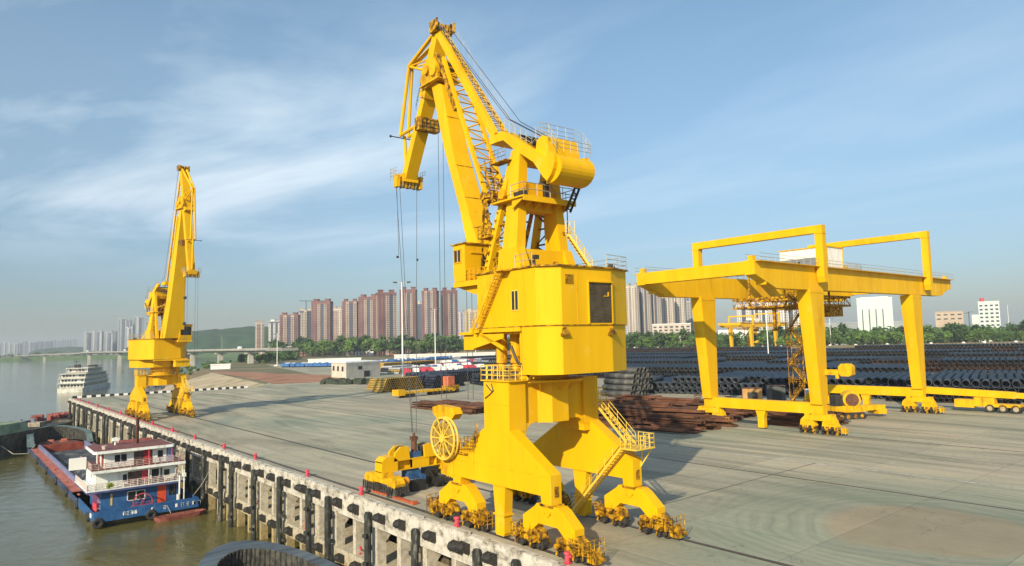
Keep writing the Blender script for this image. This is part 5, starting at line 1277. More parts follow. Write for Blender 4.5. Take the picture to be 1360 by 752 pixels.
    for x, zt in ((X0 + .3, 34.9), (X1 + 4.2, 37.6)):
        mb = MB()
        for y in (Y0 - 1.7, Y1 + 1.7):
            mb.bx(x - .65, x + .65, y - .65, y + .65, 26.2, zt - 1.0); mb.prism([(-.65, 26.2), (.65, 26.2), (.35, 25.2), (-.35, 25.2)], (x, y - .64, 0), (1, 0, 0), (0, 0, 1), (0, 1.28, 0)); mb.bx(x - .72, x + .72, y - .72, y + .72, zt - 1.5, zt - 1.35)
        mb.bx(x - .66, x + .66, Y0 - 2.36, Y1 + 2.36, zt - 1.3, zt); mb.build('saddle_frame', YEL, r)
    mb = MB(); mb.bx(8.6, 14.6, 1.4, 10.4, 28.05, 32.2); h_ = mb.build('electrical_house', WHT, r)
    mb = MB(); mb.bx(8.45, 14.75, 1.25, 10.55, 32.2, 32.4); mb.bx(8.55, 8.75, 1.3, 1.5, 28, 32.2); mb.bx(14.5, 14.7, 1.3, 1.5, 28, 32.2); mb.build('roof_trim', YEL2, h_)
    mb = MB(); mb.bx(8.52, 8.6, 6.5, 7.4, 28.3, 29.9); mb.build('opening', DGR, h_)
    mb = MB(); mb.bx(16.0, 20.5, 1.5, 19.5, 28.1, 28.4)
    for y in (4, 9, 14): mb.bx(16.5, 20, y, y + 2.6, 28.4, 29.5); mb.cyl((18, y - 1, 29), (1, 0, 0), .5, 2.4, 10)
    mb.build('trolley', YEL2, r)
    mb = MB(); mb.rail([(15.5, 1.2, 28.3), (21.5, 1.2, 28.3), (21.5, 20, 28.3)], 1.2, 3, 1.2, .05); mb.build('trolley_railing', GALV, r)
    mb = MB()
    for z in (21.8, 23.4):
        for y in (3, 18): mb.beam((4, y, z), (20, y, z), .3, .35)
        for x in (4, 12, 20): mb.beam((x, 3, z), (x, 18, z), .3, .35)
    for y in (3, 18): mb.lattice((4, y, 21.8), (20, y, 21.8), (4, y, 23.4), (20, y, 23.4), 10, .05)
    for x in (4, 20): mb.lattice((x, 3, 21.8), (x, 18, 21.8), (x, 3, 23.4), (x, 18, 23.4), 14, .07)
    mb.bx(4, 12, 3, 18, 21.72, 21.8); mb.bx(14, 19, 4, 9, 19.8, 21.7)
    for x in (5, 18): mb.beam((x, 6, 22), (x, 6, 28), .3, .3); mb.beam((x, 15, 22), (x, 15, 28), .3, .3)
    mb.bx(5.0, 5.5, 10, 10.5, 17.6, 21.8); mb.bx(4.6, 6.2, 10, 10.5, 17.3, 17.7); mb.build('hoist_platform', YELD, r)
    if full:
        mb = MB(); x, y = 1.9, 4.4
        for q in ((x - .7, y - 1.4), (x + .7, y - 1.4), (x - .7, y + 1.4), (x + .7, y + 1.4)): mb.beam((*q, 5), (*q, 23.9), .1, .1)
        for i in range(6):
            z0, z1 = 5 + i * 3.1, 8.1 + i * 3.1; s = 1 if i % 2 else -1
            mb.stair((x + .32 * s, y - 1.2 * s, z0), (x + .32 * s, y + 1.2 * s, z1), (1, 0, 0), .55, .45)
            mb.bx(x - .9, x + .9, y + 1.0 * s - .45, y + 1.0 * s + .45, z1, z1 + .08); mb.rail([(x - .95, y - 1.4, z1), (x - .95, y + 1.4, z1), (x + .95, y + 1.4, z1)], 1.1, 3, .7, .04)
        mb.bx(x - 1.6, x + 1.2, y - 1.4, y + 2.8, 3.6, 5.0); mb.build('stair_tower', YELD, r)
        mb = MB(); mb.beam((.6, -.9, 10.2), (.6, -4.2, 10.2), .5, .9); mb.prism([(-1.1, -.7), (-.6, -1.0), (.7, -1.0), (1.1, -.5), (1.1, .6), (.6, 1.05), (-.6, 1.05), (-1.1, .6)], (0, -4.6, 10.6), (0, 1, 0), (0, 0, 1), (1.2, 0, 0)); mb.cyl((.6, -3.0, 9.6), (0, 0, 1), .3, .8, 8); mb.build('cable_drum', YEL2, r)
        mb = MB()
        for q in (-1.2, 1.2): mb.path([(12 + q, 9, 21.8), (12 + q, 9, 9)], .04, 4)
        mb.build('hoist_rope', ROPE, r)
    return r
g1 = gantry((113.9, 58.1, .02), 'large yellow gantry crane straddling the rusty piles and the near end of the pipe yard')
g2 = dup(g1, (573, 352, 0), 0, 'small looking yellow gantry crane far behind, seen between the legs of the large one')

# ------------------------------------------------------------------ the pipe yard
PR, PL = .86, 8.0
D0 = V((163, 142, 0)); dr_ = nrm(V((34, -122, 0))); dn = V((-dr_.y, dr_.x, 0))
ang = math.atan2(dn.y, dn.x)
pipe_near = pipe_mesh(PR, PL, 16)
pm2 = pmat('grey_coated_pipe', [(.022, .023, .025), (.065, .066, .066), (.19, .19, .175)], .5, .6, 6, .3, .8)
pipe_grey = pipe_mesh(PR, 11.0, 16, 'steel_pipe', pm2)
PLAB = 'dark coated steel pipe in the nearest stacked row of the pipe yard'
cnt = 0
row0 = []
for k in range(3):
    n_ = 60 - k
    for i in range(n_):
        s_ = i * 1.93 + k * .965 + .9
        hidden = s_ < 30 and k < 0
        row0.append((s_, k))
gapk = {}
for s_, k in row0:
    if k == 2 and math.sin(s_ * .21) + .6 * math.sin(s_ * .57 + 1) > .75: continue
    p = D0 + dr_ * (s_ + rng.uniform(-.04, .04)) + dn * rng.uniform(-.35, .35)
    o = bpy.data.objects.new('steel_pipe', pipe_near); COL.objects.link(o); cnt += 1
    o.location = (p.x, p.y, .03 + PR + k * 1.62); o.rotation_euler = (rng.uniform(0, 6), 0, ang + rng.uniform(-.012, .012))
    tag(o, PLAB, 'pipe', 'pipes in the nearest row')
for k in range(5):
    for i in range(5 - k // 2):
        o = bpy.data.objects.new('steel_pipe', pipe_grey); COL.objects.link(o)
        o.location = (150.5 + i * 1.85 + k * .9, 131 + rng.uniform(-.5, .5), .03 + PR + k * 1.6); o.rotation_euler = (rng.uniform(0, 6), 0, R(92))
        tag(o, 'grey pipe seen lengthwise in the stack beside the rusty steel piles', 'pipe', 'grey pipes in the lengthwise stack')
# everything further off: one mass of pipes
pv, pf_, pmi = [], [], []
PM = [pm_, pm2, pmat('brown_pipe', [(.05, .025, .018), (.12, .06, .04), (.2, .11, .08)], .6, .7), pmat('navy_pipe', [(.010, .013, .026), (.026, .034, .062), (.10, .11, .14)], .6, .55),
      pmat('yellow_pipe', [(.40, .24, .03), (.62, .42, .10)], .8, .6), pmat('red_pipe', [(.28, .02, .03), (.50, .07, .08)], .8, .6), pmat('white_pipe', [(.45, .47, .50), (.68, .70, .72)], .8, .6), mat('pipe_bore', (.006, .006, .007), .9)]
def mass(p, ax, r, L, mi, n=8):
    ax = V(ax); side = V((-ax.y, ax.x, 0)); b0 = len(pv)
    a = V(p); ring_ = [side * (r * math.cos(2 * math.pi * i / n)) + V((0, 0, r * math.sin(2 * math.pi * i / n))) for i in range(n)]
    for q in (a, a + ax * L): 
        for t_ in ring_: pv.append(tuple(q + t_))
    for t_ in ring_: pv.append(tuple(a + t_ * .84))
    for t_ in ring_: pv.append(tuple(a + ax * 1.2 + t_ * .84))
    for i in range(n):
        j = (i + 1) % n
        pf_.append((b0 + i, b0 + j, b0 + n + j, b0 + n + i)); pmi.append(mi)
        pf_.append((b0 + 2 * n + j, b0 + 2 * n + i, b0 + i, b0 + j)); pmi.append(mi)
        pf_.append((b0 + 2 * n + i, b0 + 2 * n + j, b0 + 3 * n + j, b0 + 3 * n + i)); pmi.append(7)
    pf_.append(tuple(b0 + 3 * n + i for i in range(n))); pmi.append(7)
    pf_.append(tuple(b0 + n + i for i in range(n))); pmi.append(7)
def row(off, s0, s1, layers, r, mis, depth=2, L=8.0, prob=1.0, sw=0.0):
    for k in range(layers):
        s_ = s0 + k * r * 1.1; blk = 0; mi = mis[0]; jit = 0
        while s_ < s1 - k * r * 1.1:
            if blk <= 0:
                blk = rng.randint(8, 22); mi = rng.choice(mis); jit = rng.uniform(-.8, .8); top_ = layers - (rng.random() < .3)
            blk -= 1
            if k < top_ and rng.random() < prob:
                e = rng.uniform(-.3, .3)
                for dd in range(depth):
                    p = D0 + dr_ * s_ + dn * (off + dd * (L + .12) + jit * .5 + e + sw * s_)
                    mass((p.x, p.y, r + k * r * 1.86), dn, r, L, mi)
            s_ += r * 2.2
row(8.6, 0, 128, 3, .86, [0, 1, 1, 3], 3, 10.0)
row(66, -70, 70, 3, .86, [0, 1, 3, 3], 4, 8.0)
row(66, 76, 150, 3, .86, [2, 2, 1], 3, 8.0)
row(128, -100, 40, 3, .9, [0, 1, 1, 3], 4, 9.0)
row(128, 48, 110, 3, .9, [2, 2, 0], 4, 9.0)
row(122, 116, 190, 3, .9, [0, 1, 3], 4, 9.0)
row(196, -130, 60, 3, .95, [1, 3, 0, 3], 4, 9.0)
row(200, 70, 230, 3, .95, [1, 0, 2], 4, 9.0)
row(262, -150, 90, 3, 1.0, [1, 3, 0], 4, 10.0)
row(268, 100, 260, 3, 1.0, [0, 1, 3], 4, 10.0)
row(335, -190, 280, 4, 1.0, [0, 3, 1, 2], 3, 11.0)
row(385, 30, 120, 3, .9, [5, 5, 2], 1, 10.0)
row(385, 130, 220, 3, .9, [3, 1], 2, 10.0)
row(-6, 70, 96, 2, .55, [1, 6, 1], 1, 7.0)
# coloured stacks on the far side, left of the near crane
yx = V((.55, .83, 0)); yn = V((.83, -.55, 0))
def stack(x0, y0, x1, y1, layers, r, L, mis, depth=1):
    a, b_ = V((x0, y0, 0)), V((x1, y1, 0)); d = nrm(b_ - a); nn = V((-d.y, d.x, 0))
    if nn.dot(V((.64, .77, 0))) < 0: nn = -nn
    n_ = int((b_ - a).length / (2.1 * r))
    for dd in range(depth):
        for k in range(layers):
            mi = rng.choice(mis)
            for i in range(n_ - k):
                p = a + d * (i * 2.1 * r + k * r) + nn * (dd * (L + .8))
                mass((p.x, p.y, r + k * r * 1.85), nn, r, L, mi)
stack(117, 212, 137, 217, 6, .42, 5, [4], 1)
stack(119.5, 217, 138, 221.5, 5, .42, 5, [4], 1)
stack(122, 226, 141, 231, 5, .42, 5, [4], 1)
stack(138.5, 214, 156, 217, 5, .5, 6, [3], 2)
stack(158, 208, 190, 199, 4, .55, 8, [3, 0, 1], 2)
stack(150, 236, 205, 240, 4, .6, 8, [3, 1, 3], 2)
stack(203, 268, 235, 272, 3, .6, 9, [3, 0, 1], 2)
stack(186, 294, 214, 300, 2, .55, 8, [5], 1)
stack(218, 302, 246, 302, 2, .55, 8, [6, 5], 1)
stack(192, 330, 222, 338, 3, .6, 9, [6, 4], 1)
stack(244, 368, 276, 378, 3, .6, 8, [5], 1)
stack(214, 388, 236, 398, 4, .6, 8, [4], 2)
stack(240, 398, 270, 412, 4, .6, 8, [4, 4, 0], 2)
stack(205, 362, 228, 370, 3, .6, 8, [3, 6], 1)
stack(300, 392, 380, 384, 3, .8, 10, [6, 3], 2)
stack(330, 460, 420, 455, 3, .8, 10, [3, 6], 2)
me = bpy.data.meshes.new('stacked_pipes'); me.from_pydata(pv, [], pf_)
for m_ in PM: me.materials.append(m_)
me.polygons.foreach_set('material_index', pmi); me.polygons.foreach_set('use_smooth', [len(f) == 4 for f in pf_]); me.update()
o = bpy.data.objects.new('stacked_pipes', me); COL.objects.link(o); tag(o, 'far rows of stacked dark and coloured pipes filling the yard', 'pipes', None, 'stuff')

# rusty bar bundles
RST = [pmat('rusty_steel_%s' % a, c, 1.4, .85, 8, .3, .7, (.25, 1, 1), .4, 3) for a, c in (('dark', [(.03, .014, .009), (.08, .035, .02), (.14, .065, .036)]), ('brown', [(.045, .019, .011), (.10, .043, .024), (.17, .08, .046)]), ('red', [(.06, .023, .013), (.135, .053, .026), (.21, .095, .053)]))]
def bundle_mesh(L, wd, ht, m):
    mb = MB(); nw = max(3, int(wd / .22)); nh = max(1, int(ht / .18))
    for j in range(nh):
        for i in range(nw):
            x0 = rng.uniform(-.5, .2); x1 = L + rng.uniform(-.4, .5); y = -wd / 2 + (i + .5) * wd / nw + rng.uniform(-.03, .03); z = (j + .5) * ht / nh + rng.uniform(-.02, .02)
            mb.beam((x0, y, z), (x1, y + rng.uniform(-.08, .08), z + rng.uniform(-.03, .03)), wd / nw * .9, ht / nh * .85)
    return mb.mesh('steel_bundle', m)
BUN = [bundle_mesh(L, w_, h_, m_) for L, w_, h_, m_ in ((12, 1.5, .34, RST[0]), (12, 1.8, .4, RST[1]), (9.5, 1.4, .42, RST[2]), (11, 1.2, .5, RST[1]), (12, 2.0, .3, RST[0]))]
def bundles(cx, cy, wx, ly, layers, lab, grp, rot=90, top=lambda x, y: 1.0):
    for k in range(layers):
        y = cy
        while y < cy + ly - 4:
            x = cx + k * .35
            while x < cx + wx - k * .35:
                if k < layers * top(x, y) and rng.random() < .93:
                    o = bpy.data.objects.new('steel_bundle', rng.choice(BUN)); COL.objects.link(o)
                    o.location = (x + rng.uniform(-.2, .2), y + rng.uniform(-1.4, 1.4), .03 + k * .43); o.rotation_euler = (rng.uniform(-.01, .01), rng.uniform(-.012, .012), R(rot + rng.uniform(-7, 7)))
                    tag(o, lab, 'steel bundle', grp)
                x += rng.uniform(1.9, 2.6)
            y += 12.6
bundles(98.5, 75, 16, 38, 8, 'rusty brown steel bar bundle in the big pile beside the large gantry crane', 'bundles in the big rusty pile', 96, lambda x, y: .55 + .5 * math.sin(x * .6 + 1))
bundles(115, 80, 18, 40, 7, 'rusty steel bar bundle in the rear pile in front of the grey pipes', 'bundles in the rear rusty pile', 97, lambda x, y: .6 + .4 * math.sin(x * .5))
bundles(98, 112, 17, 15, 6, 'rusty steel bar bundle in the middle pile behind the near crane legs', 'bundles in the middle rusty pile', 88)
bundles(95, 131, 9, 26, 4, 'rusty steel bar bundle in the low pile left of the near crane', 'bundles in the left rusty pile', 90)
bundles(119, 62, 10, 14, 6, 'rusty steel bar bundle lying under the sill beam of the large gantry crane', 'bundles under the gantry crane', 84)

# ------------------------------------------------------------------ vehicles, cabins and poles in the yard
ft = empty('flatbed_trailer', (108, 187.5, .03), 'long low yellow flatbed trailer with dark wheels in front of the yellow pipe stack', 'trailer', None, math.atan2(3.5, 22))
mb = MB(); mb.bx(0, 22.5, -1.4, 1.4, 1.15, 1.75); mb.bx(-.4, 2.2, -1.5, 1.5, .7, 2.5); mb.bx(20.5, 23.4, -1.3, 1.3, .7, 1.3); mb.build('bed', YEL2, ft)
for x in (2.6, 4.2, 5.8, 14, 15.6, 17.2, 21.5):
    mb = MB(); mb.cyl((x, 0, .6), (0, 1, 0), .6, 2.7, 12); mb.build('wheel', RUB, ft)
mb = MB()
for i in range(10): mb.bx(1 + i * 2.1, 1.15 + i * 2.1, -1.45, -1.38, .9, 1.75)
mb.build('side_stakes', YELD, ft)
ld = empty('yard_loader', (128.5, 192, .03), 'small yellow yard loader carrying an orange cabin at the end of the trailer', 'loader', None, .2)
MB().bx(0, 6, -1.3, 1.3, .9, 2.4).build('chassis', YELD, ld)
MB().bx(.6, 3.6, -1.2, 1.2, 2.4, 5.4).build('cabin', pmat('orange_cabin', [(.45, .10, .04), (.62, .18, .09)], 1), ld)
for x in (1, 3, 5): MB().cyl((x, 0, .65), (0, 1, 0), .65, 2.9, 12).build('wheel', RUB, ld)
tr_ = empty('truck_crane', (164.5, 60.5, .03), 'yellow truck crane with a long boom laid level over three big wheels', 'truck crane', None, R(-88))
mb = MB(); mb.beam((0, 0, 4.0), (16.5, 0, 3.5), 1.2, 1.45, 1.1, 1.3); mb.beam((16.5, 0, 3.5), (20.6, 0, 3.35), .9, 1.05); mb.box((20.9, 0, 3.4), (.9, 1.3, 1.7)); mb.build('boom', YEL, tr_)
mb = MB(); mb.bx(6, 17.3, -1.3, 1.3, 1.1, 1.7); mb.bx(6, 9.5, -1.35, 1.35, .8, 2.4); mb.bx(9.5, 13, -1.2, 1.2, 1.7, 2.9); mb.build('chassis', YEL2, tr_)
for x in (12.2, 14.4, 16.6):
    mb = MB(); mb.cyl((x, 0, .82), (0, 1, 0), .82, 2.6, 16); w_ = mb.build('wheel', RUB, tr_); mb = MB()
    for s in (-1, 1): mb.cyl((x, s * 1.32, .82), (0, 1, 0), .48, .04, 12)
    mb.build('rim', pmat('dusty_rim', [(.3, .25, .16), (.45, .38, .26)], 2), w_)
dg2 = empty('crawler_rig', (137.2, 65.2, .03), 'yellow crawler rig with a big drum standing behind the near gantry leg', 'crawler machine', None, R(-25))
for y in (-1.7, 1.7):
    mb = MB(); mb.prism([(-3.4, .5), (-2.8, 0), (2.8, 0), (3.4, .5), (2.8, 1.1), (-2.8, 1.1)], (0, y - .4, 0), (1, 0, 0), (0, 0, 1), (0, .8, 0)); tk = mb.build('track', DGR, dg2)
    for q in (-2.2, -.8, .8, 2.2): MB().cyl((q, y, .5), (0, 1, 0), .38, .9, 10).build('roller', YELD, tk)
mb = MB(); mb.bx(-3, 3.6, -1.6, 1.6, 1.2, 2.4); mb.bx(3.4, 8.5, -1.0, 1.0, 1.3, 2.2); mb.bx(6.6, 8.4, -1.4, 1.4, .6, 1.4); mb.build('body', YEL2, dg2)
MB().cyl((1.4, -.2, 3.5), (.5, 1, 0), 1.55, 2.6, 20).build('drum', YEL2, dg2)
dg2.scale = (1.05, 1.05, 1.05)
mb = MB(); mb.cyl((.7, -1.6, 3.5), (.5, 1, 0), 1.15, .1, 18); mb.build('drum_face', BROWN, dg2)
mb = MB(); mb.bx(-2.8, -1.2, -1.4, .2, 2.4, 4.4); mb.build('cab', DGR, dg2)
def cabin(name, loc, rz, d, m, label, openm=None):
    r = empty(name, loc, label, 'cabin', None, rz); x, y, z = d
    MB().box((0, 0, z / 2), d).build('body', m, r)
    mb = MB(); mb.box((0, -y / 2 - .02, z * .45), (x * .5, .06, z * .6)); mb.build('doorway', openm or DGR, r)
    mb = MB(); mb.box((0, 0, z + .06), (x + .3, y + .3, .12)); mb.build('roof', BROWN if openm is None else WHT, r)
    return r
cabin('site_cabin', (155, 96, .03), R(-55), (4.6, 3, 3.6), pmat('orange_box', [(.35, .18, .05), (.5, .3, .12)], 1), 'orange brown site cabin with open doorway in front of the pipe rows')
cabin('storage_container', (160, 92.5, .03), R(-55), (4.2, 3, 4.0), pmat('slate_box', [(.04, .05, .06), (.1, .11, .12)], 1), 'dark slate storage container between the orange and the blue cabin')
cabin('tool_container', (163, 84, .03), R(-55), (4.6, 3, 3.2), BLU, 'blue tool container behind the sill beam of the large gantry crane', pmat('pale_side', [(.5, .55, .6), (.65, .7, .72)], 1))
for i, (x, y, l_) in enumerate(((158, 104, 'low steel frame left of the orange site cabin'), (150.5, 108, 'small reddish steel crate standing alone on the pale concrete'), (165, 81, 'yellow flat crate beside the blue tool container'))):
    mb = MB()
    for q in (0, 2.2): 
        for p in (0, 1.4): mb.beam((q, p, 0), (q, p, 1.5), .16, .16)
    for z in (.1, 1.5): mb.beam((0, 0, z), (2.2, 0, z), .16, .16); mb.beam((0, 1.4, z), (2.2, 1.4, z), .16, .16); mb.beam((0, 0, z), (0, 1.4, z), .16, .16); mb.beam((2.2, 0, z), (2.2, 1.4, z), .16, .16)
    mb.bx(.2, 2.0, .2, 1.2, .2, .9)
    o = mb.build('steel_crate', [PM[1], BROWN, YEL2][i]); o.location = (x, y, .03); o.rotation_euler = (0, 0, .6); tag(o, l_, 'crate')
# office building in the yard
ob = empty('yard_office', (154.5, 316.8, .02), 'two storey white and beige office building on the yard, three windows on its left face', 'building')
ux, uy = nrm(V((24.4, 10.5, 0))), nrm(V((2.9, 23.1, 0)))
pl = [V((0, 0, 0)), ux * 26.5, ux * 26.5 + uy * 23, uy * 23]
mb = MB(); mb.prism([(p.x, p.y) for p in pl], (0, 0, 0), (1, 0, 0), (0, 1, 0), (0, 0, 7.4)); wl_ = mb.build('wall', pmat('cream_render', [(.52, .48, .40), (.68, .64, .56)], .3, .8), ob)
cen = (pl[0] + pl[2]) / 2
mb = MB(); mb.prism([tuple((cen + (p - cen) * 1.03)[:2]) for p in pl], (0, 0, 7.4), (1, 0, 0), (0, 1, 0), (0, 0, .5)); mb.build('roof', WHT, ob)
for i in range(3):
    c = uy * (4 + i * 7); mb = MB(); mb.beam(c + V((-.08, 0, 4.6)), c + uy * 2.6 + V((-.08, 0, 4.6)), .12, 2.4); mb.build('window', GLS, ob)
c = ux * 9; mb = MB(); mb.beam(c + V((0, -.08, 4.8)), c + ux * 3 + V((0, -.08, 4.8)), .12, 1.6); mb.build('window', GLS, ob)
c = ux * 13.5; mb = MB(); mb.beam(c + V((0, -.08, 1.6)), c + ux * 4.5 + V((0, -.08, 1.6)), .14, 3.1); mb.build('door', DGR, ob)
# dark green covered goods in front of the office
for i in range(16):
    mb = MB(); L_ = rng.uniform(3, 5.5); mb.prism([(-L_ / 2, 0), (L_ / 2, 0), (L_ / 2 - .3, rng.uniform(1.2, 2.4)), (0, rng.uniform(1.8, 2.9)), (-L_ / 2 + .4, rng.uniform(1.0, 2.2))], (0, -1.3, 0), (1, 0, 0), (0, 0, 1), (0, 2.6, 0))
    o = mb.build('covered_load', pmat('green_canvas_%d' % (i % 3), [(.02, .03, .022), (.06, .075, .055)], .7, .85)) if i < 3 else mb.build('covered_load', bpy.data.materials['green_canvas_%d' % (i % 3)])
    t_ = i / 15; o.location = (128 + 11 * t_ + rng.uniform(-2, 2), 283 - 24 * t_ + rng.uniform(-4, 6), .02); o.rotation_euler = (0, 0, rng.uniform(0, 3)); tag(o, 'dark green covered load on the ground before the yard office', 'load', 'covered loads before the office')
# trucks parked in line
tb = pmat('truck_blue', [(.02, .10, .32), (.05, .20, .50)], .5); twm = WHT
def truck_mesh():
    mb = MB(); mb.bx(0, 2.1, -1.2, 1.2, .7, 3.1); mb.bx(2.5, 9.2, -1.25, 1.25, 1.0, 1.4); mb.bx(2.6, 9.2, -1.25, 1.25, 1.4, 3.4)
    for x in (1.1, 4.2, 7.0, 8.2):
        mb.cyl((x, 0, .5), (0, 1, 0), .5, 2.5, 10)
    me_ = mb.mesh('parked_truck', [tb, twm, RUB])
    n_ = len(me_.polygons); mi = [0] * 6 + [0] * 6 + [1] * 6 + [2] * (n_ - 18); me_.polygons.foreach_set('material_index', mi); return me_
tme = truck_mesh()
tme2 = tme.copy(); tme2.materials.clear()
for m_ in (tb, tb, RUB): tme2.materials.append(m_)
tme2.polygons.foreach_set('material_index', [0] * 12 + [1] * 6 + [2] * (len(tme2.polygons) - 18))
for (xa, ya, xb, yb, n_, lb, gp) in ((206, 535, 238, 478, 24, 'blue truck parked in the tight line left of the white office building', 'trucks left of the office'), (240, 494, 385, 562, 40, 'blue truck with pale load in the long line behind the yard office', 'trucks behind the office'), (238, 484, 330, 522, 22, 'truck in the front line behind the yellow stacks', 'trucks behind the yellow stacks')):
    for i in range(n_):
        t_ = (i + .5) / n_
        o = bpy.data.objects.new('parked_truck', tme2 if rng.random() < .55 else tme); COL.objects.link(o); o.location = (xa + (xb - xa) * t_ + rng.uniform(-1, 1), ya + (yb - ya) * t_, .02); o.rotation_euler = (0, 0, R(58 + rng.uniform(-5, 5))); tag(o, lb, 'truck', gp)
tmr, tmw = tme.copy(), tme.copy()
for q_, ms in ((tmr, (RED, PM[5], RUB)), (tmw, (WHT, tb, RUB))):
    q_.materials.clear()
    for m_ in ms: q_.materials.append(m_)
for (xa, ya, xb, yb, n_, ms, lb, gp) in ((186, 312, 246, 322, 13, (tmr, tmr, tmw), 'small truck in the mixed red and white row behind the yellow pipe stacks', 'mixed trucks behind the yellow stacks'), (214, 350, 262, 360, 10, (tme2, tmw, tme), 'small blue or white truck in the row before the red pipe stack', 'trucks before the red stack'), (280, 420, 372, 436, 16, (tme, tme2, tmw, tmr), 'small truck of the mixed row standing under the hedge', 'mixed trucks under the hedge')):
    for i in range(n_):
        t_ = (i + .5) / n_; o = bpy.data.objects.new('parked_truck', rng.choice(ms)); COL.objects.link(o); o.location = (xa + (xb - xa) * t_ + rng.uniform(-1, 1), ya + (yb - ya) * t_ + rng.uniform(-1.5, 1.5), .02); o.rotation_euler = (0, 0, R(70 + rng.uniform(-8, 8))); tag(o, lb, 'truck', gp)
# light poles
def light_pole(x, y, h, lb, arms=True):
    r = empty('light_pole', (x, y, .02), lb, 'light pole')
    mb = MB(); mb.tube((0, 0, 0), (0, 0, h), .34, 10, .2); mb.build('pole', WHT, r)
    mb = MB(); mb.box((0, 0, .35), (3.4, 3.4, .7), .4); mb.build('base', WHT, r)
    if arms:
        mb = MB(); mb.beam((-2.2, 1.6, h - .2), (2.2, -1.6, h - .2), .2, .2); mb.build('arm', GALV, r)
        for s in (-1, 1):
            mb = MB(); mb.box((s * 2.1, -s * 1.5, h + .05), (1.5, .9, .35), -.6); mb.build('lamp', DGR, r)
    return r
light_pole(132.9, 226, 39.4, 'tall white light pole with two lamp arms, rising in front of the apartment towers')
light_pole(242.8, 372.4, 38, 'white light pole behind the red pipe stacks')
light_pole(389.9, 229, 37, 'plain white pole standing among the dark pipe rows', False)
light_pole(640, 312, 30, 'slim white light pole right of the near gantry leg')
light_pole(1015, 272, 46, 'tall white mast beside the stepped white building at the far right', False)
light_pole(221.7, 584.7, 27, 'slim light pole left of the blue truck line')
light_pole(411, 557.7, 18, 'short light pole near the hedge behind the near crane')
# ------------------------------------------------------------------ bridge, dyke, hills
BRC = pmat('bridge_concrete', [(.20, .20, .19), (.34, .34, .32)], .05, .8)
br = empty('road_bridge', (240, 640, 0), 'long grey concrete road bridge crossing the river in the distance', 'bridge')
q0, q1 = V((0, 0, 0)), V((-45, 2080, 0)); dq = nrm(q1 - q0)
mb = MB(); mb.beam((0, 0, 13.6), (-20, 940, 12.6), 15, 1.2); mb.beam((0, 0, 12.4), (-20, 940, 11.4), 8, 1.6); mb.beam((-20, 940, 12.0), (-45, 2080, 5.4), 15, 2.6); mb.beam((-1, -40, 13.6), (0, 0, 13.6), 15, 2.4); mb.build('deck', BRC, br)
mb = MB(); mb.beam((-7.4, 0, 14.6), (-27.4, 940, 13.6), .3, 1.0); mb.beam((7.4, 0, 14.6), (-12.6, 940, 13.6), .3, 1.0); mb.build('parapet', pmat('parapet_grey', [(.3, .3, .3), (.42, .42, .41)], .1), br)
for i, d_ in enumerate([250, 60, 150, 420, 640, 900, 1500]):
    p = dq * d_; mb = MB(); zc = 10.2 - max(0, d_ - 940) * .0058; mb.box((p.x, p.y, (zc + WZ) / 2), (5.0, 2.6, zc - WZ + .5)); mb.box((p.x, p.y, zc), (11, 2.8, 1.4)); mb.build('pier', pmat('pale_pier', [(.42, .42, .40), (.55, .55, .53)], .1) if i == 0 else bpy.data.materials['pale_pier'], br)
for i, (d_, s) in enumerate(((100, 3), (330, -3), (620, 3), (900, -3))):
    p = V((240, 640, 0)) + dq * d_ + V((s, 0, 14.2)); mb = MB(); mb.bx(-1.1, 1.1, -3.5, 2.0, .6, 3.0); mb.bx(-1.05, 1.05, 2.0, 3.5, .6, 2.2)
    for y in (-2.4, 2.4): mb.cyl((0, y, .45), (1, 0, 0), .45, 2.2, 8)
    o = mb.build('delivery_van', WHT); o.location = p; tag(o, 'white van driving on the distant road bridge', 'van', 'vans on the bridge')
for d_ in (170, 420): 
    p = V((240, 640, 14.2)) + dq * d_ + V((8, 0, 0)); mb = MB(); mb.tube((0, 0, 0), (0, 0, 16), .25, 6, .15); mb.beam((0, 0, 15.8), (-3, 0, 16), .2, .2)
    o = mb.build('street_lamp', GALV); o.location = p; tag(o, 'slim lamp post on the distant bridge in front of the wooded hill', 'street lamp', 'lamp posts on the bridge')
dykm = pmat('dry_grass_bank', [(.09, .11, .035), (.20, .15, .08), (.27, .20, .13)], .07, .95, 7, .3, .7)
mb = MB()
dl = [(790, 90), (754, 158), (603, 296), (519, 457), (483, 642), (470, 800)]
for (a, b_), (c, d) in zip(dl, dl[1:]):
    n_ = nrm(V((d - b_, -(c - a), 0))) * -1
    if n_.dot(V((.64, .77, 0))) < 0: n_ = -n_
    for o0, z0, o1, z1 in ((-2, 0, 16, 5.2), (16, 5.2, 24, 5.4), (24, 5.4, 60, 4.0)):
        mb.add([(a + n_.x * o0, b_ + n_.y * o0, z0), (c + n_.x * o0, d + n_.y * o0, z0), (c + n_.x * o1, d + n_.y * o1, z1), (a + n_.x * o1, b_ + n_.y * o1, z1)], [(0, 1, 2, 3)])
tag(mb.build('terrain', dykm), kind='structure')
from mathutils import noise as mno
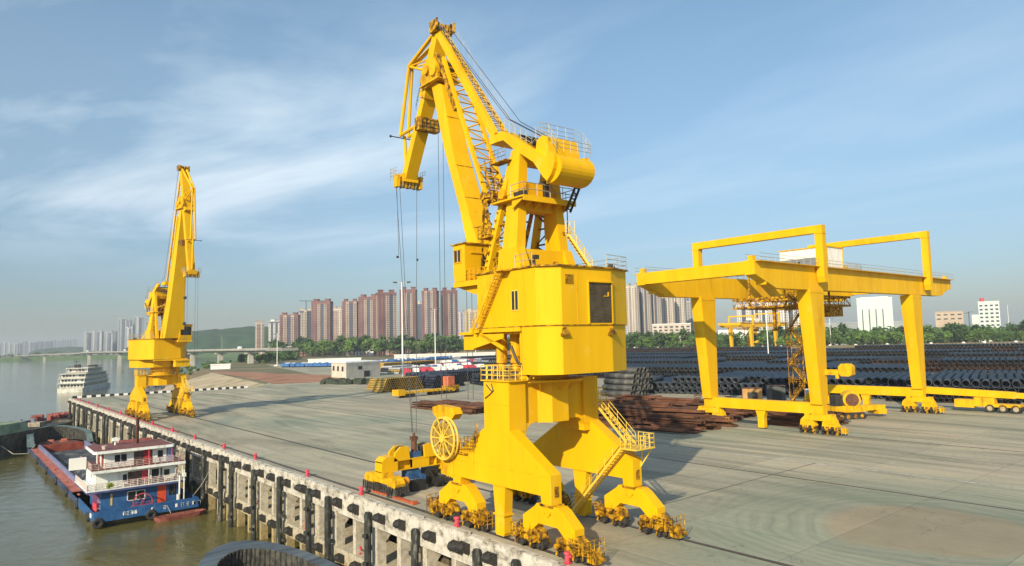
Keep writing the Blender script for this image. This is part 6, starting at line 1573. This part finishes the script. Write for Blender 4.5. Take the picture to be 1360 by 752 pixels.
def hill(name, cx, cy, rx, ry, h, rz, m, n=60):
    mb = MB(); vs_ = []
    for j in range(n + 1):
        for i in range(n + 1):
            u, v = i / n * 2 - 1, j / n * 2 - 1
            d = max(0, 1 - u * u) * max(0, 1 - v * v)
            f = mno.fractal(V((u * 3 + cx, v * 3, cy)), .9, 2, 5)
            z = h * (d ** .38) * (.86 + .10 * f) + (d > .02) * mno.noise(V((u * 60, v * 60, 3))) * 5
            ca, sa = math.cos(rz), math.sin(rz)
            vs_.append((cx + u * rx * ca - v * ry * sa, cy + u * rx * sa + v * ry * ca, z - 3))
    mb.add(vs_, [(j * (n + 1) + i, j * (n + 1) + i + 1, (j + 1) * (n + 1) + i + 1, (j + 1) * (n + 1) + i) for j in range(n) for i in range(n)])
    return tag(mb.build(name, m, None, True), kind='structure')
woodm = pmat('wooded_slope', [(.006, .024, .012), (.014, .05, .018), (.03, .08, .024)], .035, .95, 9, .32, .68, (1, 1, 1), 1.0, .06)
hill('hills', 830, 2520, 340, 240, 98, R(-25), woodm)
hill('hills', 560, 4500, 200, 130, 46, R(-5), woodm, 36)
hill('hills', 1320, 470, 330, 60, 24, R(-52), woodm, 40)

# ------------------------------------------------------------------ buildings far off
WIN = mat('far_window', (.045, .055, .08), .3)
PAL = dict(
    brown=(pmat('plum_brown_wall', [(.14, .07, .075), (.20, .10, .10), (.25, .14, .13)], .03, .8), pmat('cream_bay', [(.33, .26, .23), (.44, .36, .32)], .05, .8)),
    slab=(pmat('slate_blue_wall', [(.10, .11, .17), (.16, .17, .24)], .05, .8), pmat('warm_cream', [(.50, .43, .33), (.60, .52, .42)], .05, .8)),
    pale=(pmat('pale_wall', [(.48, .42, .37), (.58, .52, .47)], .05, .8), pmat('pink_brown', [(.36, .26, .22), (.44, .33, .29)], .05, .8)),
    cream=(pmat('sand_wall', [(.50, .45, .40), (.60, .55, .49)], .04, .8), pmat('taupe_bay', [(.33, .28, .25), (.42, .37, .33)], .05, .8)),
    white=(pmat('white_wall', [(.56, .55, .54), (.66, .65, .64)], .04, .8), pmat('lilac_bay', [(.28, .27, .38), (.36, .35, .46)], .05, .8)),
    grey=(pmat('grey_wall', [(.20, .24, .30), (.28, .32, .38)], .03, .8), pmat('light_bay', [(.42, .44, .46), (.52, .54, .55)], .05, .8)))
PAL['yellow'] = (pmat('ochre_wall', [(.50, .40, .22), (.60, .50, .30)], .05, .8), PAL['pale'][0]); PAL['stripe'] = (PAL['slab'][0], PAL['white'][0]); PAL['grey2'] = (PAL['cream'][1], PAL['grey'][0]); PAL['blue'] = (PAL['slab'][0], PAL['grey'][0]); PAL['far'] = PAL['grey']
def tower(x, y, wd, h, style, label, group=None, rz=None, dp=None, detail=True, name='apartment_tower', pattern=None, base=0.0):
    wall, bay = PAL[style]
    face = math.atan2(y, x) - math.pi / 2            # its broad side turned roughly to the river
    rz = face if rz is None else face + rz
    r = empty(name, (x, y, base), label, 'building', group, rz)
    dp = dp or wd * .7
    wd2 = wd / 2; d2 = dp / 2
    MB().bx(-wd2, wd2, -d2, d2, -3, h).build('wall', wall, r)
    pat = pattern or rng.choice(['wbgbw', 'wbgbwbw', 'bgbwbgb', 'wbwgwbw'])
    n = len(pat); mbb = MB(); mbd = MB(); mbw = MB(); st = wd / n
    rw = 3.0
    for k, ch in enumerate(pat):
        x0 = -wd2 + k * st + .3; x1 = x0 + st - .6
        if ch == 'b': mbb.bx(x0, x1, -d2 - 1.3, -d2 + .1, -3, h - (0 if k % 2 else 4)); mbb.bx(x0, x1, d2 - .1, d2 + 1.3, -3, h)
        if ch == 'g': mbd.bx(x0, x1, -d2 - .4, -d2 + .1, 0, h - 2)
        yo = -d2 - (1.36 if ch == 'b' else .46 if ch == 'g' else .06)
        if detail:
            z = 4.0
            while z < h - 3:
                if ch == 'g': mbw.bx(x0 + .3, x1 - .3, yo, yo + .05, z, z + 2.1)
                else:
                    m_ = max(1, int((x1 - x0) / 3.2)); sw = (x1 - x0) / m_
                    for q in range(m_): mbw.bx(x0 + q * sw + sw * .22, x0 + q * sw + sw * .78, yo, yo + .05, z, z + 1.5)
                z += rw
    if detail:
        m_ = max(2, int(dp / 4)); sw = dp / m_
        for sx in (-1, 1):
            z = 4.0
            while z < h - 3:
                for q in range(m_): mbw.bx(sx * wd2 - .06, sx * wd2 + .06, -d2 + q * sw + sw * .3, -d2 + q * sw + sw * .7, z, z + 1.5)
                z += rw
        for sx in (-1, 1): mbb.bx(sx * wd2 - .5, sx * wd2 + .9, -d2 * .3, d2 * .35, -3, h - 3)
        o = mbw.build('windows', WIN, r); o['kind'] = 'stuff'
    if mbb.v: mbb.build('balcony_bay', bay, r)
    if mbd.v: mbd.build('recess', PAL['slab'][0], r)
    mb = MB(); mb.bx(-wd2 - .3, wd2 + .3, -d2 - .3, d2 + .3, h, h + 1.0)
    for q in (-.3, .3): mb.bx(q * wd - wd * .11, q * wd + wd * .11, -d2 * .5, d2 * .5, h + 1, h + 4.5); mb.bx(q * wd - wd * .14, q * wd + wd * .14, -d2 * .6, d2 * .6, h + 4.5, h + 5.1)
    mb.build('roof', wall if style == 'brown' else bay, r)
    return r
BR = [
 (534, 1510, 16, 66, 'pale', 'narrow cream apartment block beside the wooded hill, leftmost of the riverside towers', 'bwb'),
 (548, 1440, 33, 66, 'stripe', 'white and slate striped apartment block next to the narrow cream one', 'bgbgbgb'),
 (468, 1175, 36, 67, 'brown', 'lowest plum brown tower, first on the left of the brown group', 'wbgbw'),
 (550, 1302, 23, 82, 'slab', 'cream and slate tower with a construction crane above', 'bbgg'),
 (490, 1092, 36, 86, 'brown', 'plum brown tower with a dark central recess, second of the brown group', 'wwbgbw'),
 (576, 1215, 16, 82, 'pale', 'pale pinkish tower standing in the gap between two brown towers', 'bw'),
 (526, 1062, 28, 85, 'brown', 'plum brown tower with paired cream bays, third of the brown group', 'wbgb'),
 (545, 1034, 34, 91, 'brown', 'plum brown tower with rooftop tank in the middle of the brown group', 'wwbgbw'),
 (497, 890, 31, 87, 'brown', 'tall brown tower with a plain left flank behind the white light pole', 'wwbgb'),
 (526, 876, 27, 91, 'brown', 'tall brown tower directly right of the white light pole', 'wwbgbw'),
 (644, 1030, 12, 82, 'slab', 'narrow slate blue tower in the gap between the tallest brown towers', 'gg'),
 (538, 836, 25, 87, 'brown', 'tall brown tower just left of the hanging crane ropes', 'wbgbw'),
 (567, 831, 25, 88, 'brown', 'rightmost tall brown tower behind the hanging crane ropes', 'wwbgbw'),
 (871, 1233, 18, 78, 'white', 'slim white tower right of the brown group', 'wbw'),
 (833, 1134, 36, 76, 'yellow', 'ochre yellow apartment tower behind the front of the near crane house', 'wbwbwb'),
 (889, 763, 20, 100, 'cream', 'sand coloured tower touching the right side of the near crane house', 'wbwb'),
 (927, 771, 23, 105, 'cream', 'sand coloured tower with taupe bays, second right of the near crane house', 'bgbgb'),
 (957, 771, 20, 101, 'cream', 'sand coloured tower in the middle of the pale group behind the gantry', 'wbgb'),
 (1013, 790, 24, 96, 'cream', 'sand coloured tower half hidden by the gantry girder end', 'wbwbwb'),
 (1071, 808, 25, 92, 'cream', 'sand coloured tower above the low white school building', 'bwbwbw'),
 (1173, 853, 36, 86, 'grey2', 'greyish tower group end with a curved roof left of the gantry leg', 'wbwbwb'),
 (1167, 729, 25, 72, 'white', 'white tower with lilac recess, leftmost of those framed by the gantry', 'wgw'),
 (1205, 723, 31, 77, 'white', 'white tower with lilac recess in the middle of the gantry opening', 'wgwgw'),
 (1254, 722, 23, 80, 'white', 'plain white tower right of the middle in the gantry opening', 'ww'),
 (1192, 655, 42, 74, 'white', 'broad white tower with one lilac stripe beside the gantry leg', 'wwgww'),
]
for x, y, wd, h, st_, lb, pat in BR: tower(x, y, wd * (.86 if st_ == 'brown' else 1), h + 2, st_, lb, 'apartment towers behind the port', rng.choice((-.25, -.18, .2)), None, True, 'apartment_tower', pat)
for i, (x, y, wd, h, st_, lb) in enumerate([
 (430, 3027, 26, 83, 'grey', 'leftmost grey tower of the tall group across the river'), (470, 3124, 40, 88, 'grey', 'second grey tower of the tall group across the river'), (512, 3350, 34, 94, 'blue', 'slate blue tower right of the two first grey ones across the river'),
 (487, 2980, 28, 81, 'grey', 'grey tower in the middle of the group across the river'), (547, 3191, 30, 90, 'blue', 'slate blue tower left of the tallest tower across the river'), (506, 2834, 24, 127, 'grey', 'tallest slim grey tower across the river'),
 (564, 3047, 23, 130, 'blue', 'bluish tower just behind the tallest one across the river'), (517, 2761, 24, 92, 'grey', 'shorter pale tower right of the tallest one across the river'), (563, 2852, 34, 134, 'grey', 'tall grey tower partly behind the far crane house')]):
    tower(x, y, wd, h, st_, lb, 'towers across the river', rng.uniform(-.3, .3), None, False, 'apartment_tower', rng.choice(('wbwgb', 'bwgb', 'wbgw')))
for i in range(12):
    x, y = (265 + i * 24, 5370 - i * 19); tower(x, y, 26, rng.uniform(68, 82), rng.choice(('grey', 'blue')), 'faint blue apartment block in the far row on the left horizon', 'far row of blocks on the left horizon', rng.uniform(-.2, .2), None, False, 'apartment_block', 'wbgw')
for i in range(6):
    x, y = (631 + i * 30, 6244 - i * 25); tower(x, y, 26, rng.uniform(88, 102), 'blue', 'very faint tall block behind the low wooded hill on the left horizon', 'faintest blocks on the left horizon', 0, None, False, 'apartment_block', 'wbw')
def lowb(name, x, y, wd, h, dp, m, label, slits=0, wins=None, rz=0.0, roofm=None):
    r = empty(name, (x, y, 0), label, 'building', None, math.atan2(y, x) - math.pi / 2 + rz)
    MB().bx(-wd / 2, wd / 2, -dp / 2, dp / 2, -1, h).build('wall', m, r)
    MB().bx(-wd / 2 - .4, wd / 2 + .4, -dp / 2 - .4, dp / 2 + .4, h, h + .8).build('roof', roofm or WHT, r)
    for k in range(slits):
        q = -wd / 2 + wd * (k + .7) / (slits + 1.2); MB().bx(q, q + 1.0, -dp / 2 - .08, -dp / 2, h * .3, h * .78).build('slit_window', WIN, r)
    if wins:
        nx, nz, z0, z1 = wins; mb = MB()
        for i in range(nx):
            for j in range(nz):
                q = -wd / 2 + wd * (i + .5) / nx; zz = z0 + (z1 - z0) * j / max(1, nz - 1) if nz > 1 else z0
                mb.bx(q - wd / nx * .28, q + wd / nx * .28, -dp / 2 - .08, -dp / 2, zz, zz + 1.9)
        o = mb.build('windows', WIN, r); o['kind'] = 'stuff'
    return r
WB = pmat('pale_plant_wall', [(.52, .60, .60), (.62, .70, .70)], .04, .8)
lowb('school_building', 652, 503, 43, 31, 14, PAL['pale'][0], 'low cream building with rows of dark windows behind the trees, left of the gantry leg', 0, (7, 5, 12, 27))
f_ = lowb('silo_block', 834, 353, 36, 55, 22, WB, 'tall white silo block with four dark vertical slits, behind the gantry', 4)
MB().bx(-14, 14, -4, 8, 55, 57).build('roof_plant', WHT, f_)
lowb('beige_block', 1124, 373, 34, 43, 20, pmat('beige_wall', [(.40, .32, .25), (.48, .40, .32)], .05, .8), 'flat beige block above the trees right of the gantry', 0, (4, 2, 32, 38), 0, pmat('beige_roof', [(.4, .33, .27), (.46, .38, .31)], .1))
w_ = lowb('stepped_building', 936, 269, 20, 48, 18, WB, 'white stepped building with windows at the far right edge', 0, (4, 7, 16, 43))
MB().bx(-17, -9.9, -8, 8, -1, 34).build('lower_wing', WB, w_)
mb = MB(); mb.cyl((-6, 0, 51), (0, 0, 1), 2.2, 4, 12); mb.build('red_tank', RED, w_)
mb = MB(); mb.tube((-20, 2, 0), (-20, 2, 38), .35, 6); mb.beam((-24, 2, 36), (-16, 2, 38), .5, .5); mb.build('pole', DGR, w_)
lowb('long_shed', 929, 405, 105, 29, 30, pmat('shed_grey', [(.22, .25, .28), (.32, .35, .38)], .05, .7), 'long low grey shed roof below the silo block', 0, None, 0, pmat('shed_roof', [(.30, .33, .35), (.42, .45, .46)], .05))
lowb('warehouse', 1010, 640, 70, 25, 30, WHT, 'low white warehouse roof seen under the gantry girder')
lowb('brick_building', 436, 1071, 44, 15, 18, pmat('brick_facade', [(.26, .12, .10), (.36, .20, .16)], .3, .8), 'brick and white three storey building left of the white one', 0, (8, 3, 3, 11))
lowb('white_building', 468, 915, 38, 12.5, 16, WHT, 'white building with five dark windows in front of the hedge', 0, (5, 1, 6, 6))
lowb('long_roof', 300, 640, 50, 2.6, 8, WHT, 'long low white roof behind the blue trucks')
lowb('long_roof', 430, 640, 110, 3.6, 10, PAL['white'][0], 'very long low white roof in front of the hedge')
lowb('white_hut', 168, 560, 14, 3.2, 6, WHT, 'small white hut at the end of the red earth patch')
lowb('red_canopy', 505, 880, 30, 10, 8, pmat('canopy_red', [(.35, .05, .05), (.48, .09, .08)], .3), 'long red canopy in front of the hedge', 0, None, 0, RED)
lowb('site_shed', 560, 470, 13, 5.5, 6, BLU, 'bright blue shed at the far edge of the pipe yard', 0, None, 0, BLU)
for i, (x, y) in enumerate(((545, 492), (552, 482), (574, 455), (583, 440), (592, 428))): lowb('site_shed', x, y, 8, 4.5, 5, WB, 'small pale shed in the row beside the bright blue one')['group'] = 'pale sheds at the far edge of the yard'
# tower crane on the cream and slate tower
tcn = empty('tower_crane', (548, 1296, 84), 'thin construction tower crane above the cream and slate tower', 'tower crane')
mb = MB(); mb.tube((0, 0, 0), (0, 0, 20), .7, 4); mb.build('mast', DGR, tcn)
mb = MB(); mb.beam((-12, 4, 19), (34, -12, 19), 1.0, 1.0); mb.build('jib_arm', DGR, tcn)

# ------------------------------------------------------------------ trees
LEAF = [pmat('foliage_%s' % n_, c, .25, .9, 4, .3, .7) for n_, c in (('mid', [(.05, .11, .025), (.10, .18, .045)]), ('bright', [(.08, .16, .03), (.14, .24, .055)]), ('dark', [(.028, .065, .022), (.06, .115, .035)]))]
BARK = pmat('bark', [(.05, .035, .022), (.09, .065, .045)], 2, .9)
def leaf_cloud(mb, c, r, sz, n, rg):
    for i in range(n):
        d = V((rg.gauss(0, 1), rg.gauss(0, 1), rg.gauss(0, 1))); d.normalize(); rr = r * (rg.random() ** .4)
        p = V(c) + V((d.x * rr, d.y * rr, d.z * rr * .8)); a = V((rg.gauss(0, 1), rg.gauss(0, 1), rg.gauss(0, 1))); a.normalize()
        b_ = a.cross(V((rg.gauss(0, 1), rg.gauss(0, 1), rg.gauss(0, 1)))); b_.normalize(); s_ = sz * rg.uniform(.6, 1.3)
        mb.add([p - a * s_, p + b_ * s_ * .7, p + a * s_, p - b_ * s_ * .7], [(0, 1, 2, 3)])
def tree_mesh(h, r, seed, m, nb=9):
    rg = random.Random(seed); mb = MB()
    for k in range(nb):
        q = rg.uniform(0, 6.28); rr = r * rg.uniform(.1, .7); z = h * rg.uniform(.35, .88)
        leaf_cloud(mb, (rr * math.cos(q), rr * math.sin(q), z), r * rg.uniform(.35, .6), r * .17, 34, rg)
    nl = len(mb.f)
    mb.tube((0, 0, -1), (0, 0, h * .6), r * .09, 6, r * .04)
    for k in range(4):
        q = rg.uniform(0, 6.28); mb.tube((0, 0, h * .35), (r * .5 * math.cos(q), r * .5 * math.sin(q), h * .65), r * .04, 4, r * .02)
    me_ = mb.mesh('tree', [m, BARK]); me_.polygons.foreach_set('material_index', [0] * nl + [1] * (len(mb.f) - nl)); return me_
TM = [tree_mesh(13, 5.5, 11, LEAF[0]), tree_mesh(11, 5.0, 12, LEAF[1]), tree_mesh(15, 6.0, 13, LEAF[2]), tree_mesh(12, 4.5, 14, LEAF[0]), tree_mesh(9, 5.2, 15, LEAF[1])]
tcount = 0
def line_trees(pts, off0, off1, n, z, lab, grp, kinds, s0=.8, s1=1.25):
    global tcount
    seg = [(V((*a, 0)), V((*b_, 0))) for a, b_ in zip(pts, pts[1:])]; tot = sum((b_ - a).length for a, b_ in seg)
    for i in range(n):
        d = (i + rng.random()) / n * tot
        for a, b_ in seg:
            L_ = (b_ - a).length
            if d <= L_: break
            d -= L_
        nn = V((b_.y - a.y, -(b_.x - a.x), 0)).normalized()
        if nn.dot(V((.64, .77, 0))) < 0: nn = -nn
        p = a.lerp(b_, min(1, d / L_)) + nn * rng.uniform(off0, off1); s = rng.uniform(s0, s1)
        o = bpy.data.objects.new('leafy_tree', TM[rng.choice(kinds)]); COL.objects.link(o); o.location = (p.x, p.y, z); o.rotation_euler = (0, 0, rng.uniform(0, 6.28)); o.scale = (s * rng.uniform(.9, 1.2), s * rng.uniform(.9, 1.2), s)
        tag(o, lab, 'tree', grp); tcount += 1
line_trees(dl[:5], 26, 38, 105, 4.6, 'green leafy tree in the front row on the dyke beyond the pipe yard', 'front trees on the dyke', [0, 1, 3, 4, 2], .55, 1.2)
line_trees(dl[:5], 40, 62, 75, 4.6, 'taller dark leafy tree in the back row behind the dyke', 'back trees behind the dyke', [0, 2, 3, 2], .9, 1.55)
line_trees([(483, 700), (440, 800), (400, 930), (372, 1010)], 0, 34, 90, 3.0, 'bright green leafy tree in the hedge belt below the brown towers', 'trees below the brown towers', [0, 1, 1, 4, 2], .9, 2.0)
line_trees([(225, 700), (262, 790), (330, 960)], -6, 40, 32, -3.0, 'bushy tree on the green river bank near the bridge', 'trees on the river bank', [1, 2, 4], .6, 1.0)
# woods behind, as one mass
mb = MB(); rg = random.Random(5)
def clump(x, y, z, r): leaf_cloud(mb, (x, y, z), r, r * .3, 46, rg)
for a, b_, wd, n, zz in (((860, 120), (560, 470), 110, 430, 12), ((560, 470), (505, 680), 80, 220, 11), ((520, 690), (410, 1010), 80, 300, 13), ((262, 720), (400, 1100), 60, 90, 4), ((-600, 2960), (420, 2680), 30, 150, 6)):
    A, B = V((*a, 0)), V((*b_, 0)); nn = V((.64, .77, 0))
    for i in range(n):
        p = A.lerp(B, rg.random()) + nn * rg.uniform(40 if zz > 8 else 0, 40 + wd); clump(p.x, p.y, zz + rg.uniform(-8, 5), rg.uniform(4.5, 8))
tag(mb.build('woods', pmat('mixed_woods', [(.03, .07, .022), (.06, .125, .035), (.11, .19, .05)], .06, .9, 5, .32, .68)), 'mass of dark green woods behind the dyke and below the towers', 'woods', None, 'stuff')
# white stones on the dyke
for i in range(15):
    t_ = (i + rng.random() * .6) / 15; a, b_ = V((770, 130, 0)), V((560, 370, 0)); p = a.lerp(b_, t_)
    mb = MB(); mb.ball((0, 0, .9), 1.5, 8, .7); o = mb.build('white_boulder', WHT); o.location = (p.x + 9, p.y + 9, 4.4); tag(o, 'white boulder on the dry grass slope of the dyke', 'boulder', 'white boulders on the dyke')
# shrubs and rocks on the bank beyond the deck
for i in range(46):
    t_ = rng.random(); p = V((112, 500, -4)).lerp(V((245, 850, -4)), t_) + V((rng.uniform(-8, 22), 0, 0)); o = bpy.data.objects.new('bank_shrub', TM[rng.choice((1, 4, 0))]); COL.objects.link(o); s = rng.uniform(.18, .5); o.location = (p.x, p.y, -4.5 + rng.uniform(0, 3)); o.scale = (s * 1.3, s * 1.3, s); o.rotation_euler = (0, 0, rng.uniform(0, 6)); tag(o, 'low green shrub on the river bank beyond the sandy slope', 'shrub', 'shrubs on the far bank')
for i in range(26):
    mb = MB(); mb.ball((0, 0, 0), rng.uniform(.6, 1.3), 6, .7); o = mb.build('bank_rock', sandm); o.location = (54 + rng.uniform(-12, 12), 294 + rng.uniform(0, 8), -7 + rng.uniform(-2, 4)); tag(o, 'pale rock on the bank just behind the striped kerb', 'rock', 'rocks behind the kerb')

# ------------------------------------------------------------------ haze
hm = bpy.data.materials.new('haze'); hm.use_nodes = True
t = hm.node_tree; t.nodes.clear()
pv_ = t.nodes.new('ShaderNodeVolumePrincipled'); pv_.inputs['Color'].default_value = (.80, .90, 1.0, 1); pv_.inputs['Density'].default_value = .00013; pv_.inputs['Anisotropy'].default_value = .1
ou = t.nodes.new('ShaderNodeOutputMaterial'); t.links.new(pv_.outputs[0], ou.inputs['Volume'])
HZ = MB().bx(-9200, 9600, -3200, 9700, WZ - 3, 170).build('haze', hm)
tag(HZ, 'thin pale blue haze lying over the river and the city', 'haze', None, 'stuff')
